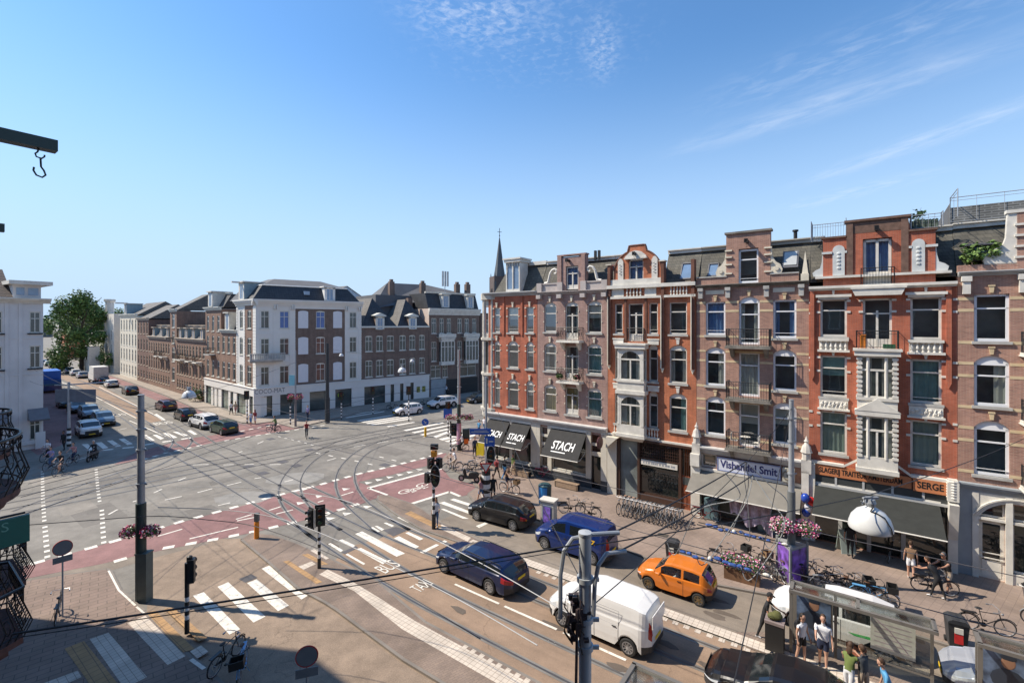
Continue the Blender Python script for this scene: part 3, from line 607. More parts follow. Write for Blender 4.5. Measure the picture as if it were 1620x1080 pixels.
def cornice(B, x0, x1, z, h=.3, out=.35, m=None, name='cornice', ret=.0):
    c = MB(); st = [(.0,.25),(.3,.5),(.55,.8),(.8,1.0)]
    for i, (f, o) in enumerate(st): c.box(x0-ret*o, x1+ret*o, -out*o, .05, z+h*f, z+h*(st[i+1][0] if i < 3 else 1.0))
    return c.build(name, m or white, B)
def mansard(B, x0, x1, z0, z1, y0=.35, y1=1.5, depth=9.0, m=None, fascia=white, name='mansard_roof', lip=.28):
    r = MB(); r.add([(x0,y0,z0),(x1,y0,z0),(x1,y1,z1),(x0,y1,z1),(x0,depth,z1),(x1,depth,z1),(x0,depth,z0),(x1,depth,z0)], [(0,1,2,3),(3,2,5,4),(4,5,7,6),(0,3,4,6),(1,7,5,2)])
    o = r.build(name, m or slate_g, B)
    if fascia: f = MB(); f.box(x0, x1, y1-.16, y1+.2, z1, z1+lip); f.box(x0, x1, y1-.26, y1+.2, z1+lip*.75, z1+lip); f.build('fascia', fascia, o)
    return o
def skylight(rf, x0, x1, z0, z1, zr0, zr1, y0, y1, fm=None):
    """roof window lying on the mansard slope between heights zr0..zr1"""
    Y = lambda z: y0+(y1-y0)*(z-zr0)/(zr1-zr0)
    f = MB(); a = .07
    for (xa,xb,za,zb) in ((x0,x0+a,z0,z1),(x1-a,x1,z0,z1),(x0,x1,z0,z0+a),(x0,x1,z1-a,z1)):
        f.add([(xa,Y(za)-.09,za),(xb,Y(za)-.09,za),(xb,Y(zb)-.09,zb),(xa,Y(zb)-.09,zb),(xa,Y(za)+.05,za),(xb,Y(za)+.05,za),(xb,Y(zb)+.05,zb),(xa,Y(zb)+.05,zb)], [(0,1,2,3),(7,6,5,4),(0,4,5,1),(1,5,6,2),(2,6,7,3),(3,7,4,0)])
    o = f.build('roof_window', fm or mat('roof_window_grey',(.10,.10,.11),.5), rf)
    p = MB(); p.quad((x0+a,Y(z0)-.05,z0+a),(x1-a,Y(z0)-.05,z0+a),(x1-a,Y(z1)-.05,z1-a),(x0+a,Y(z1)-.05,z1-a)); p.build('pane', skyglass, o); return o
skyglass = mat('roof_window_glass', (.16,.24,.36), .08, 0, var=.1, spec=1.0)
def hoist(B, x, z, out=.75, y=0):
    h = MB(); h.box(x-.07, x+.07, y-out, y+.1, z-.09, z+.09); h.box(x-.1,x+.1,y-out,y-out+.1,z-.12,z+.12); h.tube([(x,y-out+.12,z-.09),(x,y-out+.12,z-.25),(x+.06,y-out+.12,z-.3),(x+.05,y-out+.12,z-.38),(x-.03,y-out+.12,z-.38)], .014, 5); return h.build('hoist_beam', blackm, B)
def balusters(d, x0, x1, z0, z1, y0=-.1, y1=.0, n=6):
    for i in range(n):
        x = x0+(x1-x0)*(i+.5)/n; w_ = (x1-x0)/n*.30; h = z1-z0
        d.lathe([(w_*.9,0),(w_*.9,h*.08),(w_*.4,h*.15),(w_*1.0,h*.38),(w_*.55,h*.68),(w_*.35,h*.84),(w_*.8,h*.92),(w_*.8,h)], (x,(y0+y1)/2,z0), 8)
def scroll(d, x, z, s, sx=1, y0=-.05, y1=.2):
    """volute: s is its height, sx = -1 mirrors it"""
    pts = [(0,.0),(.55,.02),(.62,.1),(.45,.28),(.34,.5),(.30,.72),(.16,.93),(-.06,1.0),(-.24,.93),(-.30,.76),(-.2,.63),(-.06,.64),(-.04,.76),(-.12,.8)]
    d.tube([(x+sx*px*s*.8,(y0+y1)/2,z+pz*s) for px,pz in pts], [s*.075]*10+[s*.06,s*.05,s*.045,s*.04], 6)
def awning(B, x0, x1, z0, z1, out, m, y=-.05, name='awning', val=.0, bar=None):
    """z1 top at wall, z0 lower edge at distance out"""
    a = MB(); a.add([(x0,y,z1),(x1,y,z1),(x1+.02,y-out,z0),(x0-.02,y-out,z0),(x0,y,z1-.02),(x1,y,z1-.02),(x1+.02,y-out,z0-.03),(x0-.02,y-out,z0-.03)], [(0,3,2,1),(4,5,6,7),(3,7,6,2),(0,4,7,3),(1,2,6,5)])
    o = a.build(name, m, B); b = MB(); b.tube([(x0-.04,y-out,z0-.02),(x1+.04,y-out,z0-.02)], .035, 6); b.box(x0-.05,x1+.05,y-.12,y+.06,z1-.03,z1+.12)
    for x in (x0+.15, x1-.15): b.tube([(x,y,z0+.25),(x,y-out*.55,z0-.1),(x,y-out+.03,z0-.03)], .022, 5)
    b.build('awning_arm', bar or white, o); return o
def slope_text(o, body, size, xc, z1, z0, out, y, f, m, **k):
    """lettering lying on an awning slope; f = fraction down the slope"""
    zz = z1+(z0-z1)*f; yy = y-out*f; ang = math.atan2(z1-z0, out)
    nv = Vector((0,-(z1-z0),out)).normalized()*-1; nv = Vector((0,-math.sin(ang),math.cos(ang)))*.012
    return text(body, size, m, o, (xc, yy+nv.y, zz+nv.z+.004), (ang,0,0), **k)
# ================================================================ NEAR ROW (right)
def bld(name, label, s0, cat='house'): return thing(name, label, cat, SN(s0, 31.2, 0), ANG_U)
RW = [(11.42,13.52,0),(8.3,10.7,.3),(5.2,7.6,.3)]
def gable(B, x0, x1, z0, top, hole, m, y0=-.02, y1=.4, n=24, name='gable', cap=None):
    g = MB(); xs = sorted({x0+(x1-x0)*i/n for i in range(n+1)} | ({hole[0],hole[1]} if hole else set()))
    for a, b in zip(xs, xs[1:]):
        if b-a < 1e-4: continue
        e = 1e-4; ta, tb = top(a+e), top(b-e); zb = z0
        if hole and hole[0]-1e-6 <= a and b <= hole[1]+1e-6: zb = hole[3]; g.quad((a,y0,hole[3]),(b,y0,hole[3]),(b,y1,hole[3]),(a,y1,hole[3]))
        g.quad((a,y0,zb),(b,y0,zb),(b,y0,tb),(a,y0,ta)); g.quad((b,y1,zb),(a,y1,zb),(a,y1,ta),(b,y1,tb)); g.quad((a,y0,ta),(b,y0,tb),(b,y1,tb),(a,y1,ta))
    for i, b in enumerate(xs[1:-1]):
        ta, tb = top(b-1e-4), top(b+1e-4)
        if abs(ta-tb) > .01: g.quad((b,y0,min(ta,tb)),(b,y1,min(ta,tb)),(b,y1,max(ta,tb)),(b,y0,max(ta,tb)))
    g.quad((x0,y1,z0),(x0,y0,z0),(x0,y0,top(x0+1e-4)),(x0,y1,top(x0+1e-4))); g.quad((x1,y0,z0),(x1,y1,z0),(x1,y1,top(x1-1e-4)),(x1,y0,top(x1-1e-4)))
    if hole: a,b,c,d = hole; g.quad((a,y0,z0),(a,y0,d),(a,y1,d),(a,y1,z0)); g.quad((b,y0,d),(b,y0,z0),(b,y1,z0),(b,y1,d))
    if cap:
        pass
    return g.build(name, m, B)
awn_d = mat('charcoal_awning', (.035,.034,.033), .9, var=.15, scale=3); awn_g = mat('grey_awning', (.19,.175,.15), .9, var=.12, scale=1.5); awn_k = mat('dark_green_grey_awning', (.028,.030,.027), .95, var=.15)
tx_w = mat('white_lettering', (.8,.8,.78), .6, var=.02); tx_n = mat('navy_lettering', (.035,.04,.16), .6, var=.02); tx_k = mat('black_lettering', (.012,.012,.012), .6, var=.02)
wood = mat('varnished_wood', (.20,.06,.03), .45, var=.25, scale=6); bench_w = mat('weathered_bench_wood', (.30,.21,.14), .8, var=.2, scale=5); brnfr = mat('dark_brown_paint', (.06,.03,.02), .5)
plinth = mat('dark_blue_grey_plinth', (.06,.065,.07), .6, var=.2)
# ---- corner house
B = bld('corner_house', 'narrow red brick corner house with slate mansard and a gothic twin light dormer', -25.09)
cols = [(.60,1.22),(2.04,3.11),(3.89,4.60)]
H_ = [(a,b,z0,z1,r if b-a < 5 else 0) for a,b in cols for z0,z1,r in [(11.42,13.5,0),(8.52,10.74,.3),(5.32,7.62,.3)]] + [(.3,2.3,.9,4.15),(2.6,4.4,.9,4.15)]
wall(B, 4.95, .0, 14.45, H_, br_red, depth=13)
d = MB()
for a,b in cols:
    for z0,z1,r in [(11.42,13.5,0),(8.52,10.74,.3),(5.32,7.62,.3)]:
        window(B, a, b, z0, z1, r, 'sash', cur='half' if z0 > 11 and b > 1.3 else None); keystone(d, a, b, z1+.02); blocks(d, a, b, (z0-.1, z0+(z1-z0)*.62, z1-r-.12))
d.build('stone_trim', cream, B)
d = MB()
for x in (1.55, 3.4): d.box(x, x+.16, -.07, .0, 11.2, 14.4)
d.build('brick_pilaster', br_red, B)
cornice(B, -.35, 4.98, 14.42, .34, .42, lead)
rf = MB(); rf.add([(.3,.35,14.7),(4.95,.35,14.7),(4.95,1.5,17.0),(1.1,1.5,17.0),(4.95,10,17.0),(1.1,10,17.0),(.3,10,14.7),(4.95,10,14.7)], [(0,1,2,3),(3,2,4,5),(0,3,5,6)]); rf = rf.build('mansard_roof', slate_g, B)
f = MB(); f.box(1.0,4.95,1.3,1.6,17.0,17.3); f.box(.95,1.3,1.3,10,17.0,17.3); f.build('fascia', white, rf)
f = MB(); f.box(1.85,1.95,-.0,1.2,14.75,17.25); f.box(3.15,3.25,0,1.2,14.75,17.25); f.box(1.75,3.35,-.15,1.5,17.2,17.42); f.box(1.65,3.45,-.22,1.5,17.42,17.55)
f.box(1.95,3.15,.0,.1,14.75,15.0); f.box(2.5,2.6,-.02,.1,15,17.2)
for a,b in ((1.95,2.5),(2.6,3.15)): p = arc_pts(a,b,16.4,.5,8); f.plate([(a,17.2),(a,16.4)]+p[:5]+[((a+b)/2,17.2)], 0, .1) if False else [f.box(x-.03,x+.03,0,.1,z,17.2) for x,z in p[::1]]
dm = f.build('dormer', white, B); p = MB(); p.quad((1.95,.06,15),(3.15,.06,15),(3.15,.06,17.2),(1.95,.06,17.2)); p.build('pane', skyglass, dm)
# corner oriel
b = MB(); n = 8
def octa(r, z0, z1, b=b): b.lathe([(0,z0),(r,z0),(r,z1),(0,z1)], (-.05,1.05,0), 8, a0=R(22.5), a1=R(382.5))
for r,z0,z1 in ((1.22,4.2,4.9),(1.38,4.75,4.95),(1.1,4.9,5.3),(1.1,7.5,8.2),(1.32,7.75,7.95),(1.1,8.2,8.6),(1.1,10.6,11.3),(1.34,10.75,10.95),(1.1,13.6,14.4),(1.36,14.2,14.75)): octa(r,z0,z1)
for k in range(8):
    a = R(22.5+45*k); x = -.05+1.08*math.cos(a); y = 1.05+1.08*math.sin(a); b.tube([(x,y,4.9),(x,y,14.4)], .13, 6)
    a = R(45*k); x = -.05+1.0*math.cos(a); y = 1.05+1.0*math.sin(a); b.tube([(x,y,5.2),(x,y,10.7)], .05, 4)
ow = b.build('corner_oriel', mat('weathered_oriel_stone', (.50,.47,.41), .85, var=.25, scale=2), B); b = MB(); b.lathe([(.98,5.0),(.98,10.9)], (-.05,1.05,0), 8, a0=R(22.5), a1=R(382.5)); b.build('pane', mat('dark_pane', (.06,.07,.07), .08, var=.3, spec=.8), ow)
b = MB(); b.lathe([(1.0,.1),(1.0,4.2)], (-.05,1.25,0), 8, a0=R(22.5), a1=R(382.5)); b.build('corner_pier', mat('pale_stone_pier', (.5,.48,.42), .8, var=.15), B)
def shop_cornice(B, x0, x1, z=4.25): return cornice(B, x0, x1, z, .45, .4, mat('grey_white_cornice', (.56,.55,.53), .7, var=.1))
shop_cornice(B, -.2, 4.95)
p = MB()
for a,b_ in ((-.02,.28),(2.32,2.6),(4.42,4.97)): p.box(a,b_,-.14,.1,.8,4.25)
p.build('pilaster', mat('cream_paint', (.60,.56,.47), .6, var=.06), B)
p = MB(); p.box(0,4.95,-.06,.1,.1,.85); p.build('plinth', plinth, B)
for a,b_ in ((.3,2.3),(2.6,4.4)): window(B, a, b_, .9, 4.15, 0, 'plain', sill=white, name='shop_window', cur='dark', pm=shopglass)
for a,b_ in ((.15,2.35),(2.55,4.4)):
    o = awning(B, a, b_, 2.4, 4.15, 1.5, awn_d); slope_text(o, 'STACH', .78, (a+b_)/2+.05, 4.15, 2.4, 1.5, -.05, .6, tx_w, sx=.62, offset=.012, shear=.12)
    u = MB(); xm = (a+b_)/2; u.add([(xm-.66,-.05-1.5*.84-.0,4.15-1.75*.84+.02),(xm+.3,-.05-1.5*.84,4.15-1.75*.84+.02),(xm+.3,-.05-1.5*.81,4.15-1.75*.81+.02),(xm-.66,-.05-1.5*.81,4.15-1.75*.81+.02)], [(0,1,2,3)]); u.build('underline', tx_w, o)
# ---- purple house
B = bld('gabled_house', 'purple brown brick house with stepped centre gable and white S shaped scrolls', -20.11)
W_ = 5.98; cols = [(.61,1.71),(2.5,3.62),(4.36,5.5)]
rows = [[(11.51,13.81,.25),(8.48,10.69,.25),(5.37,7.46,.25)],[(10.94,13.8,.25),(7.91,10.46,0),(5.3,7.36,0)],[(11.48,13.83,.25),(8.47,10.71,.25),(5.32,7.48,.25)]]
H_ = [(a,b,*z) for (a,b),rr in zip(cols,rows) for z in rr] + [(.3,1.0,.3,4.1),(1.35,4.3,.95,4.1),(4.7,5.5,.12,4.05)]
wall(B, W_, 0, 14.5, H_, br_pur)
d = MB()
for i,((a,b_),rr) in enumerate(zip(cols,rows)):
    for j,z in enumerate(rr):
        cu = {(0,2):('full',curt_y),(1,2):('full',curt_y),(2,2):('full',curt_g),(2,1):('full',curt_g)}.get((i,j), 'sides' if i == 1 else None)
        window(B, a, b_, *z, 'door' if i == 1 else 'sash', cur=cu, sill=stone if not (i == 1 and j < 2) else None)
        if i != 1 or j == 0: keystone(d, a, b_, z[1]+.05)
        blocks(d, a, b_, (z[0]+.75, z[1]-.75), .07)
d.build('stone_trim', cream, B)
balcony(B, 2.2, 4.0, .75, 10.92, True, white); balcony(B, 2.2, 4.0, .75, 7.88, True, white)
cornice(B, 0, W_, 14.4, .24, .3, mat('pinkish_stone', (.46,.41,.38), .8, var=.12))
d = MB(); PS = MATS['pinkish_stone']
for a,b_ in ((.0,.45),(1.85,2.3),(3.85,4.3),(5.55,5.98)): d.box(a,b_,-.16,.35,14.64,15.32); d.box(a+.03,b_-.03,-.3,.0,14.1,14.4)
for a,b_ in ((.45,1.85),(4.3,5.55)): d.box(a,b_,0,.3,14.64,15.2); d.box(a,b_,-.06,.32,15.2,15.3)
d.build('parapet', PS, B)
gable(B, 1.88, 4.24, 14.6, lambda x: 17.3 if (x < 2.25 or x > 3.75) else 17.2, (2.55,3.62,14.75,16.5), br_pur, n=12)
d = MB(); d.box(1.82,4.3,-.1,.45,17.3,17.4); d.box(1.85,2.2,-.1,0,14.6,17.3); d.box(3.9,4.2,-.1,0,14.6,17.3); d.build('gable_coping', br_pur, B)
window(B, 2.58, 3.6, 14.75, 16.45, 0, 'door', cur=('full',curt_b), sill=None); hoist(B, 2.85, 16.9, .5)
d = MB(); scroll(d, 1.25, 15.3, 1.3, -1) if False else None; scroll(d, .75, 15.3, 1.25, -1); scroll(d, 5.2, 15.3, 1.25, 1) if False else None
d = MB()
def scr(x, sx):
    pts = [(0,0),(.3,.05),(.36,.2),(.42,.45),(.5,.75),(.68,1.0),(.9,1.08),(1.08,.98),(1.1,.8),(.98,.7),(.86,.76)]
    d.tube([(x+sx*a,.08,15.3+z) for a,z in pts], [.12,.12,.11,.1,.1,.1,.1,.1,.09,.08,.07], 6)
scr(.62, 1); scr(5.45, -1); d.build('scroll', white, B)
mansard(B, 0, W_, 14.7, 16.95, m=slate_g); shop_cornice(B, 0, W_)
d = MB(); d.box(4.6,4.75,.6,.8,16.9,17.6); d.box(4.9,5.05,.6,.8,16.9,17.6); d.build('chimney_pipe', blackm, B)
p = MB()
for a,b_ in ((0,.3),(1.0,1.35),(4.3,4.7),(5.5,5.96)): p.box(a,b_,-.14,.1,.8,4.25)
p.box(.3,1.0,.02,.14,2.6,2.85); p.box(.3,1.0,.02,.14,3.3,3.5); p.box(4.7,5.5,.02,.14,2.5,2.8); p.box(4.7,5.5,.02,.14,3.25,3.45); p.build('pilaster', MATS['cream_paint'], B)
p = MB(); p.box(0,4.7,-.06,.1,.1,.9); p.box(5.5,5.96,-.16,.1,.1,.85); p.build('plinth', plinth, B)
window(B, .3, 1.0, .9, 4.1, 0, 'plain', sill=None, name='shop_window', cur='dark', pm=shopglass); window(B, 1.35, 4.3, .95, 4.1, 0, 'plain', sill=white, name='shop_window', cur='dark', pm=shopglass)
dd_ = window(B, 4.7, 5.5, .12, 2.5, 0, 'plain', sill=None, name='shop_door', cur='dark', fm=blackm, pm=shopglass)
o = awning(B, 1.3, 4.35, 2.35, 4.15, 1.55, awn_d); slope_text(o, 'STACH', .95, 2.85, 4.15, 2.35, 1.55, -.05, .6, tx_w, sx=.62, offset=.014, shear=.12)
u = MB(); u.add([(2.0,-.05-1.55*.83,4.15-1.8*.83+.02),(3.2,-.05-1.55*.83,4.15-1.8*.83+.02),(3.2,-.05-1.55*.8,4.15-1.8*.8+.02),(2.0,-.05-1.55*.8,4.15-1.8*.8+.02)], [(0,1,2,3)]); u.build('underline', tx_w, o)
d = MB(); d.lathe([(0,-.05),(.42,-.05),(.45,0),(.42,.05),(0,.05)], (5.72,-.75,3.75), 18, 'x'); d.tube([(5.72,0,4.1),(5.72,-.75,4.25)], .025, 5); d.build('hanging_sign', mat('maroon_sign', (.09,.03,.035), .5), B)
# ---- round gable house
B = bld('round_gabled_house', 'orange red brick house with round topped gable and white two storey oriel', -14.11)
W_ = 6.08; H_ = []; sp_ = [(.51,1.10,0),(2.99,3.60,1),(4.37,5.5,2)]
WZ = [(11.46,13.57,0),(8.25,10.75,.28),(5.12,7.6,.28)]
for a,b_,k in sp_:
    for z in WZ: H_.append((a,b_,*z))
H_ += [(1.52,2.59,10.93,13.55),(.9,2.2,.12,4.15),(2.35,5.0,.5,4.15),(5.15,5.95,.12,4.15)]
wall(B, W_, 0, 14.85, H_, br_or)
for a,b_,k in sp_:
    for j,z in enumerate(WZ): window(B, a, b_, *z, 'sash', cur={(2,1):('sides',curt_w),(2,0):'dark',(2,2):('right',curt_g)}.get((k,j),'dark' if k < 2 else None))
window(B, 1.52, 2.59, 10.93, 13.55, 0, 'door', cur='dark', sill=None)
d = MB(); d.box(0,6.06,-.16,.02,13.9,14.06); d.box(0,6.06,-.24,.02,14.62,14.86); d.box(0,3.9,-.12,.0,14.86,15.25); d.box(.3,1.2,-.05,0,14.06,14.62); d.box(2.7,3.5,-.05,0,14.06,14.62)
for a,b_ in ((.45,1.2),(2.95,3.7)): d.box(a,b_,-.14,.0,10.75,11.1); d.box(a-.04,b_+.04,-.17,0,11.06,11.14); d.box(a,b_,-.14,0,7.6,7.95); d.box(a-.04,b_+.04,-.17,0,7.9,7.98); d.box(a-.04,b_+.04,-.2,0,4.4,4.5)
balusters(d, 1.35, 2.55, 14.06, 14.62, -.14, -.02, 5); balusters(d, 4.4, 5.6, 14.06, 14.62, -.14, -.02, 6); balusters(d, .45, 1.2, 4.5, 5.0, -.16, -.04, 4); balusters(d, 2.95, 3.7, 4.5, 5.0, -.16, -.04, 4)
for z in (7.65,10.82): keystone(d, 4.37, 5.5, z, .34, .18)
d.box(0,W_,-.1,.0,4.25,4.38); d.build('stone_trim', white, B)
d = MB()
for a in (.05,3.86,5.8): d.box(a,a+.2,-.16,0,9.25,14.6); d.box(a,a+.2,-.2,.3,14.86,16.3)
d.box(1.25,1.4,-.06,0,10.9,13.9); d.box(2.7,2.85,-.06,0,10.9,13.9); d.build('brick_buttress', mat('umber_brick_strip', (.16,.07,.045), .85, var=.2), B)
d = MB()
for a in (.03,3.84,5.78): d.box(a,a+.06,-.24,-.16,9.2,13.9); d.plate([(a,9.2),(a+.1,8.9),(a+.2,9.2)], -.16, 0); d.box(a-.1,a+.3,-.26,.3,16.3,16.38) if a < 5 else None
d.build('stone_shaft', cream, B)
def rtop(x):
    c = 2.16; r = 1.72; dx = abs(x-c)
    if dx < .62 and x > 1.4: return 17.55
    return 15.6 + math.sqrt(max(0, r*r-dx*dx))*.97 if dx < r else 15.3
gable(B, .46, 3.86, 14.86, rtop, (1.55,2.6,14.86,16.65), br_or, n=32)
d = MB(); d.tube([(x,.0,rtop(x)+.02) for x in [.46+3.4*i/30 for i in range(31)]], .07, 6); d.build('gable_coping', MATS['umber_brick_strip'], B)
window(B, 1.55, 2.6, 14.9, 16.6, 0, 'door', cur=('full',curt_b), sill=white)
d = MB(); d.plate([(1.35,16.65),(2.85,16.65),(2.85,16.8),(2.5,17.1),(2.1,17.2),(1.7,17.1),(1.35,16.8)], -.2, .0); d.box(1.3,2.9,-.26,0,16.62,16.72)
for x in (.78,3.2):
    d.plate([(x,15.25),(x+.4,15.25),(x+.4,16.5),(x+.3,16.68),(x+.2,16.73),(x+.1,16.68),(x,16.5)], -.08, .0)
g_ = d.build('carved_panel', white, B); d = MB()
for x in (.98,3.4):
    for z in (15.6,15.8,16.0,16.2): d.ball((x+.04,-.08,z), (.09,.03,.06), 6, q=4); d.ball((x-.05,-.08,z+.08), (.06,.03,.05), 6, q=4)
d.build('carving', stone, g_); hoist(B, 2.1, 16.95, .55)
rf = mansard(B, 3.86, W_, 14.9, 16.95, m=slate_g); skylight(rf, 4.9, 5.67, 15.1, 16.25, 14.9, 16.95, .35, 1.5)
r2 = mansard(B, 0, .5, 14.9, 16.95, m=slate_g)
def oriel(B, x0, x1, z0, out, style, m=white):
    """two storey boxed bay: corner posts, aprons, lights front and side"""
    f = MB(); f.box(x0-.08,x1+.08,-out-.08,0,z0,z0+.22); f.box(x0-.03,x1+.03,-out,0,z0+.22,z0+.75)
    f.add([(x0,-out,z0),(x1,-out,z0),(x1,0,z0),(x0,0,z0),(x0+.25,-.1,z0-.35),(x1-.25,-.1,z0-.35),(x1-.25,0,z0-.35),(x0+.25,0,z0-.35)], [(4,5,1,0),(5,6,2,1),(7,4,0,3),(4,7,6,5)])
    zs = [(z0+.75,z0+2.95),(z0+3.9,z0+6.05)]
    f.box(x0-.12,x1+.12,-out-.12,0,z0+2.95,z0+3.2); f.box(x0-.02,x1+.02,-out,0,z0+3.2,z0+3.9); f.box(x0-.06,x1+.06,-out-.06,0,z0+3.75,z0+3.9)
    f.box(x0-.14,x1+.14,-out-.14,0,z0+6.05,z0+6.35); f.box(x0-.2,x1+.2,-out-.2,0,z0+6.3,z0+6.42)
    for za,zb in zs:
        h = zb-za; tz = za+h*.66
        for x in (x0,x1-.16): f.box(x,x+.16,-out,-out+.16,za,zb); f.box(x,x+.16,-.12,0,za,zb)
        if style == 'arch':
            a,b_ = x0+.16,x1-.16; f.box(a,b_,-out+.02,-out+.1,tz-.05,tz+.05); f.box((a+b_)/2-.05,(a+b_)/2+.05,-out+.02,-out+.1,za,tz)
            for s_ in (a,b_-.1): f.box(s_,s_+.1,-out+.01,-out+.1,za,zb)
            p = arc_pts(a+.08,b_-.08,tz+.08,h*.22,10); 
            for (xa,z_a),(xb,z_b) in zip(p,p[1:]): f.add([(xa,-out+.02,z_a),(xb,-out+.02,z_b),(xb,-out+.02,zb),(xa,-out+.02,zb)], [(0,1,2,3)])
        else:
            w4 = (x1-x0)
            for fx in (.27,.73): f.tube([(x0+w4*fx,-out+.03,za),(x0+w4*fx,-out+.03,zb)], .075, 8)
            f.box(x0,x1,-out+.0,-out+.1,tz-.05,tz+.05); f.box(x0+w4*.5-.045,x0+w4*.5+.045,-out+.02,-out+.1,za,tz)
            for i in range(9): f.box(x0-.05,x0+.2,-out-.05,-out+.05,za+h*(i+.1)/9,za+h*(i+.62)/9); f.box(x1-.2,x1+.05,-out-.05,-out+.05,za+h*(i+.1)/9,za+h*(i+.62)/9)
        for x in (x0+.02,x1-.08): f.box(x,x+.06,-out,0,tz-.04,tz+.04); f.box(x,x+.06,-out+.0,0,za,za+.08); f.box(x,x+.06,-out,0,zb-.1,zb)
        f.box(x0,x1,-out,-out+.1,za,za+.08); f.box(x0,x1,-out,-out+.1,zb-.1,zb)
    if style != 'arch': f.plate([(x0-.15,z0+3.2),(x1+.15,z0+3.2),((x0+x1)/2,z0+3.85)], -out-.14, -out); 
    o = f.build('oriel_bay', m, B)
    p = MB()
    for za,zb in zs: p.quad((x0+.1,-out+.06,za),(x1-.1,-out+.06,za),(x1-.1,-out+.06,zb),(x0+.1,-out+.06,zb)); p.quad((x0+.05,0,za),(x0+.05,-out+.1,za),(x0+.05,-out+.1,zb),(x0+.05,0,zb)); p.quad((x1-.05,-out+.1,za),(x1-.05,0,za),(x1-.05,0,zb),(x1-.05,-out+.1,zb))
    p.build('pane', glass, o)
    c = MB()
    for za,zb in zs: c.box(x0+.1,x1-.1,-.04,-.02,za,zb,0); c.box(x0+.2,x0+.6,-out+.25,-out+.27,za,zb,1); c.box(x1-.6,x1-.2,-out+.25,-out+.27,za,zb,1)
    c.build('curtain', [inner, curt_w], o); return o
oriel(B, .98, 2.83, 4.4, .62, 'arch')
railing(B, 1.5, 2.65, -.12, 10.95, .9, .12)
p = MB(); 
for a,b_ in ((.72,.92),(2.2,2.36),(5.0,5.16),(5.92,6.06)): p.box(a,b_,-.08,.14,.1,4.2)
p.box(.7,6.06,-.14,.14,4.1,4.25); p.box(2.36,5.0,-.02,.12,2.95,3.05); p.box(2.36,5.0,-.05,.14,.1,.55)
for i in range(18): x = 2.36+2.64*i/18; p.box(x,x+.03,.0,.06,3.05,4.1)
for i in range(5): z = 3.2+.2*i; p.box(2.36,5.95,.0,.05,z,z+.025)
for i in range(6): x = 5.2+.13*i; p.box(x,x+.025,.0,.06,2.3,4.1)
p.build('shop_front_frame', brnfr, B)
p = MB(); p.box(.0,.7,-.16,.1,.1,4.2); p.plate([(.1,3.4),(.95,4.2),(.1,4.2)], -.6, -.16); p.build('pilaster', MATS['cream_paint'], B)
window(B, 2.36, 5.0, .55, 4.1, 0, 'plain', fm=brnfr, sill=None, name='shop_window', cur='dark', pm=shopglass)
p = MB(); p.box(5.17,5.9,.03,.1,.12,2.3); 
for a in (5.25,5.6): p.box(a,a+.22,.0,.04,.35,1.0); p.box(a,a+.22,0,.04,1.15,1.6)
dr = p.build('shop_door', wood, B); p = MB(); p.box(5.22,5.85,.02,.05,1.7,2.2); p.build('pane', MATS['dark_pane'], dr)
p = MB(); p.box(2.45,4.9,-.03,-.0,2.55,2.9); sg = p.build('shop_banner', white, B)
p = MB(); x = 2.6; random.seed(3)
while x < 4.7: w_ = random.uniform(.05,.16); p.box(x,x+w_,-.036,-.031,2.66,2.78); x += w_+random.choice((.03,.03,.1))
p.build('small_print', mat('grey_print', (.25,.27,.3), .7), sg)
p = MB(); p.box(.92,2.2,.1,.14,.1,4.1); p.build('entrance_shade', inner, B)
# ---- banded brown house
B = bld('banded_house', 'brown brick house with cream bands, tall centre gable and three iron balconies', -8.01)
W_ = 6.09; cols = [(.56,1.71),(2.48,3.60),(4.31,5.48)]
rows = [[(11.45,13.53,0),(8.28,10.7,.3),(5.18,7.62,.3)],[(10.91,13.8,.3),(7.79,10.43,0),(4.75,7.38,0)],[(11.32,13.55,0),(8.28,10.68,.3),(5.17,7.6,.3)]]
H_ = [(a,b,*z) for (a,b),rr in zip(cols,rows) for z in rr] + [(.3,5.7,.12,3.0),(.3,1.2,3.1,3.95)]
wall(B, W_, 0, 14.45, H_, br_brn)
d = MB(); e = MB(); P_ = mat('white_plastic_frame', (.80,.81,.82), .4, var=.02)
for i,((a,b_),rr) in enumerate(zip(cols,rows)):
    for j,z in enumerate(rr):
        window(B, a, b_, *z, 'sash', fm=P_, cur={(0,0):('full',curt_b),(1,0):('sides',curt_w),(2,0):('sides',curt_b),(1,1):'full',(0,1):'right'}.get((i,j)), fw=.1, sill=stone if i != 1 else None)
        if i != 1 or j == 0: keystone(d, a, b_, z[1]+.05, .26)
lo = 0
for zb in (13.42,12.88,11.3,10.38,9.78,8.18,7.33,6.73,5.1):
    seg = [0.0]
    for i,(a,b_) in enumerate(cols):
        z = [q for q in rows[i] if q[0]-.15 < zb+.06 < q[1]]
        if z: seg += [a, b_]
    seg.append(W_)
    for a,b_ in zip(seg[::2], seg[1::2]): e.box(a+.01,b_-.01,-.012,.01,zb,zb+.13)
e.build('stone_band', buff, B); d.build('stone_trim', buff, B)
for z in (10.85,7.7,4.72): balcony(B, 1.92, 4.2, .85, z, False, mat('dark_stone', (.20,.185,.16), .9, var=.3), 1.0)
cornice(B, 0, W_, 14.4, .2, .3, MATS['dark_stone'])
d = MB(); e = MB()
for x in (.15,1.75,3.85,5.6): d.plate([(x,13.75),(x+.25,13.75),(x+.25,14.4),(x,14.4)], -.2, .0); d.box(x-.03,x+.28,-.26,0,14.2,14.4)
for a,b_ in ((.55,1.65),(4.3,5.4)): e.box(a,b_,-.03,0,14.0,14.25)
d.build('console', stone, B); e.build('stone_panel', cream, B)
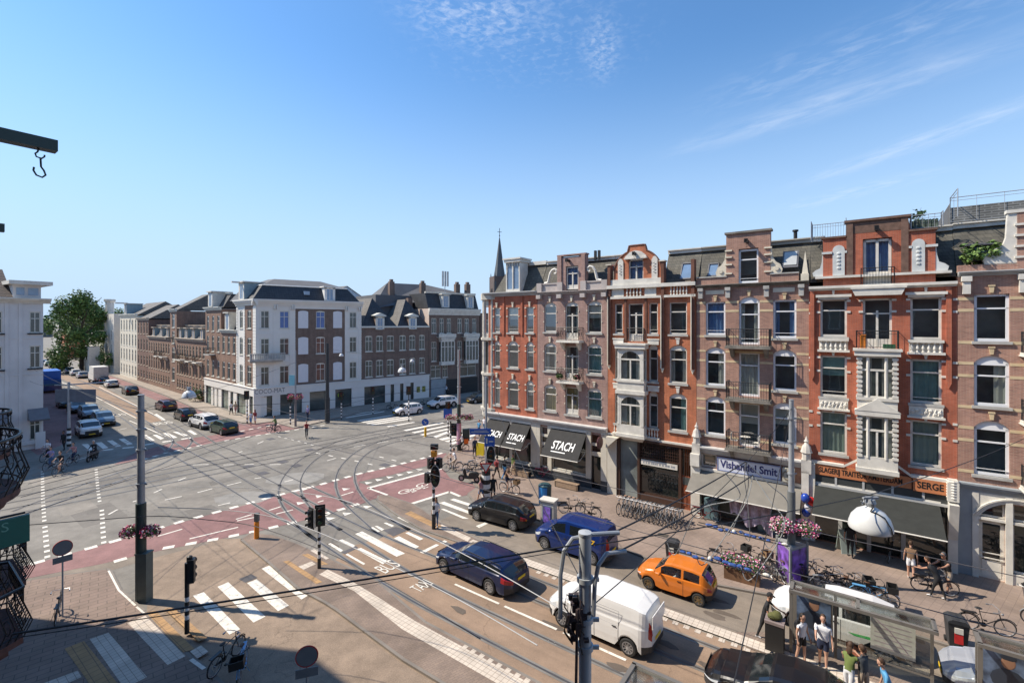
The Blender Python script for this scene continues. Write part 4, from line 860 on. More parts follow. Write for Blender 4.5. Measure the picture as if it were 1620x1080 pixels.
d = MB(); d.box(0,1.8,0,.3,14.6,15.05); d.box(4.15,W_-.5,0,.3,14.6,15.05); d.build('parapet', br_brn, B); d = MB(); d.box(0,1.8,-.06,.36,15.05,15.13); d.box(4.15,W_-.5,-.06,.36,15.05,15.13); d.build('coping', stone, B)
gable(B, 1.76, 4.17, 14.6, lambda x: 17.65, (2.46,3.54,14.62,16.7), br_brn, n=8)
d = MB(); d.box(1.68,4.25,-.12,.5,17.65,17.77); d.build('gable_coping', MATS['dark_stone'], B)
d = MB()
for z in (15.2,15.75,16.2,16.6): d.box(1.7,2.1,-.1,.05,z,z+.09); d.box(3.85,4.25,-.1,.05,z,z+.09)
for sx, x in ((-1,1.76),(1,4.17)): d.plate([(x+sx*a,z) for a,z in ((0,15.1),(.55,15.1),(.62,15.35),(.5,15.65),(.28,15.8),(.1,16.1),(.0,16.8))][::sx], .0, .3); d.lathe([(0,-.06),(.12,-.06),(.12,.0)], (x+sx*.32,-.0,15.4), 10, 'y')
d.build('scroll', cream, B); window(B, 2.46, 3.54, 14.62, 16.65, 0, 'sash', fm=P_, cur='dark', sill=None, fw=.1); hoist(B, 2.95, 17.1, .6)
d = MB(); d.add([(5.75,-.05,15.0),(6.05,-.05,15.0),(6.05,.25,15.0),(5.75,.25,15.0),(5.9,.1,16.3)], [(0,1,4),(1,2,4),(2,3,4),(3,0,4)]); d.box(5.7,6.08,-.1,.3,14.6,15.0); d.build('pinnacle', cream, B)
rf = mansard(B, 0, W_, 14.6, 16.95, m=slate_g, fascia=mat('dirty_cream_fascia', (.45,.42,.35), .8)); skylight(rf, .5, 1.15, 15.2, 16.1, 14.6, 16.95, .35, 1.5); 
d = MB(); d.add([(4.75,.15,15.5),(5.55,.15,15.5),(5.55,.75,16.45),(4.75,.75,16.45),(4.75,.1,15.42),(5.55,.1,15.42),(5.55,.75,16.35),(4.75,.75,16.35)], [(0,1,2,3),(4,0,3,7),(1,5,6,2),(0,4,5,1)]); ow = d.build('open_roof_window', mat('roof_window_grey',(.10,.10,.11),.5), rf); d = MB(); d.quad((4.83,.17,15.56),(5.47,.17,15.56),(5.47,.7,16.38),(4.83,.7,16.38)); d.xf(Matrix.Translation((0,-.012,.012))); d.build('pane', mat('pale_sky_pane', (.45,.46,.44), .1, spec=1), ow)
d = MB(); d.tube([(5.3,1.6,16.9),(5.3,1.6,17.7)], .1, 8); d.lathe([(.0,.1),(.16,.1),(.16,0)], (5.3,1.6,17.7), 8); d.build('vent_pipe', blackm, rf)
shop_cornice(B, .3, W_-.2, 4.0)
p = MB(); p.box(-.25,.3,-.45,.0,.1,3.6); p.plate([(-.25,3.2),(.3,3.2),(.3,3.95),(-.25,3.95)], -.6, .0); p.box(5.75,6.1,-.4,.0,.1,3.9); p.build('white_side_pier', white, B)
def finial(B, x, z, s=1.0, y=-.2):
    f = MB(); f.lathe([(.22,0),(.22,.35),(.3,.4),(.26,.5),(.2,.75),(.12,.85),(.08,.95),(.13,1.02),(.06,1.12),(.02,1.3),(0,1.3)], (0,0,0), 8); f.xf(Matrix.Translation((x,y,z)) @ Matrix.Scale(s,4)); f.box(x-.24*s,x+.24*s,y-.2,y+.25,z-.75,z); return f.build('finial', mat('weathered_white_stone', (.55,.52,.47), .85, var=.2), B, smooth=True)
finial(B, .05, 4.6, 1.0); finial(B, 5.98, 4.55, 1.0)
p = MB(); p.box(1.3,4.7,-.16,-.1,3.12,3.88); sg = p.build('sign_board', mat('pale_blue_white_board', (.66,.69,.78), .4, var=.03), B); text('Vishandel Smit', .62, tx_n, sg, (3.0,-.168,3.5), (R(90),0,0), sx=.84, offset=.018)
p = MB()
for a,b_,c_,d_ in ((1.3,4.7,3.08,3.13),(1.3,4.7,3.87,3.92),(1.27,1.32,3.08,3.92),(4.68,4.73,3.08,3.92)): p.box(a,b_,-.18,-.15,c_,d_)
p.build('sign_border', mat('board_blue_edge', (.2,.24,.42), .5), sg)
p = MB(); p.box(4.82,5.42,-.4,-.02,3.15,3.9); ac = p.build('air_conditioner', mat('beige_casing', (.5,.47,.38), .6), B); p = MB(); p.lathe([(.27,0),(.27,-.02),(.2,-.02),(.2,0)], (5.08,-.41,3.52), 16, 'y'); p.lathe([(.06,0),(.06,-.03),(0,-.03)], (5.08,-.41,3.52), 10, 'y'); p.build('fan_grille', mat('brown_grille', (.22,.19,.15), .6), ac)
window(B, .3, 1.2, 3.1, 3.95, 0, 'plain', sill=None, cur='dark', name='shop_window')
o = awning(B, -.15, 5.75, 1.98, 2.95, 1.75, awn_g)
p = MB(); p.box(.3,5.7,.25,.3,.1,2.95); p.build('shop_interior', inner, B)
cloth = MB(); n = 22
for z in (0,1):
    pass
cl = [(2.1+2.2*i/n, -1.1+.12*math.sin(i*1.3), 0) for i in range(n+1)]
cloth.add([(x,y,1.95-.05*math.sin(i*.6)) for i,(x,y,_) in enumerate(cl)]+[(x+.15,y-.1,.9+.25*math.sin(i*.5)-.03*i) for i,(x,y,_) in enumerate(cl)], [(i,i+1,n+2+i,n+1+i) for i in range(n)]); 
cm_ = mat('patterned_flag_cloth', (.42,.35,.42), .9, var=.55, scale=3.5); cloth.build('hanging_cloth', cm_, B)
p = MB(); p.box(3.6,4.6,-.7,-.2,.1,.9); p.box(.6,1.4,-.6,-.1,.1,1.3); p.build('display_counter', mat('blue_grey_counter', (.12,.2,.23), .5), B)
# ---- big red gable house
B = bld('red_gabled_house', 'bright red brick house with broad stepped gable, carved niches and white oriel', -1.92)
W_ = 6.12; H_ = []
c1 = (.53,1.74); c3 = (4.36,5.55); wz1 = [(11.44,13.52,0),(8.13,10.41,0),(5.01,7.34,0)]; wz3 = [(11.36,13.52,0),(8.15,10.38,0),(5.0,7.3,0)]
for z in wz1: H_.append((*c1,*z))
for z in wz3: H_.append((*c3,*z))
H_ += [(2.43,3.64,10.84,13.5,0),(.3,5.8,.12,3.2)]
wall(B, W_, 0, 14.15, H_, br_red)
for c,wz in ((c1,wz1),(c3,wz3)):
    for j,z in enumerate(wz): window(B, *c, *z, 'sash', cur=['dark',('half' if c is c1 else 'full',curt_g),('full',mat('pale_green_curtain',(.52,.60,.52),.95))][j], fw=.1)
window(B, 2.43, 3.64, 10.84, 13.5, 0, 'door', cur='dark', sill=None, fw=.1)
d = MB(); d.box(0,6.1,-.24,.02,14.1,14.24); d.box(0,6.1,-.12,.02,14.0,14.1); d.box(.3,5.9,-.2,.4,14.66,14.78)
for a,b_ in (c1,c3):
    d.box(a-.2,b_+.2,-.22,0,13.62,13.76); d.box(a-.1,b_+.1,-.12,0,13.5,13.62); keystone(d, a, b_, 13.8, .2, .1)
    d.box(a-.12,b_+.12,-.22,0,10.62,10.74); d.box(a-.08,b_+.08,-.2,0,11.22,11.32); balusters(d, a-.05, b_+.05, 10.74, 11.22, -.17, -.05, 6); d.box(a-.05,b_+.05,-.03,0,10.74,11.22)
    d.box(a-.05,b_+.05,-.08,0,7.5,8.0); d.box(a-.12,b_+.12,-.18,0,7.42,7.52); keystone(d, a, b_, 10.42, .14, .1); keystone(d, a, b_, 7.3, .12, .1)
    for i in range(7):
        x = a+.08+(b_-a-.16)*i/6; d.ball((x,-.09,7.75+.08*math.sin(i*2.1)), (.09,.05,.08), 6, q=4); d.tube([(x-.06,-.1,7.6),(x+.04,-.1,7.9)], .025, 4)
    blocks(d, a, b_, (13.35,12.75,10.25,9.5,7.15,6.45), .16, .11)
blocks(d, 2.43, 3.64, (13.35,12.75), .18, .11)
d.plate([(2.1,13.65),(4.0,13.65),(4.15,14.0),(1.95,14.0)], -.45, 0); d.box(1.9,4.2,-.5,0,14.0,14.12)
for x in (.02,5.97): 
    for z in (13.3,12.7,10.2,9.5,7.2,6.4): d.box(x-.02,x+.15,-.03,0,z,z+.11)
d.box(0,1.6,-.25,0,4.42,4.55); d.box(4.4,6.1,-.25,0,4.42,4.55); d.add([(1.6,-.25,4.42),(1.6,-.25,4.55),(2.2,-.25,5.0),(2.2,-.25,4.85)], [(0,3,2,1)]); d.add([(4.4,-.25,4.42),(3.81,-.25,4.85),(3.81,-.25,5.0),(4.4,-.25,4.55)], [(0,3,2,1)])
d.build('stone_trim', white, B)
d = MB()
for x in (.05,5.7): d.box(x,x+.2,-.12,0,9.25,14.0); d.plate([(x,9.25),(x+.1,9.0),(x+.2,9.25)], -.12, 0)
d.build('brick_buttress', br_red, B)
def gt(x):
    if 1.72 <= x <= 4.29: return 17.62
    return 16.85
gable(B, .66, 5.32, 14.15, gt, (2.43,3.64,14.15,16.67), br_red, n=40)
d = MB(); dbr = mat('dark_weathered_brick', (.16,.095,.07), .9, var=.25, scale=5)
d.box(1.62,4.39,-.12,.5,17.62,17.74); d.box(.58,1.7,-.1,.5,16.85,16.95); d.box(4.3,5.4,-.1,.5,16.85,16.95); d.box(1.72,2.0,-.08,-.02,14.8,17.6); d.box(4.0,4.29,-.08,-.02,14.8,17.6); d.box(2.0,4.0,-.03,-.02,17.0,17.62); d.build('gable_coping', dbr, B)
d = MB()
for x0_,x1_ in ((1.1,1.64),(4.42,4.92)):
    p = arc_pts(x0_,x1_,16.2,.25,8); d.plate([(x0_,14.8),(x1_,14.8)]+p[::-1], -.08, -.02); d.box(.6,1.08,-.12,0,16.0,16.12) if x0_ < 2 else d.box(4.94,5.4,-.12,0,16.0,16.12)
    for z in (15.2,15.4,15.6,15.8,16.0): d.ball(((x0_+x1_)/2,-.09,z), (.1,.035,.07), 6, q=4)
d.box(4.3,4.42,-.1,0,16.0,16.12); d.box(1.64,1.74,-.1,0,16.0,16.12)
for sx,x in ((-1,.66),(1,5.32)): d.plate([(x+sx*a,z) for a,z in ((0,14.8),(.45,14.8),(.5,15.0),(.35,15.15),(.14,15.25),(.06,15.6),(.04,16.0),(0,16.0))][::sx], .0, .3)
d.build('carved_panel', mat('pale_grey_carving', (.58,.60,.58), .8, var=.12), B); window(B, 2.45, 3.62, 14.25, 16.62, 0, 'french', sill=None, cur=('full',curt_b), fw=.12, pm=glass); hoist(B, 3.0, 17.15, .5)
railing(B, 2.35, 3.72, -.2, 14.25, .85, .12)
oriel(B, 2.2, 3.81, 4.45, .62, 'column'); railing(B, 2.15, 3.86, -.72, 10.9, .9, .14)
t_ = MB(); t_.box(2.3,2.55,-.6,-.35,10.9,11.6); t_.build('orange_crate_stack', mat('orange_plastic', (.7,.22,.03), .5), B); t_ = MB(); t_.box(3.25,3.75,-.62,-.35,10.9,11.12); t_.build('plant_trough', mat('green_trough', (.03,.12,.05), .6), B)
mansard(B, 0, .7, 14.5, 16.95, m=slate_g); mansard(B, 5.3, W_, 14.5, 16.95, m=slate_g)
d = MB(); d.box(.6,5.4,.5,9,14.15,16.8); d.build('roof_block', mat('bitumen_roof', (.06,.06,.06), .9), B)
railing(B, .1, 1.7, 1.2, 16.9, 1.0, .12, 'roof_railing', steel); railing(B, 4.4, 5.6, .6, 17.0, .75, .2, 'roof_railing', steel)
d = MB()
for i in range(9): x = 4.45+.125*i; d.lathe([(.0,.0),(.065,0),(.065,.55),(0,.6)], (x,.75,16.95), 6)
d.build('striped_screen', mat('green_striped_screen', (.10,.13,.10), .7, var=.6, scale=6), B)
# shop
p = MB(); p.box(.1,4.4,-.2,-.1,3.82,4.4); o_s = mat('terracotta_sign', (.52,.19,.08), .6, var=.08); sg = p.build('sign_board', o_s, B); text('SLAGERIJ TRAITEUR AMSTERDAM', .40, tx_k, sg, (2.27,-.208,4.1), (R(90),0,0), sx=.60, offset=.010)
p = MB(); p.box(4.45,5.75,-.26,-.16,3.78,4.42); sg = p.build('sign_board', o_s, B); text('SERGE', .46, tx_k, sg, (5.1,-.268,4.1), (R(90),0,0), sx=.78, offset=.012)
p = MB(); p.box(.1,5.8,-.15,-.05,3.3,3.8); p.build('transom_band', mat('dark_transom', (.05,.055,.055), .4), B)
p = MB(); 
for x in (1.2,2.4,3.6,4.8): p.box(x,x+.1,-.18,-.05,3.3,3.8)
p.box(.1,5.8,-.22,-.05,3.2,3.32)
for x in (1.35,2.6,4.0): p.box(x,x+.18,-.05,.1,.1,3.2)
p.build('shop_front_frame', lead, B); p = MB(); p.box(.3,5.8,.3,.34,.1,3.3); p.build('shop_interior', inner, B)
p = MB(); p.quad((.3,.1,.12),(5.8,.1,.12),(5.8,.1,3.2),(.3,.1,3.2)); p.build('pane', shopglass, B)
o = awning(B, .3, 5.45, 2.25, 3.28, 2.2, awn_k)
p = MB(); p.box(.0,.3,-.3,.0,.1,4.4); p.box(5.75,6.1,-.3,.0,.1,4.6); p.plate([(5.7,3.6),(6.12,3.6),(6.12,4.5),(5.7,4.5)], -.5, -.3)
for i in range(7): p.lathe([(.22,0),(.25,.06),(.22,.12)], (5.92,-.3,3.7+i*.13), 8)
p.add([(5.75,-.3,3.5),(6.1,-.3,3.5),(6.1,-.3,1.7),(5.75,-.3,1.7),(5.75,-.75,3.5),(6.1,-.75,3.5)], [(0,4,3),(1,2,5),(4,5,2,3),(0,1,5,4)]); p.build('white_side_pier', white, B)
# ---- right edge house
B = bld('banded_house', 'brown brick house at the right with white scroll gable and white arched shop front', 4.21)
W_ = 6.1; cols = [(.57,1.76),(2.55,3.55),(4.35,5.5)]; rr = [(11.33,13.57,0),(8.26,10.66,.35),(4.97,7.58,.35)]
H_ = [(a,b,*z) for a,b in cols for z in rr] + [(.72,1.62,.12,2.9),(.72,1.62,3.0,3.75),(1.85,3.4,.6,2.9),(1.85,3.4,3.0,3.75),(3.9,5.6,.6,3.7)]
wall(B, W_, 0, 14.5, H_, br_brn)
d = MB(); e = MB()
for i,(a,b_) in enumerate(cols):
    for j,z in enumerate(rr): window(B, a, b_, *z, 'sash', fm=P_, cur={(0,0):'dark',(0,1):('right',curt_w),(0,2):'dark'}.get((i,j)), fw=.11); keystone(e, a, b_, z[1]+.08, .28)
for zb in (13.3,12.75,11.2,10.2,9.6,8.1,7.1,6.5,5.0):
    seg = [0.0]
    for i,(a,b_) in enumerate(cols):
        if any(q[0]-.15 < zb+.06 < q[1] for q in rr): seg += [a, b_]
    seg.append(W_)
    for a,b_ in zip(seg[::2], seg[1::2]): d.box(a+.01,b_-.01,-.012,.01,zb,zb+.14)
d.build('stone_band', buff, B); e.build('stone_trim', buff, B)
cornice(B, 0, W_, 14.45, .22, .3, lead); d = MB()
for x in (.15,2.05): d.box(x,x+.28,-.22,0,13.6,14.45); d.box(x-.04,x+.32,-.28,0,14.2,14.45)
d.build('console', white, B); d = MB(); d.box(0,2,0,.3,14.67,15.0); d.build('parapet', br_brn, B)
d = MB(); d.plate([(.95,14.95),(2.0,14.95),(2.0,17.3),(1.7,17.3),(1.65,16.2),(1.55,15.85),(1.2,15.65),(.95,15.5),(.88,15.2)], .0, .3); d.box(1.65,4.6,-.06,.36,17.3,17.45); d.build('scroll', white, B)
gable(B, 2.0, 4.2, 14.6, lambda x: 17.3, (2.6,3.6,14.7,16.6), br_brn, n=6); window(B, 2.6, 3.6, 14.7, 16.55, 0, 'sash', fm=P_, sill=None)
d = MB()
for z in (15.2,15.7,16.2,16.7): d.box(1.92,2.4,-.08,.05,z,z+.1)
d.build('gable_band', white, B)
rf = mansard(B, 0, W_, 14.67, 17.0, m=slate_g); 
d = MB(); d.box(.35,1.35,.2,1.3,15.2,15.95); d.add([(.25,.05,16.0),(1.45,.05,16.0),(1.3,1.4,16.2),(.4,1.4,16.2),(.25,.05,15.93),(1.45,.05,15.93)], [(0,1,2,3),(4,5,1,0)]); dm = d.build('dormer', mat('roof_window_grey',(.10,.10,.11),.5), B); d = MB(); d.quad((.45,.19,15.3),(1.25,.19,15.3),(1.25,.19,15.85),(.45,.19,15.85)); d.build('pane', skyglass, dm)
d = MB(); d.box(0,6,2.2,2.4,17.3,18.25); n_ = d.build('terrace_screen', brickmat('woven_reed_screen', (.16,.16,.15), (.09,.09,.085), (.25,.25,.24), .5, .12, .03, .9, .2), B); d = MB(); d.box(-.6,6,2.1,8,17.0,17.32); d.plate([(-.6,17.3),(.0,17.3),(.0,18.5)], 2.25, 2.35); d.build('terrace_floor', mat('zinc_edge', (.22,.22,.22), .6), B); railing(B, 0, 6, 2.15, 17.4, 1.35, .9, 'roof_railing', steel)
balcony(B, 2.15, 4.0, .8, 10.85, True, white); balcony(B, 2.15, 4.0, .8, 7.75, True, white); balcony(B, 2.15, 4.0, .8, 4.75, True, white)
cornice(B, 0, W_, 4.15, .4, .25, mat('blue_grey_fascia', (.30,.33,.35), .7))
d = MB(); d.box(0,.5,-.06,0,.1,4.15); d.build('side_pier', MATS['blue_grey_fascia'], B)
d = MB(); d.box(.5,.72,-.1,.1,.1,4.15); d.box(1.62,1.85,-.12,.12,.1,4.1); d.box(3.4,3.9,-.1,.1,.1,4.15); d.box(.72,3.4,-.08,.12,2.88,3.0); d.box(1.85,3.4,-.06,.1,.1,.6)
p = arc_pts(.72,3.4,3.0,.85,14)
for k, rr_ in enumerate((0,.09,.18)):
    for (xa,za),(xb,zb) in zip(p,p[1:]):
        cx, cz = 2.06, 2.6; f_ = 1+rr_/1.4; g_ = 1+(rr_+.07)/1.4
        q = lambda x,z,f: (cx+(x-cx)*f, cz+(z-cz)*f)
        a1,a2,a3,a4 = q(xa,za,f_),q(xb,zb,f_),q(xb,zb,g_),q(xa,za,g_); yy = -.1-k*.03
        d.add([(a1[0],yy,a1[1]),(a2[0],yy,a2[1]),(a3[0],yy,a3[1]),(a4[0],yy,a4[1]),(a1[0],0,a1[1]),(a2[0],0,a2[1]),(a3[0],0,a3[1]),(a4[0],0,a4[1])], [(0,1,2,3),(0,4,5,1),(3,2,6,7)])
for (xa,za),(xb,zb) in zip(p,p[1:]): d.add([(xa,-.07,za),(xb,-.07,zb),(xb,-.07,4.15),(xa,-.07,4.15)], [(0,1,2,3)])
d.build('arched_shop_front', white, B)
for q in ((1.85,3.4,.6,2.88),(1.85,3.4,3.0,3.85),(.72,1.62,3.0,3.85)): window(B, *q[:2], q[2], q[3], 0, 'plain', sill=None, cur='dark', name='shop_window', pm=shopglass)
dr = window(B, .72, 1.62, .12, 2.85, 0, 'plain', sill=None, cur='dark', name='shop_door', fw=.15, pm=shopglass); p = MB(); p.box(.85,1.5,.06,.12,.2,.95); p.box(.8,1.55,.0,.04,1.05,1.1); p.box(.8,1.55,0,.04,1.3,1.34); p.build('door_panel', white, dr)
window(B, 3.9, 5.6, .6, 3.7, 0, 'plain', cur='dark', name='shop_window', pm=shopglass)
# ---- church spire behind the row
o = thing('church_tower', 'dark slate church spire with cross behind the corner house', 'church', (-4.0,150,0), R(20))
t = MB(); t.box(-2.6,2.6,-2.6,2.6,0,27); t.build('tower', mat('dark_church_brick', (.10,.075,.07), .9, var=.2), o)
t = MB(); t.lathe([(2.7,22.5),(2.2,25.5),(1.3,31),(.15,39.5),(0,39.6)], (0,0,0), 8)
for k in range(4):
    a = R(90*k+45); t.lathe([(.5,22),(.5,25),(0,28.5)], (2.6*math.cos(a)*1.2,2.6*math.sin(a)*1.2,0), 6)
sp_o = t.build('spire', mat('spire_slate', (.07,.08,.09), .7, var=.15), o)
t = MB(); t.tube([(0,0,39.4),(0,0,42.6)], .09, 6); t.tube([(-.7,0,41.4),(.7,0,41.4)], .08, 6); t.ball((0,0,40.2), .22, 8); t.build('cross', blackm, o)
t = MB()
for k in range(4):
    M_ = Matrix.Rotation(R(90*k),4,'Z'); q = MB(); q.box(-.9,-.2,-2.75,-2.55,17,22); q.box(.2,.9,-2.75,-2.55,17,22); q.plate([(-.9,22),(-.2,22),(-.55,23.2)],-2.75,-2.55); q.plate([(.2,22),(.9,22),(.55,23.2)],-2.75,-2.55); q.xf(M_); t.join(q)
t.build('louvred_opening', blackm, o)
# ================================================================ FAR BLOCK (across the crossing)
farpane = mat('far_window_glass', (.07,.085,.08), .12, var=.6, scale=.35, spec=.9)
def fwin(B, x0, x1, z0, z1, fm=None, cross=True, y=.1, rise=0, sill=True, pane=None, fw=.07):
    fm = fm or white; f = MB(); zt = z1-rise
    f.box(x0,x0+fw,y-.05,y+.03,z0,zt); f.box(x1-fw,x1,y-.05,y+.03,z0,zt); f.box(x0,x1,y-.05,y+.03,z0,z0+.09); tz = z0+(zt-z0)*.68; f.box(x0,x1,y-.05,y+.03,tz-.035,tz+.035)
    if rise: f.plate([(x0,zt-.08),(x1,zt-.08)]+arc_pts(x0,x1,zt,rise,6)[::-1], y-.05, y+.03)
    else: f.box(x0,x1,y-.05,y+.03,z1-.09,z1)
    if cross: xm = (x0+x1)/2; f.box(xm-.03,xm+.03,y-.04,y+.03,z0,zt)
    if sill: f.box(x0-.08,x1+.08,-.08,y,z0-.1,z0)
    w_ = f.build('window', fm, B); p = MB(); p.quad((x0+.02,y,z0+.02),(x1-.02,y,z0+.02),(x1-.02,y,zt),(x0+.02,y,zt)); p.build('pane', pane or farpane, w_); return w_
ROW3 = [(11.5,13.9),(7.95,10.3),(4.15,6.65)]
shadewhite = mat('white_render', (.74,.72,.67), .8, var=.05, scale=.5)
farslate = brickmat('far_dark_tiles', (.055,.057,.062), (.042,.044,.05), (.02,.02,.022), .3, .25, .02, .6, .15)
olive = mat('cream_window_frame', (.66,.65,.58), .5, var=.04)
B = thing('corner_building', 'white stucco and brown brick corner block with black mansard and white shop base', 'apartment building', C0, ANG_B)
cols = [(.42,1.54),(2.81,3.95)]
wall(B, 4.75, 3.8, 14.55, [(a,b,c,d,.12) for a,b in cols for c,d in ROW3], shadewhite, 10)
wl = lambda x0,x1,cs,m,dp=10: wall(B, x1, 3.8, 14.55, [(a,b,c,d,.12) for a,b in cs for c,d in ROW3], m, dp, x0=x0)
wl(4.75, 11.5, [(7.48,8.68)], br_brn2); wl(11.5, 13.95, [(12.2,13.24)], shadewhite)
for a,b in cols+[(7.48,8.68),(12.2,13.24)]:
    for c,d in ROW3: fwin(B, a, b, c, d, olive, rise=.12, pane=(mat('blue_blind_pane', (.10,.19,.42), .3) if c > 11 and 2 < a < 9 else None))
m = MB()
for a,b in ((5.12,6.42),(9.83,11.09)):
    for c,d in ROW3: m.plate([(a,c),(b,c)]+arc_pts(a,b,d-.15,.15,6)[::-1], -.03, .0)
m.build('blind_panel', mat('painted_blind_window', (.72,.72,.74), .7, var=.03), B)
m = MB()
for x0_,x1_ in ((2.0,2.35),(4.05,4.75),(11.5,12.0),(13.5,13.97)):
    z = 4.0
    while z < 14.3: m.box(x0_,x1_,-.05,.0,z,z+.33); z += .4
for z in (7.0,10.75): m.box(0,4.75,-.06,0,z,z+.18); m.box(11.5,13.95,-.06,0,z,z+.18)
m.build('rusticated_band', shadewhite, B)
cornice(B, -.5, 14.1, 14.5, .8, .55, shadewhite); m = MB(); m.box(4.75,11.5,-.04,0,14.15,14.5)
for x in (2.1,4.3,11.6,13.5): m.box(x,x+.12,-.35,0,14.0,14.6); m.box(x+.25,x+.37,-.35,0,14.0,14.6)
m.build('frieze', shadewhite, B)
# mansard with hipped ends, wrapping the corner
rf = MB(); a = [(-.3,.3,15.3),(13.9,.3,15.3),(13.9,9.5,15.3),(-1.3,9.5,15.3)]; t_ = [(1.1,1.5,17.25),(12.4,1.5,17.25),(12.4,8.3,17.25),(0.1,8.3,17.25)]; tp = [(3.2,4.2,18.35),(9.5,4.2,18.35),(9.5,6,18.35),(2.8,6,18.35)]
rf.add(a+t_, [(0,1,5,4),(1,2,6,5),(2,3,7,6),(3,0,4,7)]); rfo = rf.build('mansard_roof', farslate, B)
rf = MB(); rf.add(t_+tp, [(0,1,5,4),(1,2,6,5),(2,3,7,6),(3,0,4,7),(4,5,6,7)]); rf.build('upper_roof', mat('grey_bitumen', (.13,.13,.135), .9, var=.12, scale=.6), B)
m = MB()
for p,q in zip(t_, t_[1:]+t_[:1]): m.tube([(p[0],p[1],p[2]),(q[0],q[1],q[2])], .09, 4)
m.build('roof_edge', shadewhite, B)
def dormer(B, x0, x1, z0, z1, y0, y1, fm=white, side=None, hoist_=False, ov=.2):
    m = MB(); m.box(x0,x1,y0,y1,z0,z1); d_ = m.build('dormer', side or fm, B); f = MB(); w_ = x1-x0; f.box(x0,x0+w_*.22,y0-.04,y0,z0,z1); f.box(x1-w_*.22,x1,y0-.04,y0,z0,z1); f.box(x0,x1,y0-.04,y0,z1-.25,z1); f.box(x0,x1,y0-.04,y0,z0,z0+.12)
    f.box(x0-ov,x1+ov,y0-.25,y1+.1,z1,z1+.14); xm = (x0+x1)/2; f.box(xm-.03,xm+.03,y0-.04,y0,z0,z1); f.build('dormer_front', fm, d_); p = MB(); p.quad((x0+w_*.22,y0-.015,z0+.12),(x1-w_*.22,y0-.015,z0+.12),(x1-w_*.22,y0-.015,z1-.25),(x0+w_*.22,y0-.015,z1-.25)); p.build('pane', skyglass, d_); return d_
dormer(B, 8.7, 10.2, 15.35, 17.25, .25, 1.9, shadewhite)
m = MB(); m.box(6.1,6.8,.55,1.3,16.1,16.6); m.build('roof_window', skyglass, rfo)
# shop base
m = MB(); m.box(-.3,25.4,-.18,.0,2.75,3.72); m.box(-.4,25.5,-.26,.0,3.72,3.84); m.build('shop_fascia', shadewhite, B)
m = MB()
for a,b in ((-.3,.6),(1.9,2.85),(5.6,6.6),(8.77,10.1),(12.48,14.39),(17.71,18.6),(19.2,20.2),(20.8,22.0),(22.6,25.4)): m.box(a,b,-.1,.25,0,2.75)
m.build('shop_pier', shadewhite, B)
m = MB(); m.box(-.2,25.4,.3,10,0,3.8); m.build('ground_floor_core', mat('dim_shop_interior', (.06,.07,.06), .9, var=.8, scale=1.2), B)
for a,b in ((.6,1.9),(2.85,5.6),(6.6,8.77),(10.1,12.48),(14.39,17.71),(18.6,19.2),(20.2,20.8),(22,22.6)):
    f = MB(); f.box(a,b,.05,.12,2.65,2.75); f.box(a,b,.05,.12,.1,.2); f.box(a,a+.05,.05,.12,.1,2.75); f.box(b-.05,b,.05,.12,.1,2.75); w_ = f.build('shop_window', blackm, B); p = MB(); p.quad((a,.1,.1),(b,.1,.1),(b,.1,2.75),(a,.1,2.75)); p.build('pane', farpane, w_)
m = MB(); m.lathe([(.42,0),(.42,-.02),(0,-.02)], (10.9,.02,1.9), 16, 'y'); m.build('round_sticker', mat('lime_green', (.35,.5,.05), .6), B)
for x in (23.1,24.1): m = MB(); m.box(x,x+.6,-.14,-.1,1.1,2.0); m.build('shop_poster', mat('yellow_black_poster', (.25,.24,.05), .7, var=.9, scale=4), B)
text('COCO-MAT', .82, mat('grey_lettering', (.16,.17,.18), .5), B, (1.6,-.19,3.35), (R(90),0,0), sx=.82); text('the world of sleep', .25, MATS['grey_lettering'], B, (2.2,-.19,2.9), (R(90),0,0)) if False else None
m = MB(); m.box(-.9,3.2,-1.0,.2,7.35,7.5); m.box(-.7,3.0,-.8,.2,7.15,7.35); bb = m.build('corner_balcony', stone, B)
m = MB(); m.box(-.9,3.2,-1.0,-.85,7.5,7.6); m.box(-.9,3.2,-1.02,-.83,8.2,8.32)
for i in range(22): x = -.85+4.0*i/21; m.box(x-.05,x+.05,-.97,-.88,7.6,8.2)
for x in (-.9,1.0,3.1): m.box(x,x+.15,-1.02,-.82,7.5,8.35)
m.build('balustrade', stone, bb)
# twin gabled brown house
cols6 = [(14.59,15.68),(16.28,17.4),(18.02,19.18),(20.15,21.24),(21.85,22.92),(23.61,24.65)]
T = thing('twin_gabled_building', 'dull brown brick building with two steep tiled gables over the white shop', 'apartment building', C0 + UB*13.95, ANG_B)
c6 = [(a-13.95,b-13.95) for a,b in cols6]
wall(T, 11.45, 3.84, 11.55, [(a,b,c,d,.1) for a,b in c6 for c,d in ROW3[1:]], br_brn2, 10)
for a,b in c6:
    for c,d in ROW3[1:]: fwin(T, a, b, c, d, olive, rise=.1)
m = MB(); m.box(0,11.5,-.15,.1,11.5,11.75); m.build('eaves_board', olive, T)
for xa, xb in ((0,5.7),(5.8,11.45)):
    xm = (xa+xb)/2; r = MB(); r.add([(xa,-.1,11.7),(xb,-.1,11.7),(xm,2.6,16.1)], [(0,1,2)]); r.build('gable_roof', farslate, T)
    r = MB(); r.add([(xa,-.1,11.7),(xm,2.6,16.1),(xm,10,16.1),(xa,10,11.7),(xb,-.1,11.7),(xb,10,11.7)], [(0,1,2,3),(1,4,5,2),(3,2,5)]); r.build('side_roof', tiles_g, T)
for x in (2.35,7.9): dormer(T, x-.15, x+1.25, 11.2, 13.2, -.12, 2.2, olive, br_brn2); 
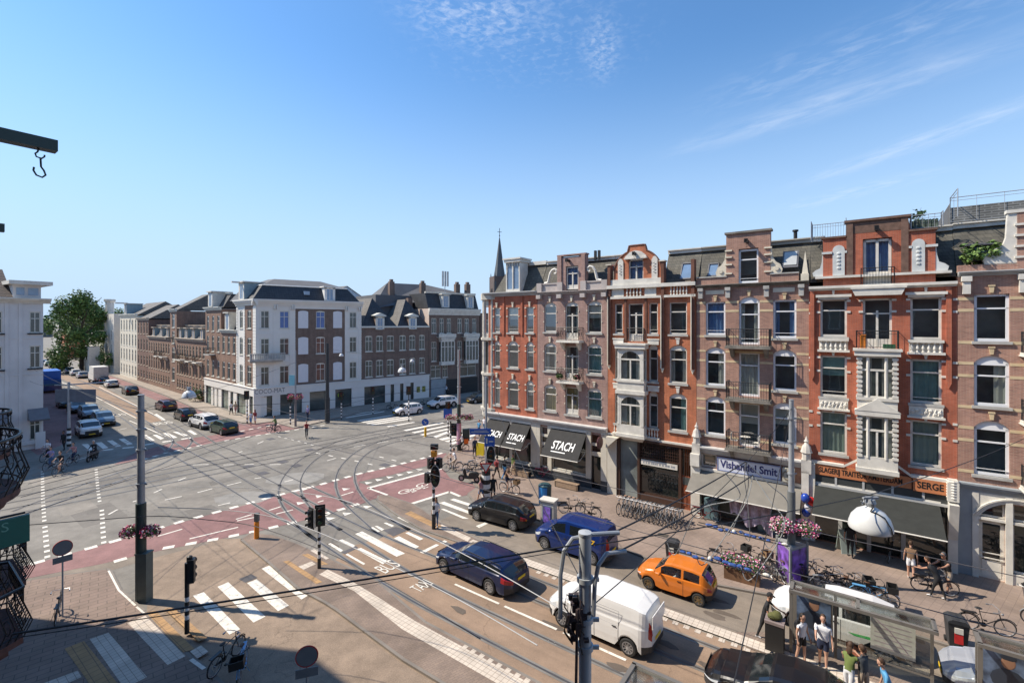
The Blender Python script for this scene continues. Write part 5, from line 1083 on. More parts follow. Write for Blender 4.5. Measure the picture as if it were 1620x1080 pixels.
for x in (2.35,7.9):
    m = MB(); m.add([(x-.45,-.35,13.35),(x+1.55,-.35,13.35),(x+.55,-.35,13.75),(x-.45,1.8,13.35),(x+1.55,1.8,13.35),(x+.55,1.8,13.75)], [(0,1,2),(0,2,5,3),(1,4,5,2)]); m.build('dormer_pediment', olive, T)
for x,y,z in ((9.6,3.5,14.0),(6.3,7,14.5)): m = MB(); m.box(x,x+.8,y,y+.8,z,z+2.4); m.build('chimney', br_brn2, T)
# tall bank-like house at the right
F_ = thing('bay_window_building', 'brown brick building with white cornice, white bay windows and rooftop antenna', 'apartment building', C0 + UB*25.45, ANG_B)
fc = [(.45,1.4),(2.0,2.85),(3.45,4.3),(5.6,6.5),(7.1,8.0),(8.7,9.6)]
wall(F_, 10.3, 0, 13.6, [(a,b,c,d,0) for a,b in fc for c,d in ((10.5,13.0),)]+[(a,b,5.9,9.1,0) for a,b in (fc[0],fc[3])]+[(.3,2.2,3.1,5.2),(2.6,3.6,3.1,5.2),(6.0,9.5,3.0,5.4)], br_brn2, 14)
for a,b in fc: fwin(F_, a, b, 10.5, 13.0, white)
for a,b in (fc[0],fc[3]): fwin(F_, a, b, 5.9, 9.1, white)
for q in ((.3,2.2,3.1,5.2),(2.6,3.6,3.1,5.2),(6.0,9.5,3.0,5.4)): fwin(F_, *q, white)
cornice(F_, -.1, 10.4, 13.55, 1.1, .4, white)
for x in (1.9,6.9):
    m = MB(); m.box(x,x+2.6,-.75,0,5.2,5.8); m.box(x-.1,x+2.7,-.85,0,9.5,9.75); m.box(x,x+2.6,-.75,0,9.1,9.5)
    for i in range(5): xx = x+2.6*i/4; m.box(xx-.07,xx+.07,-.75,-.65,5.8,9.1)
    m.box(x,x+2.6,-.74,-.66,8.2,8.3); bw = m.build('bay_window', white, F_); p = MB(); p.box(x+.05,x+2.55,-.68,-.02,5.8,9.1); p.build('pane', farpane, bw)
    m = MB(); m.box(x-.5,x+2.9,-.8,.0,9.8,9.9); m.box(x-.5,x+2.9,-.82,-.74,9.9,10.4); m.build('balcony', white, F_)
m = MB(); m.box(-.02,.0,.0,10,11,14.6); m.build('side_wall_render', mat('pinkish_render', (.55,.45,.39), .85, var=.06), F_)
rf = mansard(F_, 0, 10.3, 14.65, 17.2, .3, 1.3, 13, farslate, white); rr = MB(); rr.add([(-7,6,14.6),(10,3,17.4),(4,8,19.2),(-3,9,19.2),(-7,14,14.6),(10,14,17.4)], [(0,1,2,3),(1,5,2),(0,3,4)]); rr.box(-6.5,0,6,14,11.7,16.9); rr.build('rear_roof', mat('grey_bitumen', (.13,.13,.135), .9), F_)
for x in (2.6,7.7): dormer(F_, x, x+1.4, 14.8, 17.0, .1, 1.6, white)
for x,y in ((-3.5,7),(2.0,6),(8,4),(9.6,3)): m = MB(); m.box(x,x+.9,y,y+.7,16.6,19.3); m.box(x+.2,x+.7,y+.1,y+.6,19.3,19.7); m.build('chimney', br_brn2, F_)
m = MB(); m.tube([(4.6,2.4,17.2),(4.6,2.4,21)], .06, 6)
for a in (-.5,.0,.5): m.box(4.6+a-.14,4.6+a+.14,2.2,2.4,18.6,21.2)
m.build('phone_mast', steel, F_)
m = MB(); m.box(.3,3.2,-.15,.0,.1,2.9); m.build('roller_shutter', mat('grey_blue_shutter', (.30,.34,.36), .6, var=.1), F_); m = MB(); m.box(3.4,9.8,-.1,.1,.1,2.7); m.build('dark_shop_front', blackm, F_)
X_ = thing('corner_cafe_building', 'dark brick building in shade behind the corner oriel', 'apartment building', C0 + UB*36, ANG_B); wall(X_, 22, 0, 14, [(a,a+1,c,d,0) for a in (1,3,5,8,10,12) for c,d in ((10.5,12.8),(7,9.4),(3.6,6))], br_brn2, 12)
for a in (1,3,5,8,10,12):
    for c,d in ((10.5,12.8),(7,9.4),(3.6,6)): fwin(X_, a, a+1, c, d, white)
# ---------------------------------------------------------------- far street facades
def lb(name, label, sa, sb, cat='house'): return thing(name, label, cat, C0 - UL*sb, ANG_L), sb-sa
def fhouse(name, label, sa, sb, H, m, n, rows, ww=.95, trim=white, zb=0, roof='flat', rm=None, corn=True, dorm=0, dep=10, cross=False, cm=None):
    B, L = lb(name, label, sa, sb); cs = [((i+.5)*L/n-ww/2, (i+.5)*L/n+ww/2) for i in range(n)]
    wall(B, L, zb, H, [(a,b,c,d,.1) for a,b in cs for c,d in rows], m, dep)
    for a,b in cs:
        for c,d in rows: fwin(B, a, b, c, d, trim, cross, rise=.1)
    if corn: cornice(B, -.02, L+.02, H-.1, .5, .4, cm or trim)
    if roof == 'mansard': mansard(B, 0, L, H+.35, H+2.3, .3, 1.4, dep, rm or farslate, trim)
    if roof == 'gable': r = MB(); r.add([(0,.1,H+.2),(L,.1,H+.2),(L,dep/2,H+3.2),(0,dep/2,H+3.2),(0,dep,H+.2),(L,dep,H+.2)], [(0,1,2,3),(3,2,5,4),(1,5,2),(0,3,4)]); r.build('pitched_roof', rm or tiles_g, B)
    for i in range(dorm): x = (i+.5)*L/dorm; dormer(B, x-.6, x+.6, H+.3, H+2.0, .1, 1.6, trim, mat('dormer_cheek', (.25,.33,.36), .7))
    return B, L
B, L = lb('corner_building_wing', 'white and brown street wing of the corner block, nearest the crossing', 0, 6.4, 'apartment building')
wall(B, 2.8, 3.8, 14.55, [(1.0,2.1,c,d,.12) for c,d in ROW3], shadewhite, 9.6); wall(B, 5.5, 3.8, 14.55, [(3.6,4.9,c,d,.12) for c,d in ROW3], br_far, 9.6, x0=2.8); wall(B, 6.4, 3.8, 14.55, [], shadewhite, 9.6, x0=5.5)
for c,d in ROW3: fwin(B, 1.0, 2.1, c, d, olive, rise=.12); fwin(B, 3.6, 4.9, c, d, olive, rise=.12)
m = MB()
for x0_,x1_ in ((-.02,.45),(2.4,2.85),(5.5,6.45)):
    z = 4.0
    while z < 14.3: m.box(x0_,x1_,-.05,.0,z,z+.33); z += .4
m.build('rusticated_band', shadewhite, B); cornice(B, -.1, 6.9, 14.5, .8, .55, shadewhite); dormer(B, 1.6, 3.4, 15.3, 17.6, -.3, 2.5, white, mat('dormer_cheek', (.25,.33,.36), .7)); m = MB(); m.box(2.35,2.6,-1.5,-.2,17.5,17.7); m.build('hoist_beam', white, B)
m = MB(); m.box(-12.5,6.5,-.2,.0,2.75,3.72); m.box(-12.5,6.5,-.28,0,3.72,3.84); m.box(-12.5,6.5,.3,9,0,3.8); m.build('shop_fascia', shadewhite, B)
m = MB()
for a,b in ((-12.5,-12.0),(-9.6,-8.9),(-8.2,-7.3),(-6.6,-5.4),(-2.7,-2.0),(-.9,.3),(3.4,4.6),(5.8,6.5)): m.box(a,b,-.12,.28,0,2.75)
m.build('shop_pier', shadewhite, B)
for a,b in ((-12,-9.6),(-5.4,-2.7),(-2,-.9),(.3,3.4),(4.6,5.8)):
    f = MB(); f.box(a,b,.02,.12,2.6,2.75); f.box(a,a+.06,.02,.12,.1,2.7); f.box(b-.06,b,.02,.12,.1,2.7); w_ = f.build('shop_window', blackm, B); p = MB(); p.quad((a,.08,.1),(b,.08,.1),(b,.08,2.75),(a,.08,2.75)); p.build('pane', mat('greenish_shop_pane', (.16,.20,.17), .15, var=.6, scale=.8), w_)
B, L = fhouse('brown_house', 'low brown brick house with white dormer above the white shop wing', 6.4, 12.3, 10.9, br_far, 3, [(7.95,10.3),(4.3,6.7)], .95, olive, 3.8, 'mansard'); dormer(B, 2.2, 3.8, 11.2, 13.6, -.2, 1.8, white)
B, L = fhouse('brown_house', 'taller brown brick house with wide cornice and black dormer roof over the white shop wing', 12.3, 18.9, 14.2, br_far, 3, [(11.0,13.3),(7.95,10.3),(4.3,6.7)], .9, olive, 3.8, 'mansard'); dormer(B, 2.6, 4.4, 14.6, 16.8, -.4, 1.8, white); balcony(B, 2.1, 4.3, .9, 7.6, False, stone, brk=False)
R2_ = [(5.6,8.3),(2.0,4.6)]
nb = [('second house beyond the white shop, low brown brick with white dormers and stone balconies',18.9,27.0),('third house beyond the white shop, low brown brick with white dormers',27.0,33.6)]
for lab, a, b in nb:
    B, L = fhouse('row_house', lab, a, b, 9.3, br_far, 5, [(6.6,8.5),(3.4,5.9),(1.0,2.6)], .8, mat('buff_frame', (.50,.42,.33), .6), 0, 'mansard', tiles_g, dorm=2)
    for x in (1.2, L-3.2): balcony(B, x, x+1.8, .9, 6.1, False, white, brk=True)
B, L = fhouse('row_house', 'tall narrow brown brick house with hoist window rising above the low terrace', 33.6, 37.4, 14.3, br_far, 1, [(11.4,13.8),(8.6,10.8),(5.4,7.9),(2,4.4)], 1.5, olive, 0, 'gable'); m = MB(); m.box(1.6,2.2,-1.2,.1,9.4,9.7); m.build('bracket', MATS['dark_stone'], B)
B, L = fhouse('row_house', 'low brown brick house with dormers between the tall narrow house and the dark house', 37.4, 45.5, 9.3, br_far, 5, [(6.6,8.5),(3.4,5.9),(1.0,2.6)], .8, MATS['buff_frame'], 0, 'mansard', tiles_g, dorm=2)
for x in (1.2, 4.8): balcony(B, x, x+1.8, .9, 6.1, False, white, brk=True)
B, L = fhouse('row_house', 'low brown brick house with one dormer touching the dark brown house', 45.5, 52.1, 9.3, br_far, 4, [(6.6,8.5),(3.4,5.9),(1.0,2.6)], .8, MATS['buff_frame'], 0, 'mansard', tiles_g, dorm=1)
B, L = fhouse('row_house', 'dark brown three storey house with pointed gable beside the white house', 52.1, 61.2, 12.9, brickmat('dark_far_brick', (.19,.10,.075), (.15,.085,.065), (.2,.15,.12)), 4, [(10,12.4),(6.6,9),(3.6,5.6),(.9,2.6)], .9, MATS['buff_frame'], 0, 'gable'); 
B, L = fhouse('white_townhouse', 'cream white four storey townhouse with tall windows and hoist dormer, far street', 61.2, 77.3, 13.8, mat('cream_render', (.62,.57,.47), .85, var=.08), 6, [(10.6,13),(7.2,9.8),(3.9,6.5),(.8,3)], 1.0, olive, 0, 'gable', tiles_g); dormer(B, 6.5, 8.5, 14.3, 16.5, -.4, 2.5, white, MATS['dormer_cheek']); m = MB(); m.box(7.2,7.7,-2.2,0,16.5,16.8); m.build('hoist_beam', white, B)
B, L = fhouse('white_tower_house', 'white rendered house with tall chimney beyond the cream townhouse', 84, 96, 14.5, mat('pale_render', (.62,.58,.52), .85, var=.08), 2, [(8,10.5),(4.5,7)], 1.2, white, corn=False); m = MB(); m.lathe([(.9,14),(.9,17.5),(1.2,17.8),(1.2,18.3),(0,18.3)], (3.5,.6,0), 8); m.build('chimney', MATS['pale_render'], B)
B, L = fhouse('cream_building', 'low cream building with blank wall in front of the tree', 97, 118, 10.0, MATS['cream_render'], 3, [(2.5,5)], 2.2, white, corn=False, dep=14)
B, L = fhouse('cream_annex', 'white box annex with a wide window in front of the cream building', 88, 98, 6.4, MATS['pale_render'], 1, [(3,5.4)], 5, white, corn=False, dep=2); B.location += Vector((.645,.765,0))*-4
B, L = fhouse('far_red_house', 'far orange brick house beside the big tree', 160, 172, 9.5, br_or, 2, [(6,8.4),(2.5,5)], 1.2, white)
B, L = fhouse('far_white_house', 'far narrow white house beyond the orange brick house', 180, 196, 12.5, MATS['pale_render'], 3, [(9,11.4),(5.5,8),(2,4.6)], 1.2, white)
# buildings behind the terrace
for lab, s, back, w_, z, m_ in (('grey house with brick gable end behind the terrace', 60, 14, 12, 19.5, br_pur),('white gabled house behind the low terrace', 36, 22, 10, 20.0, mat('pale_blue_render', (.55,.60,.65), .85)),('flat grey rear block behind the low terrace', 46, 24, 12, 17.5, MATS['pale_blue_render']),('black roofed rear block beside the narrow house', 26, 14, 14, 16.0, MATS['pale_render'])):
    o = thing('rear_house', lab, 'house', C0 - UL*s + Vector((.644,.765,0))*back, ANG_L)
    m = MB(); m.box(0,w_,0,12,0,z-3.5); m.plate([(0,z-3.5),(w_,z-3.5),(w_/2,z)] if 'gable' in lab else [(0,z-3.5),(w_,z-3.5),(w_-1,z-1),(1,z-1)], 0, 12) if False else m.add([(0,0,z-3.5),(w_,0,z-3.5),(w_,12,z-3.5),(0,12,z-3.5)], [(0,1,2,3)]); m.build('wall', m_, o)
    r = MB()
    if 'gable' in lab: r.add([(-.2,-.2,z-3.5),(w_+.2,-.2,z-3.5),(w_+.2,6,z),(-.2,6,z),(-.2,12,z-3.5),(w_+.2,12,z-3.5)], [(0,1,2,3),(3,2,5,4)]); g_ = MB(); g_.add([(0,0,z-3.5),(0,6,z-.1),(0,12,z-3.5),(w_,0,z-3.5),(w_,6,z-.1),(w_,12,z-3.5)], [(0,1,2),(3,5,4)]); g_.build('gable_wall', m_, o)
    else: r.add([(-.2,-.2,z-3.5),(w_+.2,-.2,z-3.5),(w_-.6,1,z-1),(.6,1,z-1),(w_+.2,12,z-3.5),(-.2,12,z-3.5),(w_-.6,11,z-1),(.6,11,z-1)], [(0,1,2,3),(1,4,6,2),(5,0,3,7),(3,2,6,7),(4,5,7,6)])
    r.build('roof', farslate if 'black' in lab else tiles_g, o)
    for x in (w_*.25, w_*.6): m = MB(); m.box(x,x+1.4,-.06,0,z-6,z-4.2); m.build('window', farpane, o)
# ---------------------------------------------------------------- white house across the side street (left)
WD = Vector((.56,.83,0)).normalized(); WP = Vector((-46.1,46,0)); aw = math.atan2(WD.y, WD.x)
B = thing('white_corner_house', 'white stucco house with grey awnings and tiled roof at the left edge', 'house', WP - WD*14, aw)
wc = [(14-.95,14-.2),(14-3.5,14-2.75),(14-6,14-5.2),(14-9,14-8.2)]
wr = [(11.25,13.3),(7.85,10.0),(.9,3.0)]
whp = mat('white_house_render', (.62,.61,.60), .85, var=.10, scale=.6)
wall(B, 14, 0, 14.2, [(a,b,c,d,0) for a,b in wc for c,d in wr], whp, 16)
for a,b in wc:
    for c,d in wr: fwin(B, a, b, c, d, olive, True)
m = MB()
for a,b in wc:
    for z in (11.1,7.7): m.box(a-.15,b+.15,-.14,0,z,z+.14)
qq_ = MB(); [qq_.box(0,14,-.05,0,z,z+.12) for z in (7.2,10.7)]; [qq_.box(x,x+.25,-.06,0,.9,14.2) for x in (4.4,7.4,11.4,12.3)]; qq_.build('wall_moulding', whp, B); m.build('sill_band', mat('black_sill', (.03,.03,.035), .7), B)
cornice(B, -.2, 14.5, 14.1, .5, .6, white); m = MB(); m.box(12.0,13.9,.3,12,14.6,15.9); wt = m.build('attic_storey', whp, B); m = MB(); m.box(11.6,14.6,-.5,12,15.9,16.25); m.build('attic_eaves', white, B); m = MB(); m.box(12.2,12.75,.25,.32,14.9,15.6); m.box(13.0,13.7,.25,.32,14.9,15.6); m.build('window', skyglass, B)
m = MB(); m.add([(0,.2,14.6),(12,.2,14.6),(12,5,17.6),(0,5,17.6),(0,12,14.6),(12,12,14.6),(12,6,18)], [(0,1,2,3),(3,2,5,4),(1,5,2)]); m.build('tiled_roof', brickmat('brown_pantiles', (.13,.09,.075), (.09,.065,.06), (.03,.025,.025), .25, .3, .05, .8, .2), B)
for a,b in ((10.4,11.6),(12.9,14.3)): m = MB(); m.add([(a,-.05,3.9),(b,-.05,3.9),(b,-1.0,2.9),(a,-1.0,2.9),(a,-.9,2.75),(b,-.9,2.75)], [(0,3,2,1),(3,4,5,2)]); m.add([(a,-.05,3.9),(a,-.05,2.8),(a,-1.0,2.9)],[(0,1,2)]); m.add([(b,-.05,3.9),(b,-1.0,2.9),(b,-.05,2.8)],[(0,1,2)]); m.build('awning', mat('blue_grey_awning', (.16,.17,.19), .9), B)
m = MB(); m.box(0,14.1,-.2,0,.5,.9); m.box(13.4,14.1,-.3,-.2,.0,1.6); m.build('base_course', whp, B)
B = thing('side_street_row', 'row of brick houses behind the white corner house, shading the far street', 'apartment building', WP - UL*1.5 - Vector((.644,.765,0))*9.5, ANG_L)
m = MB(); m.box(-62,0,0,9,0,13.8); m.build('wall', br_far, B); m = MB(); m.add([(-62,-.2,13.8),(0,-.2,13.8),(0,9.2,13.8),(-62,9.2,13.8),(-62,4,15.2),(0,4,15.2)], [(0,1,5,4),(4,5,2,3),(1,2,5),(0,4,3)]); m.build('roof', farslate, B)
for i in range(15):
    for z in (1.2,4.6,8.0,11.2): x = -60+i*4; m = MB(); m.box(x,x+1.1,8.98,9.04,z,z+2); m.build('window', farpane, B)
# ---------------------------------------------------------------- the near block on the viewer's own side of the street
B = thing('own_side_block', 'dark brick block on the viewer side of the street that shades the pavement', 'apartment building', SN(-36.1,-.6), ANG_U)
ob_ = brickmat('own_side_brick', (.20,.085,.06), (.15,.065,.05), (.2,.15,.12)); prof = [(0,3,24.6),(3,8,24.6),(8,12,24.0),(12,15,25.4),(15,21,24.6),(21,27,26.4),(27,33,25.8),(33,39,27),(39,45,26.2),(45,75,26)]
for a,b,h in prof:
    yo = -2.4 if a > 26 else 0
    m = MB(); m.box(a,b,-14,yo,0,h-(1.2 if a > 5 else 0)); m.build('wall', ob_, B)
    if a > 5: m = MB(); m.box((a+b)/2-1.3,(a+b)/2+1.3,yo-2,yo-.02,h-1.2,h+.4); m.build('gable', ob_, B)
for i in range(14):
    for z in (1.0,4.5,8.0,11.5,15.0):
        x = 2.0+i*3.2
        if abs(x-36.1) < 1.6: continue
        yo = -2.4 if x > 26 else 0; f = MB(); f.box(x,x+1.1,yo,yo+.05,z,z+2.2); w_ = f.build('window', white, B); p = MB(); p.box(x+.1,x+1.0,yo+.05,yo+.06,z+.1,z+2.1); p.build('pane', farpane, w_)
def curved_balcony(s, ztop, out, half, lab, square=False):
    o = thing('iron_balcony', lab, 'balcony', SN(s,-.6,ztop-1.0), ANG_U); N_ = 22
    if square: P = [(-half,0),(-half,out*.8),(-half*.75,out),(half*.75,out),(half,out*.8),(half,0)]
    else: P = [(-half*math.cos(math.pi*i/N_), out*math.sin(math.pi*i/N_)**.8) for i in range(N_+1)]
    # resample
    Q = []; 
    for (xa,ya),(xb,yb) in zip(P,P[1:]):
        n = max(1,int(math.hypot(xb-xa,yb-ya)/.13)); Q += [(xa+(xb-xa)*k/n, ya+(yb-ya)*k/n) for k in range(n)]
    Q.append(P[-1]); sl_ = MB(); sl_.slab(P, -.12, 0); sl_.slab([(x*.9,y*.92) for x,y in P], -.3, -.12); sl_.slab([(x*.7,y*.7) for x,y in P], -.55, -.3); sl_.slab([(x*.45,y*.4) for x,y in P], -.95, -.55); sl_.build('floor_slab', mat('dark_brick_corbel', (.11,.05,.04), .9, var=.3, scale=6), o)
    r = MB(); r.tube([(x,y,1.0) for x,y in Q], .028, 6); r.tube([(x,y,.86) for x,y in Q], .012, 4); r.tube([(x,y,.1) for x,y in Q], .016, 4); r.tube([(x,y,.55) for x,y in Q], .01, 4)
    for i,(x,y) in enumerate(Q):
        k = x/half*.08; r.tube([(x,y,0),(x*1.05,y*1.05,.3),(x,y,.7),(x,y,1.0)], .011, 4)
        if i % 2 == 0: r.tube([(x+.05*math.cos(a),y+.05*math.cos(a)*.3,.93+.05*math.sin(a)) for a in [j*.8 for j in range(9)]], .009, 3)
        if i % 3 == 0: r.tube([(x+.09*math.cos(a),y+.04*math.cos(a),.34+.15*math.sin(a)) for a in [j*.8 for j in range(9)]], .010, 3)
    r.build('railing', darkm, o); return o
curved_balcony(-13.1, 10.1, 2.35, 1.6, 'big rounded black iron balcony at the left edge above the green sign')
curved_balcony(-17.3, 10.0, 2.75, 1.3, 'smaller rounded black iron balcony behind the big one')
curved_balcony(-14.3, 6.9, 2.45, 1.1, 'boxy black iron balcony near the bottom left, lowest in view', True)
curved_balcony(-17.3, 6.9, 2.9, 1.2, 'boxy black iron balcony just below the green sign', True)
o = thing('green_hotel_sign', 'flat green hotel sign board sticking out at the left edge', 'sign', SN(-11.5,-.6,8.45), ANG_U+R(90))
m = MB(); m.box(0,2.25,-.04,.04,0,.46); m.build('sign_board', mat('hotel_green', (.015,.13,.10), .4), o)
for zz, t_ in ((.33,'PRINCESS'),(.12,'HOTEL')): text(t_, .22, mat('pale_green_lettering', (.15,.35,.28), .5), o, (1.5,-.046,zz), (R(90),0,0), sp=1.1)
m = MB(); m.tube([(0,0,.5),(2.2,0,.5)], .02, 5); m.build('bracket', blackm, o)
def hoistbeam(s, z, out, lab, h=.22, hs=1.0):
    o = thing('hoist_beam', lab, 'hoist', SN(s,-.6,z), ANG_U); m = MB(); m.box(-.07,.07,0,out,0,h);  m.build('beam', dkgreen, o)
    m = MB(); y = out-.14; m.tube([(0,y,0),(0,y-.02,-.08),(0,y-.06,-.13),(0,y-.04,-.2),(0,y+.05,-.22),(0,y+.1,-.16),(0,y+.1,-.12)], .018, 6); m.tube([(0,y+.03,-.2),(0,y+.04,-.42),(0,y+.09,-.5),(0,y+.12,-.6),(0,y+.06,-.67),(0,y-.04,-.64),(0,y-.09,-.54),(0,y-.08,-.46)], .02, 6); m.xf(Matrix.Translation((0,y,0)) @ Matrix.Scale(hs,4) @ Matrix.Translation((0,-y,0))); m.build('hook', darkm, o)
hoistbeam(-7.1, 14.08, 1.83, 'dark steel hoist beam with hanging hook high at the left edge', .12, .45)
hoistbeam(-13.6, 14.0, 2.2, 'small distant hoist beam with hook below the large one at left', .16, .6)
# ================================================================ VEHICLES
carglass = mat('car_glass', (.012,.016,.018), .04, var=.1, spec=.8, coat=.6); tyre = mat('tyre_rubber', (.02,.02,.02), .85); rimm = mat('alloy_rim', (.42,.42,.43), .35, .6); rimd = mat('dark_steel_rim', (.16,.16,.17), .5, .4)
plastic = mat('black_bumper_plastic', (.028,.028,.03), .6); redl = mat('red_tail_light', (.35,.012,.015), .2, coat=.5); headl = mat('headlight_glass', (.55,.58,.6), .1, spec=1, coat=.6); plate_y = mat('yellow_number_plate', (.75,.50,.02), .5); under = mat('underbody_black', (.01,.01,.01), .9)
def paint(name, c, metal=.25): return mat(name, c, .32, metal*.4, var=.05, scale=1.3, coat=.45)
def car(name, label, spec, pm, group=None):
    """x = 0 at the rear bumper, L at the nose; origin on the ground at mid length"""
    L, W, wb, fo, r = spec['L'], spec['W']/2, spec['wb'], spec['fo'], spec.get('r',.32); xr = L-fo-wb; xf_ = L-fo
    top = spec['top']; belt = spec['belt']
    def interp(P, x):
        for (a,za),(b,zb) in zip(P,P[1:]):
            if a <= x <= b: return za+(zb-za)*(x-a)/(b-a) if b > a else za
        return P[0][1] if x < P[0][0] else P[-1][1]
    xs = {0,.06,.16,.3,L,L-.06,L-.16,L-.32,L-.55}
    for p in top+belt: xs.add(p[0])
    for a,b in spec['side']: xs |= {a,b}
    for xw in (xr,xf_):
        for k in range(-6,7): xs.add(xw+(r+.07)*math.sin(k*math.pi/12.001))
    x = .2
    while x < L: xs.add(x); x += .28
    xs = sorted(q for q in xs if 0 <= q <= L); ys = [xs[0]]
    for q in xs[1:]:
        if q-ys[-1] > .022: ys.append(q)
    ys[-1] = L; xs = ys
    # smoothed top line between hard corners
    ring = []; tr = spec.get('tum',.80)
    for x in xs:
        t = interp(top,x); bl_ = min(interp(belt,x), t-.035)
        en = min(x, L-x); tp = 1-.34*max(0,1-en/.42)**2.0 - (.05*max(0,1-(L-x)/1.2)); w_ = W*tp; zs = spec.get('zs',.22)+.10*max(0,1-en/.35)
        arch = zs
        for xw in (xr,xf_):
            d = abs(x-xw)
            if d < r+.07: arch = max(arch, r+math.sqrt(max(0,(r+.07)**2-d*d)))
        mid = max(arch+.02, .48); cabin = t-bl_ > .16; dz = t-bl_
        pts = [(0,zs),(w_*.88,zs if arch <= zs else arch),(w_*.985,arch+.015),(w_,mid+.05),(w_*.99,(mid+bl_)/2+.03),(w_*.965,bl_)]
        if cabin:
            wr = W*tr*tp
            pts += [(w_*.95+(wr-w_*.95)*.14,bl_+dz*.10),(wr+(w_*.95-wr)*.22,bl_+dz*.78),(wr,t-.055),(wr*.84,t-.012),(0,t+.02)]
        else: pts += [(w_*.95,bl_+dz*.25),(w_*.92,bl_+dz*.55),(w_*.86,t-.012),(w_*.6,t+.006),(0,t+.022)]
        ring.append((x,pts,cabin))
    np_ = 11; parts = {k: MB() for k in ('body','side_window','windscreen','rear_window','bumper','headlight','tail_light')}
    def V(i,k,s): x,p,_ = ring[i]; return (x-L/2, s*p[k][0], p[k][1])
    wsx = spec['ws']; rsx = spec.get('rs'); hl = spec.get('hl',(L-.5,L-.06)); tl = spec.get('tl',(.0,.3))
    for i in range(len(xs)-1):
        xm = (xs[i]+xs[i+1])/2
        for k in range(np_-1):
            for s in (1,-1):
                q = [V(i,k,s),V(i+1,k,s),V(i+1,k+1,s),V(i,k+1,s)]
                if s < 0: q = q[::-1]
                key = 'body'
                if ring[i][2] or ring[i+1][2]:
                    if k in (6,) and any(a < xm < b for a,b in spec['side']): key = 'side_window'
                    if k in (8,9) and wsx[0] < xm < wsx[1]: key = 'windscreen'
                    if k in (8,9) and rsx and rsx[0] < xm < rsx[1]: key = 'rear_window'
                    if k == 7 and wsx[0] < xm < wsx[1]: key = 'body'
                if k in (4,) and xm > hl[0]: key = 'headlight'
                if k in (4,5) and xm < tl[1]: key = 'tail_light'
                if k in (6,7) and xm < tl[1] and spec.get('talltl') : key = 'tail_light'
                if k <= 2 and (xm < .3 or xm > L-.3 or spec.get('clad')) and k > 0: key = 'bumper'
                if k == 0: key = 'bumper'
                parts[key].add(q, [(0,1,2,3)])
    for i,e in ((0,-1),(len(xs)-1,1)):   # end caps, curved outwards a little
        x,p,_ = ring[i]; n = len(p)
        for s in (1,-1):
            for k in range(n-1):
                zc = p[k][1], p[k+1][1]; a = V(i,k,s); b = V(i,k+1,s); c = (a[0],0,b[2]); d = (a[0],0,a[2]); q = [a,b,c,d] if s*e > 0 else [d,c,b,a]
                key = 'body'
                if k <= 3: key = 'bumper' if k < 3 else 'body'
                if e > 0 and k in (3,4): key = 'bumper'
                if e < 0 and rsx and k in (6,) and ring[i][2]: key = 'rear_window'
                parts[key].add(q, [(0,1,2,3)])
    o = thing(name, label, 'car' if 'cat' not in spec else spec['cat'], group=group)
    parts['body'].build('body', pm, o, smooth=True, ang=42)
    for k,m_ in (('side_window',spec.get('sg',carglass)),('windscreen',carglass),('rear_window',carglass),('bumper',plastic),('headlight',headl),('tail_light',redl)):
        if parts[k].f:
            if k in ('side_window','headlight','tail_light'):
                for sgn in (1,-1):
                    q = MB(); P = parts[k]
                    for f in P.f:
                        if sum(P.v[j][1] for j in f)*sgn > 0: q.add([P.v[j] for j in f], [tuple(range(len(f)))])
                    if q.f: q.build(k, m_, o, smooth=True, ang=40)
            else: parts[k].build(k, m_, o, smooth=True, ang=40)
    # inner wheel houses and floor
    m = MB(); m.box(xr-L/2-r-.05,xr-L/2+r+.05,-W*.86,W*.86,.2,r*2+.06); m.box(xf_-L/2-r-.05,xf_-L/2+r+.05,-W*.86,W*.86,.2,r*2+.06) if not spec.get('lowhood') else m.box(xf_-L/2-r,xf_-L/2+r,-W*.8,W*.8,.2,r*2-.02); m.box(.3-L/2,L/2-.3,-W*.8,W*.8,.18,.4); m.build('underbody', under, o)
    for xw in (xr,xf_):
        for s in (1,-1):
            y = s*(W-.10); t = MB(); wd = .105
            t.lathe([(r*.64,-wd),(r*.92,-wd),(r,-wd*.7),(r,wd*.7),(r*.92,wd),(r*.64,wd)], (xw-L/2,y,r), 22, 'y'); wo_ = t.build('wheel', tyre, o, smooth=True)
            h = MB(); yo = y+s*wd*.72; h.lathe([(r*.66,s*.035),(r*.62,s*.03),(r*.58,-s*.02),(0,-s*.03)], (xw-L/2,yo,r), 22, 'y'); h.build('rim_back', rimd, wo_)
            h = MB(); ns = spec.get('spokes',5)
            for j in range(ns):
                a = 2*math.pi*j/ns+.3; ca, sa = math.cos(a), math.sin(a); w1 = r*.11 if ns < 8 else r*.06
                h.add([(xw-L/2+ca*r*.12-sa*w1, yo+s*.02, r+sa*r*.12+ca*w1),(xw-L/2+ca*r*.12+sa*w1, yo+s*.02, r+sa*r*.12-ca*w1),(xw-L/2+ca*r*.62+sa*w1*.8, yo+s*.03, r+sa*r*.62-ca*w1*.8),(xw-L/2+ca*r*.62-sa*w1*.8, yo+s*.03, r+sa*r*.62+ca*w1*.8)], [(0,1,2,3) if s < 0 else (3,2,1,0)])
            h.lathe([(r*.69,s*.03),(r*.60,s*.034)] if s < 0 else [(r*.60,s*.034),(r*.69,s*.03)], (xw-L/2,yo,r), 22, 'y'); h.lathe([(r*.18,s*.03),(0,s*.04)], (xw-L/2,yo,r), 10, 'y'); h.build('rim', spec.get('rim',rimm), wo_)
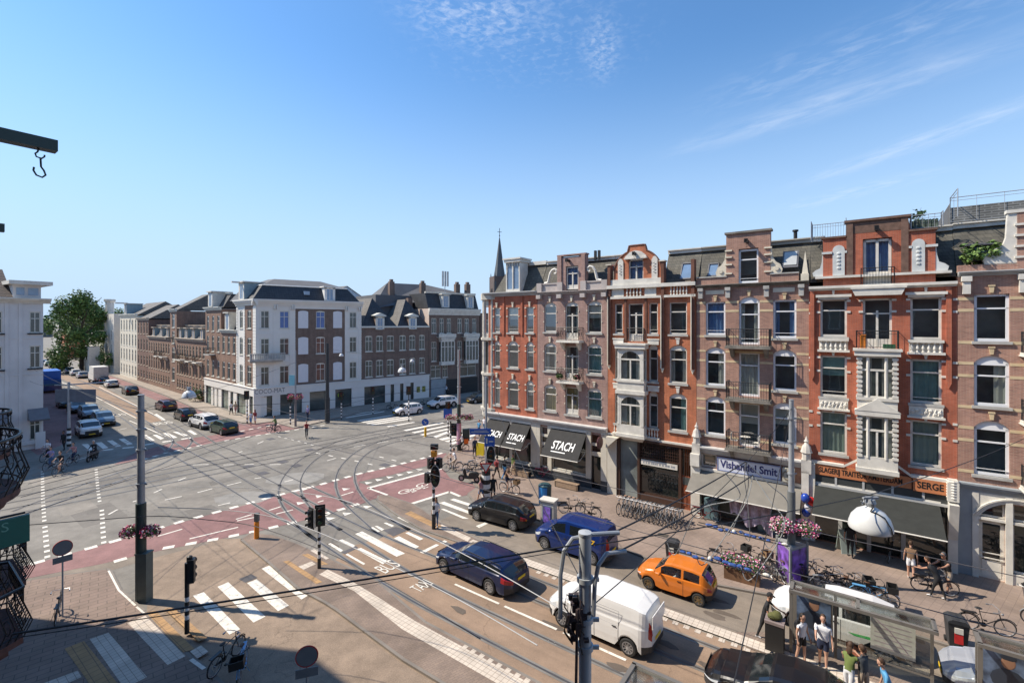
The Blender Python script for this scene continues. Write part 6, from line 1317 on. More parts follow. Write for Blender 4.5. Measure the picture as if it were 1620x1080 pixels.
    for s in (1,-1):
        x = wsx[0]-L/2+.18; z = interp(belt, wsx[0])+.08; m = MB(); m.ball((x,s*(W+.1),z), (.07,.11,.075), 8); m.box(x-.03,x+.03,s*(W-.1),s*(W+.05),z-.05,z-.02); m.build('wing_mirror', spec.get('mir',pm), o, smooth=True)
    m = MB(); zpl = spec.get('plz',.75); m.box(-L/2-.022,-L/2-.004,-.26,.26,zpl,zpl+.11); m.build('number_plate', plate_y, o); m = MB(); m.box(L/2+.004,L/2+.02,-.26,.26,.38,.48); m.build('number_plate', plate_y, o)
    m = MB(); m.box(L/2+.001,L/2+.012,-W*.5,W*.5,.52,.66); m.build('grille', blackm, o)
    # door shut lines and handles
    m = MB()
    for x in spec.get('doors',[]):
        i = min(range(len(xs)), key=lambda j: abs(xs[j]-x)); x_,p,_c = ring[i]
        for s in (1,-1):
            for k in (2,3,4): a = p[k]; b = p[k+1]; m.add([(x_-L/2-.008,s*(a[0]+.004),a[1]),(x_-L/2+.008,s*(a[0]+.004),a[1]),(x_-L/2+.008,s*(b[0]+.004),b[1]),(x_-L/2-.008,s*(b[0]+.004),b[1])], [(0,1,2,3) if s < 0 else (3,2,1,0)])
            m.box(x_-L/2+.08,x_-L/2+.25,s*(p[4][0]+.002),s*(p[4][0]+.022),p[4][1]+.08,p[4][1]+.11)
    if m.f: m.build('door_line', blackm, o)
    if spec.get('rails'):
        for s in (1,-1): m = MB(); y = s*W*tr*.93; m.tube([(spec['rails'][0]-L/2,y,interp(top,spec['rails'][0])-.02),(spec['rails'][0]-L/2+.1,y,interp(top,spec['rails'][0]+.1)+.05),(spec['rails'][1]-L/2-.1,y,interp(top,spec['rails'][1]-.1)+.05),(spec['rails'][1]-L/2,y,interp(top,spec['rails'][1])-.02)], .018, 5); m.build('roof_rail', blackm, o)
    o['wb'] = wb; o['tr'] = W-.1; o['mid'] = (xr+xf_)/2-L/2
    return o
def put(o, pf, pr, far=True, z=0.0):
    """stand the car on the road: near-side front and rear tyre contact points from the photograph"""
    a = G(*pf,z); b = G(*pr,z); d = (a-b).normalized(); q = Vector((-d.y,d.x,0)); 
    if q.dot(Vector((0,1,0))) < 0: q = -q
    c = (a+b)/2 + q*(o['tr'] if far else -o['tr']) - d*o['mid']
    o.location = (c.x,c.y,z); o.rotation_euler = (0,0,math.atan2(d.y,d.x))
    for k in ('wb','tr','mid'): del o[k]
    return o
def at_ground(o, p, heading, z=0.0):
    o.location = G(*p,z); o.rotation_euler = (0,0,math.atan2(heading.y,heading.x))
    for k in ('wb','tr','mid'):
        if k in o: del o[k]
    return o
HATCH = dict(L=4.35,W=1.8,wb=2.65,fo=.9,top=[(0,.82),(.08,1.0),(.55,1.38),(1.2,1.47),(2.3,1.48),(2.75,1.42),(3.45,1.0),(4.1,.86),(4.35,.66)],belt=[(0,.78),(.6,1.0),(2.8,.95),(3.5,.9),(4.35,.6)],side=[(.62,.95),(1.05,1.95),(2.02,3.05)],ws=(2.72,3.42),rs=(.08,.62),doors=[1.95,3.1],tl=(0,.34),spokes=7)
ESTATE = dict(L=4.93,W=1.85,wb=2.94,fo=.85,top=[(0,.85),(.07,1.0),(.6,1.30),(1.2,1.40),(2.4,1.42),(3.0,1.34),(3.8,.96),(4.6,.83),(4.93,.6)],belt=[(0,.8),(.6,.98),(3.0,.94),(3.8,.88),(4.93,.56)],side=[(.62,1.35),(1.45,2.3),(2.4,3.35)],ws=(2.95,3.72),rs=(.08,.52),doors=[2.35,3.4],rails=(.6,2.9),tl=(0,.4),spokes=10,r=.34)
VAN = dict(L=4.4,W=1.8,wb=2.8,fo=.8,top=[(0,.9),(.03,1.25),(.2,1.70),(.6,1.79),(2.4,1.81),(2.9,1.69),(3.5,1.12),(4.15,.96),(4.4,.72)],belt=[(0,.85),(.1,1.1),(2.9,1.1),(3.5,1.05),(4.4,.66)],side=[(2.35,3.2)],ws=(2.9,3.46),rs=None,doors=[1.2,2.25,3.3],tum=.84,tl=(0,.12),talltl=True,plz=.6,spokes=9,r=.32)
VANW = dict(VAN, side=[(1.3,2.1),(2.35,3.2)], rs=(.03,.1))
MINI = dict(L=3.32,W=1.5,wb=2.2,fo=.62,top=[(0,.75),(.05,.95),(.35,1.36),(.8,1.43),(1.7,1.43),(2.0,1.36),(2.5,.95),(3.1,.83),(3.32,.62)],belt=[(0,.72),(.4,.9),(2.1,.86),(2.55,.84),(3.32,.56)],side=[(.5,1.15),(1.25,2.15)],ws=(1.98,2.47),rs=(.05,.38),doors=[1.2],tl=(0,.12),spokes=6,r=.27,rim=mat('gold_brown_rim', (.22,.15,.07), .5,.4),sg=glassmat('clear_car_glass', (.75,.8,.78), .12),hl=(3.12,3.3))
SUV = dict(L=4.6,W=1.86,wb=2.72,fo=.92,top=[(0,.9),(.08,1.1),(.5,1.5),(1.3,1.62),(2.5,1.63),(2.95,1.54),(3.6,1.1),(4.35,.98),(4.6,.72)],belt=[(0,.86),(.6,1.1),(3.0,1.05),(3.65,1.0),(4.6,.66)],side=[(.65,1.15),(1.25,2.2),(2.28,3.25)],ws=(2.9,3.56),rs=(.08,.58),doors=[2.2,3.3],rails=(.6,2.7),tl=(0,.35),spokes=5,r=.36,clad=True)
ECAR = dict(L=4.55,W=1.84,wb=2.7,fo=.95,top=[(0,.85),(.08,1.05),(.5,1.38),(1.2,1.54),(2.2,1.57),(2.8,1.46),(3.6,1.06),(4.25,.92),(4.55,.66)],belt=[(0,.82),(.6,1.02),(2.9,.97),(3.6,.93),(4.55,.62)],side=[(.7,1.2),(1.3,2.15),(2.25,3.25)],ws=(2.75,3.56),rs=(.08,.55),doors=[2.2,3.3],tl=(0,.4),spokes=5,r=.35)
navy = paint('navy_paint', (.002,.011,.055)); blackp = paint('black_paint', (.007,.007,.009)); blue = paint('royal_blue_paint', (.003,.022,.13)); whitep = paint('white_car_paint', (.72,.71,.69), .0); orange = paint('orange_paint', (.60,.165,.018), .0); silver = paint('silver_paint', (.40,.42,.46), .6); dred = paint('dark_violet_red_paint', (.05,.012,.022)); dgrn = paint('dark_green_paint_car', (.012,.035,.018)); bluegrey = paint('blue_grey_paint', (.10,.15,.21), .4); lightblue = paint('pale_blue_grey_paint', (.22,.29,.36), .5)
put(car('parked_car', 'black blue hatchback waiting beside the zebra and the grey poster cabinet', HATCH, blackp), (755,823), (811.7,839))
v = put(car('delivery_van', 'royal blue small van with yellow lettering behind the orange car', VANW, blue), (860,866.7), (940,893)); v['category'] = 'van'
for a,b_,sz in (('DIKA',1.02,.34),('.NL',.74,.22)):
    pass
t_y = mat('yellow_lettering', (.85,.50,.01), .5)
for s in (1,-1): text('DHZ', .30, t_y, v, (-1.25, s*.893, 1.12), (R(90),0,0 if s < 0 else math.pi), offset=.012); 
put(car('estate_car', 'navy estate car with tinted windows and red roof sign driving on the tram lane', ESTATE, navy), (704,905.3), (775,938.4))
v = put(car('delivery_van', 'plain white small van with side door behind the steel pole', VAN, whitep), (889.8,988.7), (995.3,1036)); v['category'] = 'van'
m = MB()
for x0_,x1_,z0_,z1_ in ((-1.05,.0,.95,1.5),):
    for (a,b_,c,d) in ((x0_,x1_,z0_,z0_+.012),(x0_,x1_,z1_,z1_+.012),(x0_,x0_+.012,z0_,z1_),(x1_,x1_+.012,z0_,z1_)): 
        for s in (1,-1): m.box(a,b_,s*.872,s*.880,c,d)
m.build('panel_crease', mat('van_panel_gap', (.3,.3,.31), .6), v); m = MB(); m.box(-2.24,-2.21,-.62,.62,1.15,1.6); m.build('rear_window', whitep, v)
put(car('small_car', 'small orange three door hatchback driving in front of the blue van', MINI, orange), (1026.8,930.5), (1105.5,957.3))
v = at_ground(car('electric_car', 'white electric car with green side stripe, front in view left of the bus shelter', ECAR, whitep), (1316,988), -U, 0); v.location = SN(-.4,22.55)
m = MB(); 
for s in (1,-1): m.add([(-1.9,s*.925,.62),(-.5,s*.925,.55),(-.3,s*.925,.62),(-1.9,s*.925,.75)], [(0,1,2,3)])
m.build('green_stripe', mat('green_stripe', (.05,.45,.12), .4), v)
at_ground(car('dark_saloon_car', 'glossy black car at the bottom edge in front of the bus stop', dict(ESTATE, top=[(0,.8),(.1,.95),(.9,1.1),(1.6,1.40),(2.4,1.45),(2.9,1.38),(3.7,.98),(4.6,.84),(4.93,.6)], rs=(.85,1.55), side=[(1.2,1.9),(2.0,2.35),(2.45,3.3)], rails=None), blackp), (1240,1100), -U).location = SN(-1.5,16.95)
at_ground(car('silver_car', 'silver car nose half hidden by the second bus shelter', ECAR, silver), (1540,1080), -U).location = SN(4.75,21.6)
# far street, driving away from the crossing
HB = dict(HATCH, L=4.0, W=1.72, wb=2.5, fo=.8)
HB['top'] = [(x*4/4.35,z) for x,z in HATCH['top']]; HB['belt'] = [(x*4/4.35,z) for x,z in HATCH['belt']]; HB['side'] = [(a*4/4.35,b*4/4.35) for a,b in HATCH['side']]; HB['ws'] = (2.5,3.15); HB['rs'] = (.07,.57); HB['doors'] = [1.8,2.85]
for lab, spec, pm, pf, pr in (('dark green hatchback, nearest of the queue leaving the crossing', HB, dgrn, (335,684), (350,688.5)),('white crossover in the queue between black and green cars', SUV, whitep, (302.5,675), (317.5,679.3)),('small black car in the queue ahead of the white crossover', HB, blackp, (277,662.5), (287,666.7)),('dark violet car leading the queue on the far street', HATCH, dred, (247,647.5), (256.5,651)),('black car far ahead near the white vans', HATCH, blackp, (192,622), (201.5,626))):
    put(car('car', lab, spec, pm), pf, pr)
# oncoming, in the shade of the white house
for lab, spec, pm, p in (('white off-roader with slotted black grille coming towards the crossing', dict(SUV, L=4.2, wb=2.5, fo=.85), whitep, (140,688)),('dark blue grey coupe with lit headlights, right of the white off-roader', ECAR, bluegrey, (163,671)),('pale blue grey car behind the dark coupe', SUV, lightblue, (141,660)),('blue grey car in shade further back in the oncoming lane', HATCH, bluegrey, (122,651)),('dark car with headlights on, farthest in the oncoming shade', HATCH, blackp, (104,643))):
    at_ground(car('car', lab, spec, pm), p, UL)
# parked line at the kerb of the far street
cols_ = [whitep, blackp, silver, whitep, bluegrey, dred, silver, blackp, whitep, bluegrey]; protos = {}
for i,(x,y) in enumerate(((176,612),(163,606.5),(130,597.5),(119,593.5),(109,590),(99,586.5),(91,583.5),(84,581),(77,578.5),(71,576.5))):
    at_ground(car('parked_car', ['white car parked behind the box truck','black and white car parked beside the box truck','grey car parked ahead of the box truck','white car, second ahead of the box truck','blue grey car, third ahead of the box truck','dark red car parked in the middle of the far kerb line','silver car parked near the orange brick house','black car parked beyond the orange brick house','white car parked near the end of the far kerb line','last blue grey car of the far kerb line'][i], HB if i % 2 else HATCH, cols_[i], 'cars parked along the far kerb'), (x,y), -UL)
def truck(name, lab, L, W, Hh, cabm, boxm, p, head):
    o = thing(name, lab, 'truck', G(*p), math.atan2(head.y,head.x)); m = MB(); m.box(-L/2,L/2-1.7,-W/2,W/2,.8,Hh); m.build('cargo_box', boxm, o); m = MB(); m.plate([(L/2-1.6,.4),(L/2,.4),(L/2,1.3),(L/2-.35,2.2),(L/2-1.6,2.25)], -W/2*.92, W/2*.92); m.build('cab', cabm, o)
    m = MB(); m.add([(L/2+.01,-W*.42,1.3),(L/2+.01,W*.42,1.3),(L/2-.33,W*.40,2.1),(L/2-.33,-W*.40,2.1)], [(0,1,2,3)]); m.build('windscreen', carglass, o)
    m = MB(); m.box(-L/2,L/2-.2,-W*.4,W*.4,.45,.8); m.build('chassis', under, o)
    for x in (-L/2+1.2,L/2-.9):
        for s in (1,-1): m = MB(); m.lathe([(0,-.13),(.42,-.13),(.42,.13),(0,.13)], (x,s*(W/2-.15),.42), 16, 'y'); m.build('wheel', tyre, o)
    for s in (1,-1): m = MB(); m.box(-L/2-.02,-L/2,s*W*.36-.1,s*W*.36+.1,.85,1.1); m.build('tail_light', redl, o)
    return o
truck('box_truck', 'white box truck parked at the kerb of the far street', 6.4, 2.3, 3.4, whitep, mat('cream_truck_box', (.58,.56,.52), .6), (155,605), -UL)
truck('blue_truck', 'bright blue truck half hidden by the white corner house', 7.5, 2.5, 3.7, blue, mat('bright_blue_box', (.02,.13,.50), .5), (79,618), UL)
# side street on the right of the white block
for lab, spec, pm, p in (('small white hatchback waiting at the zebra of the side street', HB, whitep, (645,655)),('white crossover behind the small white hatchback', SUV, whitep, (700,644))):
    at_ground(car('car', lab, spec, pm), p, -UB)
for i,p in enumerate(((757,636),(772,629))): at_ground(car('parked_car', ['dark car parked beyond the crossover beside the corner oriel','farthest dark car parked behind the corner oriel'][i], HB, blackp), p, -UB)
# ---- moped
def moped(lab, p, head, m_=blackm, box=None, z=.1):
    o = thing('moped', lab, 'moped', G(*p,z), math.atan2(head.y,head.x))
    for x in (-.62,.62): m = MB(); m.lathe([(.14,-.05),(.24,-.05),(.26,0),(.24,.05),(.14,.05)], (x,0,.26), 16, 'y'); w_ = m.build('wheel', tyre, o); m = MB(); m.lathe([(0,-.03),(.15,-.03),(.15,.03),(0,.03)], (x,0,.26), 10, 'y'); m.build('rim', rimm, w_)
    m = MB(); m.plate([(-.75,.5),(-.6,.32),(-.1,.28),(.35,.28),(.45,.9),(.36,.95),(.22,.42),(.0,.42),(-.05,.68),(-.8,.72)], -.16, .16); m.build('body_panel', m_, o, smooth=False); m = MB(); m.ball((-.4,0,.76), (.38,.15,.08), 10); m.build('seat', blackm, o, smooth=True)
    m = MB(); m.tube([(.62,0,.3),(.42,0,1.0)], .03, 6); m.tube([(.36,-.32,1.05),(.44,0,1.0),(.36,.32,1.05)], .018, 5); m.tube([(.42,.25,1.03),(.4,.3,1.25)], .008, 4); m.ball((.4,.31,1.28), (.02,.07,.05), 6); m.build('handlebar', steel, o)
    if box: m = MB(); m.box(-.95,-.55,-.24,.24,.85,1.3); m.build('delivery_box', box, o)
    return o
moped('black moped under a dark cover on the red cycle box', (742,762), U*-.8+NV*-.3)
moped('black motor scooter with round mirrors parked in shade at the bottom', (440,1150), -NV)
# ================================================================ BICYCLES
chrome = mat('bright_metal', (.34,.34,.35), .45, .6)
leather = mat('brown_leather', (.08,.035,.015), .6)
def bicycle(col, basket=None, lean=.08, n=14):
    o = thing('bicycle', 'bicycle', 'bicycle'); r = .34
    for x in (-.54,.54):
        m = MB(); m.lathe([(r-.02,-.02),(r,-.012),(r,.012),(r-.02,.02),(r-.035,0),(r-.02,-.02)], (x,0,r), 22, 'y'); w_ = m.build('wheel', tyre, o)
        m = MB(); m.lathe([(r-.038,-.012),(r-.05,0),(r-.038,.012),(r-.03,0),(r-.038,-.012)], (x,0,r), 22, 'y')
        for k in range(n): a = 2*math.pi*k/n; s = .02*(-1)**k; m.add([(x-.004*math.sin(a),s,r+.004*math.cos(a)),(x+.004*math.sin(a),s,r-.004*math.cos(a)),(x+(r-.04)*math.cos(a),0,r+(r-.04)*math.sin(a))], [(0,1,2)])
        m.tube([(x,-.04,r),(x,.04,r)], .025, 6); m.build('rim', chrome, w_)
    m = MB(); bb = (-.08,0,.30); st = (-.22,0,.82); hd = (.36,0,.84); h2 = (.40,0,.66)
    for a,b_,t in ((bb,st,.017),(st,hd,.016),(bb,h2,.018),(hd,h2,.02),(h2,(.54,0,r),.014),(bb,(-.54,0,r),.012),((-.2,0,.74),(-.54,0,r),.010)): m.tube([a,b_], t, 5)
    m.tube([(-.54+.37*math.cos(a),0,r+.37*math.sin(a)) for a in [R(20+20*k) for k in range(8)]], .018, 4); m.tube([(.54+.37*math.cos(a),0,r+.37*math.sin(a)) for a in [R(30+20*k) for k in range(6)]], .018, 4)
    m.box(-.78,-.3,-.06,.06,.73,.75); m.tube([(-.7,.05,.73),(-.54,.05,r)], .007, 4); m.tube([(-.08,.1,.3),(-.2,.16,.02)], .009, 4); m.lathe([(.1,.02),(.1,.03),(0,.03)], (-.08,0,.3), 10, 'y'); m.box(-.5,-.08,.04,.055,.27,.36); m.box(-.2,-.1,-.14,-.06,.15,.18); m.box(-.05,.05,.06,.14,.42,.45)
    m.build('frame', col, o)
    m = MB(); m.tube([st,(-.24,0,.92)], .014, 5); m.ball((-.26,0,.95), (.13,.08,.035), 8, q=4); m.build('saddle', leather if basket else blackm, o)
    m = MB(); m.tube([hd,(.33,0,1.0)], .014, 5); m.tube([(.12,-.28,1.02),(.24,-.27,1.06),(.34,-.1,1.02),(.34,.1,1.02),(.24,.27,1.06),(.12,.28,1.02)], .012, 5); m.box(.06,.16,-.3,-.26,1.0,1.04); m.box(.06,.16,.26,.3,1.0,1.04); m.ball((.45,0,.86), .045, 6); m.build('handlebar', chrome if not basket else blackm, o)
    if basket:
        m = MB(); 
        for (a,b_,c,d,e,f) in ((.42,.78,-.22,.22,.78,.80),(.42,.44,-.22,.22,.8,1.04),(.76,.78,-.22,.22,.8,1.04),(.42,.78,-.22,-.20,.8,1.04),(.42,.78,.20,.22,.8,1.04)): m.box(a,b_,c,d,e,f)
        m.build('crate', basket, o)
    return o
bk = mat('bike_black', (.018,.018,.02), .35); bkb = mat('bike_light_blue', (.10,.30,.55), .35); bkp = mat('bike_pink', (.42,.08,.12), .4); bkg = mat('bike_grey', (.22,.23,.24), .4); bkr = mat('bike_maroon', (.16,.03,.03), .4)
cratem = mat('black_plastic_crate', (.02,.02,.02), .6); wick = mat('wicker', (.20,.12,.06), .8, var=.3, scale=20)
BP = {'black': bicycle(bk), 'crate': bicycle(bk, cratem), 'wicker': bicycle(bkg, wick), 'blue': bicycle(bkb, cratem), 'pink': bicycle(bkp), 'grey': bicycle(bkg), 'maroon': bicycle(bkr)}
USED = set()
def bike(kind, loc, ang, lab, group=None, lean=.09, z=.1):
    p = BP[kind]
    if kind in USED: o = copy_tree(p)
    else: o = p; USED.add(kind)
    if not isinstance(loc, Vector): loc = G(*loc, z)
    o.location = loc; o.rotation_euler = (lean, 0, ang); tag(o, lab, 'bicycle', group)
    if not group and 'group' in o: del o['group']
    return o
aN = math.atan2(-NV.y,-NV.x)        # pointing at the street from the facades
random.seed(11)
# the rental rack in front of the brown wooden shop front
for i in range(14):
    bike('grey' if i % 4 else 'black', SN(-11.9+.275*i, 28.5, .1), aN+random.uniform(-.06,.06), 'bicycle in the dense parallel rental row in front of the brown wooden shop front', 'rental bikes in the dense row', random.uniform(.04,.1))
kb = [('black',(905,811),0,'black bicycle just right of the grey poster cabinet'),('black',(930,818),2.6,'black bicycle behind the roof of the blue van'),('black',(1095,806),ANG_U,'black bicycle leaning by the white pier left of the fish shop'),('maroon',(1117,822),ANG_U+.1,'maroon bicycle between the white pier and the fish shop stall'),
      ('black',(1148,893),ANG_U+.3,'bicycle left of the wooden flower planter'),('crate',(1199,903),ANG_U+2.9,'bicycle with crate right of the wooden flower planter'),('black',(1213,908),ANG_U+2.2,'upright black bicycle between planter and advertising column'),('wicker',(1228,915),ANG_U+2.5,'bicycle with wicker basket touching the advertising column'),
      ('black',(1277,925),ANG_U+.2,'first bicycle right of the advertising column'),('black',(1298,925),ANG_U+2.7,'second bicycle right of the advertising column'),('grey',(1314,935),ANG_U+.5,'grey bicycle third right of the advertising column'),('black',(1332,938),ANG_U+2.9,'black bicycle fourth right of the advertising column'),('crate',(1348,946),ANG_U+.3,'bicycle with crate behind the roof of the white electric car'),('black',(1366,950),ANG_U+2.8,'black bicycle last but one of the kerb row before the open pavement'),('blue',(1383,956),ANG_U+.1,'blue bicycle at the right end of the kerb row'),
      ('black',(1408,884),ANG_U+1.4,'black bicycle standing under the dark awning of the butcher'),('black',(1560,1000),ANG_U+.2,'black bicycle with brown saddle behind the second bus shelter'),('pink',(862,756),ANG_U+.2,'pink bicycle against the black plinth left of the wooden bench'),('maroon',(848,751),ANG_U+.1,'maroon bicycle against the plinth beside the pink one'),
      ('black',(748,748),ANG_U+.4,'black bicycle parked behind the thick striped post'),('grey',(755,741),ANG_U+.9,'grey bicycle parked left of the blue direction signs'),('black',(790,717),ANG_U+1.9,'bicycle near the yellow frame at the corner pavement'),
      ('blue',(385,1070),R(-70),'light blue bicycle with black front crate in the shade at the bottom'),('black',(358,1052),R(80),'black bicycle seen end on beside the light blue one'),('black',(90,978),R(128),'bicycle end on beside the round sign pole at lower left'),
      ('black',(620,648),ANG_B,'bicycle parked at the white shop wall of the side street'),('black',(672,642),ANG_B,'bicycle parked beside the roller shutter of the side street')]
for k,p,a,l in kb: bike(k, p, a, l)
for i in range(9): bike('grey' if i % 2 else 'black', SN(6.15+.34*i, 28.9, .1), aN+random.uniform(-.1,.1), 'bicycle in the tight row in front of the white arched shop at the right edge', 'bikes in front of the arched shop', random.uniform(.05,.12))
for i in range(4): bike('grey', SN(6.4+.5*i, 27.5, .1), ANG_U+random.uniform(-.15,.15), 'loosely parked bicycle before the tight row at the right edge', 'loose bikes at the right edge', .1)
# ================================================================ PEOPLE
sk1 = mat('fair_skin', (.52,.30,.21), .6, var=.05); sk2 = mat('tanned_skin', (.42,.22,.14), .6, var=.05); sk3 = mat('brown_skin', (.22,.11,.07), .6, var=.05)
hr_k = mat('dark_hair', (.015,.010,.008), .7); hr_b = mat('brown_hair', (.06,.03,.015), .7); hr_y = mat('blond_hair', (.35,.24,.11), .7); shoe = mat('white_shoes', (.6,.6,.6), .6); shok = mat('dark_shoes', (.03,.03,.03), .6)
eye_m = mat('eye_dark', (.02,.015,.015), .3); lip_m = mat('lip', (.35,.10,.09), .5)
def cloth(name, c): return mat(name, c, .9, var=.12, scale=6)
c_white = cloth('white_cotton', (.72,.72,.74)); c_black = cloth('black_cloth', (.018,.018,.02)); c_jean = cloth('blue_denim', (.07,.13,.24)); c_navy = cloth('navy_cloth', (.02,.03,.07)); c_green = cloth('olive_green_cloth', (.14,.18,.05)); c_grey = cloth('dark_grey_cloth', (.07,.075,.08)); c_red = cloth('dull_red_cloth', (.30,.05,.05)); c_lil = cloth('lilac_cloth', (.35,.30,.50)); c_beige = cloth('beige_cloth', (.45,.36,.27)); c_blue = cloth('sky_blue_cloth', (.10,.32,.55)); c_pat = cloth('patterned_brown_cloth', (.20,.12,.07)); c_pink = cloth('pink_cloth', (.5,.25,.25))
def person(label, loc, head, top, bottom, skin=sk1, hair=hr_k, pose=None, h=1.74, sleeves=.5, legs=1.0, shoes=shok, long_hair=False, cap=None, z=0.0, dress=None, hipz=None, fat=1.2, group=None, pack=None, bald=False):
    P = dict(lean=3, l=(6,4), r=(-8,6), la=(8,10,14), ra=(-6,10,18), nod=8, yaw=0); P.update(pose or {})
    s = h/1.74; V_ = []; E = []; Rr = []; reg = []
    def add(p, r, par=None): V_.append(Vector(p)); Rr.append(r if isinstance(r, tuple) else (r,r)); 
    def node(p, r, par, rg):
        add(p, r); i = len(V_)-1
        if par is not None: E.append((par,i)); reg.append((par,i,rg))
        return i
    ln = R(P['lean']); up = Vector((math.sin(ln),0,math.cos(ln))); pel = Vector((0,0,.93*s))
    TOP,BOT,SK,SH = 0,1,2,3
    pv = node(pel, (.135*s*fat,.115*s*fat), None, 0); wst = node(pel+up*.15*s, (.115*s*fat,.10*s*fat), pv, TOP); ch = node(pel+up*.36*s, (.135*s*fat,.115*s*fat), wst, TOP); nk0 = node(pel+up*.52*s, (.07*s,.07*s), ch, TOP)
    nu = Vector((math.sin(ln*.6+R(P['nod'])*.3),0,math.cos(ln*.6))).normalized(); nk = node(V_[nk0]+nu*.09*s, .05*s, nk0, SK); hd0 = node(V_[nk]+nu*.08*s, .055*s, nk, SK); feet = []
    for sg,key in ((1,'l'),(-1,'r')):
        t,k = P[key]; t = R(t); k = R(k); hp = pel+Vector((0,sg*.085*s,-.05*s)); ih = node(hp, (.085*s*fat,.085*s*fat), pv, BOT); kn = hp+Vector((math.sin(t),sg*.01,-math.cos(t)))*.42*s; a2 = t-k
        im = node((hp+kn)/2, .074*s*fat, ih, BOT); ik = node(kn, .052*s, im, BOT if legs > .3 else SK); an = kn+Vector((math.sin(a2),0,-math.cos(a2)))*.41*s; ic = node(kn+(an-kn)*.35, .052*s, ik, BOT if legs > .6 else SK); ia = node(an, .034*s, ic, BOT if legs > .6 else SK)
        fa = 0 if 'foot' not in P else R(P['foot']); to = an+Vector((math.cos(fa)*.16,sg*.02,-.045-math.sin(fa)*.16))*s; node(to, (.036*s,.026*s), ia, SH); he = an+Vector((-.05,0,-.045))*s; node(he, (.032*s,.028*s), ia, SH); feet.append(min(to.z,he.z)-.03*s)
        pt,out,el = P[key+'a']; pt = R(pt); out = R(out); el = R(el); shl = V_[ch]+up*.10*s+Vector((0,sg*.165*s*fat**.5,0)); i0 = node(shl, .058*s*fat**.5, ch, TOP)
        def adir(a, o_): return Vector((math.sin(a)*math.cos(o_), sg*math.sin(o_), -math.cos(a)*math.cos(o_)))
        eb = shl+adir(pt,out)*.29*s; i1 = node((shl+eb)/2, .044*s, i0, TOP if sleeves > .2 else SK); i2 = node(eb, .036*s, i1, TOP if sleeves > .6 else SK); wd = adir(pt+el, out*.4+P.get('in',0)*R(-1)); wr_ = eb+wd*.25*s; i3 = node(wr_, .025*s, i2, TOP if sleeves > .8 else SK)
        pd = wd; side = Vector((-pd.z,0,pd.x)); side = side.normalized() if side.length > .1 else Vector((1,0,0)); pm_ = node(wr_+pd*.06*s, (.034*s,.018*s), i3, SK)
        for f in range(4):
            b0 = wr_+pd*.09*s+side*((f-1.5)*.021)*s; i4 = node(b0, .011*s, pm_, SK); L_ = (.062,.072,.068,.052)[f]*s; curl = Vector((0,-sg,0))
            i5 = node(b0+pd*L_*.55+curl*.008*s, .0095*s, i4, SK); node(b0+pd*L_*.95+curl*.026*s, .008*s, i5, SK)
        i4 = node(wr_+pd*.035*s+side*.036*s, .012*s, i3, SK); node(wr_+pd*.08*s+side*.055*s, .009*s, i4, SK)
    me = bpy.data.meshes.new('sk'); me.from_pydata([tuple(v) for v in V_], E, []); ob = bpy.data.objects.new('sk', me); COL.objects.link(ob)
    md = ob.modifiers.new('s','SKIN'); md.use_smooth_shade = True; md.branch_smoothing = .3
    sv = me.skin_vertices[0].data
    for i,r_ in enumerate(Rr): sv[i].radius = r_; sv[i].use_root = (i == 0)
    ms = ob.modifiers.new('u','SUBSURF'); ms.levels = 1; ms.render_levels = 1
    bpy.context.view_layer.update(); ev = bpy.data.meshes.new_from_object(ob.evaluated_get(bpy.context.evaluated_depsgraph_get())); bpy.data.objects.remove(ob); bpy.data.meshes.remove(me)
    b = MB(); b.v = [tuple(v.co) for v in ev.vertices]
    segs = [(V_[a],V_[c],rg,(Rr[a][0]+Rr[c][0])/2) for a,c,rg in reg]
    for p in ev.polygons:
        c = p.center; best = 1e9; rg = 0
        for A,C_,g_,rad in segs:
            d = C_-A; t = max(0,min(1,(c-A).dot(d)/d.length_squared)); q = (c-(A+d*t)).length/(rad+.02)
            if q < best: best = q; rg = g_
        if rg == TOP and c.z < pel.z+.02*s and abs(c.y) < .16*s and c.x < .2: rg = BOT
        b.f.append(tuple(p.vertices)); b.m.append(rg)
    bpy.data.meshes.remove(ev)
    hc = V_[hd0]+nu*.075*s; yw = Matrix.Rotation(R(P['yaw']),3,'Z') @ Matrix.Rotation(R(P['nod']),3,'Y')
    hm = MB(); hm.ball((0,0,0), (.102,.084,.124), 14, 2, 10); hm.ball((.095,0,-.015), (.022,.014,.024), 6, 2, 4); hm.ball((.075,0,-.085), (.03,.04,.03), 8, 2, 5)
    for sg in (1,-1): hm.ball((.0,sg*.079,-.01), (.02,.012,.032), 6, 2, 4); hm.ball((.085,sg*.032,.012), (.012,.014,.009), 6, 4, 4)
    hm.ball((.094,0,-.055), (.010,.024,.007), 6, 5, 4)
    M_ = Matrix.Translation(hc) @ yw.to_4x4() @ Matrix.Scale(s,4); hm.xf(M_); b.join(hm)
    dz = -min(feet) - pel.z*0
    if hipz is not None: dz = hipz - pel.z
    o = b.build('person', [top,bottom,skin,shoes,eye_m,lip_m], None, smooth=True, ang=180)
    if not bald or cap:
        hh = MB(); hh.ball((-.018,0,.02), (.104,.09,.122), 12, 0, 8); hh.v = [(x,y,z_) if not (x > .035 and z_ < .075) else (min(x,.03),y,max(z_,.03) if x > .06 else z_) for x,y,z_ in hh.v]
        if long_hair: hh.ball((-.075,0,-.12), (.045,.085,.17), 10, 0, 6)
        hh.xf(M_); hh.build('hair', cap or hair, o, smooth=True)
        if cap: q = MB(); q.ball((.09,0,.07), (.08,.07,.012), 8); q.xf(M_); q.build('cap_peak', cap, o)
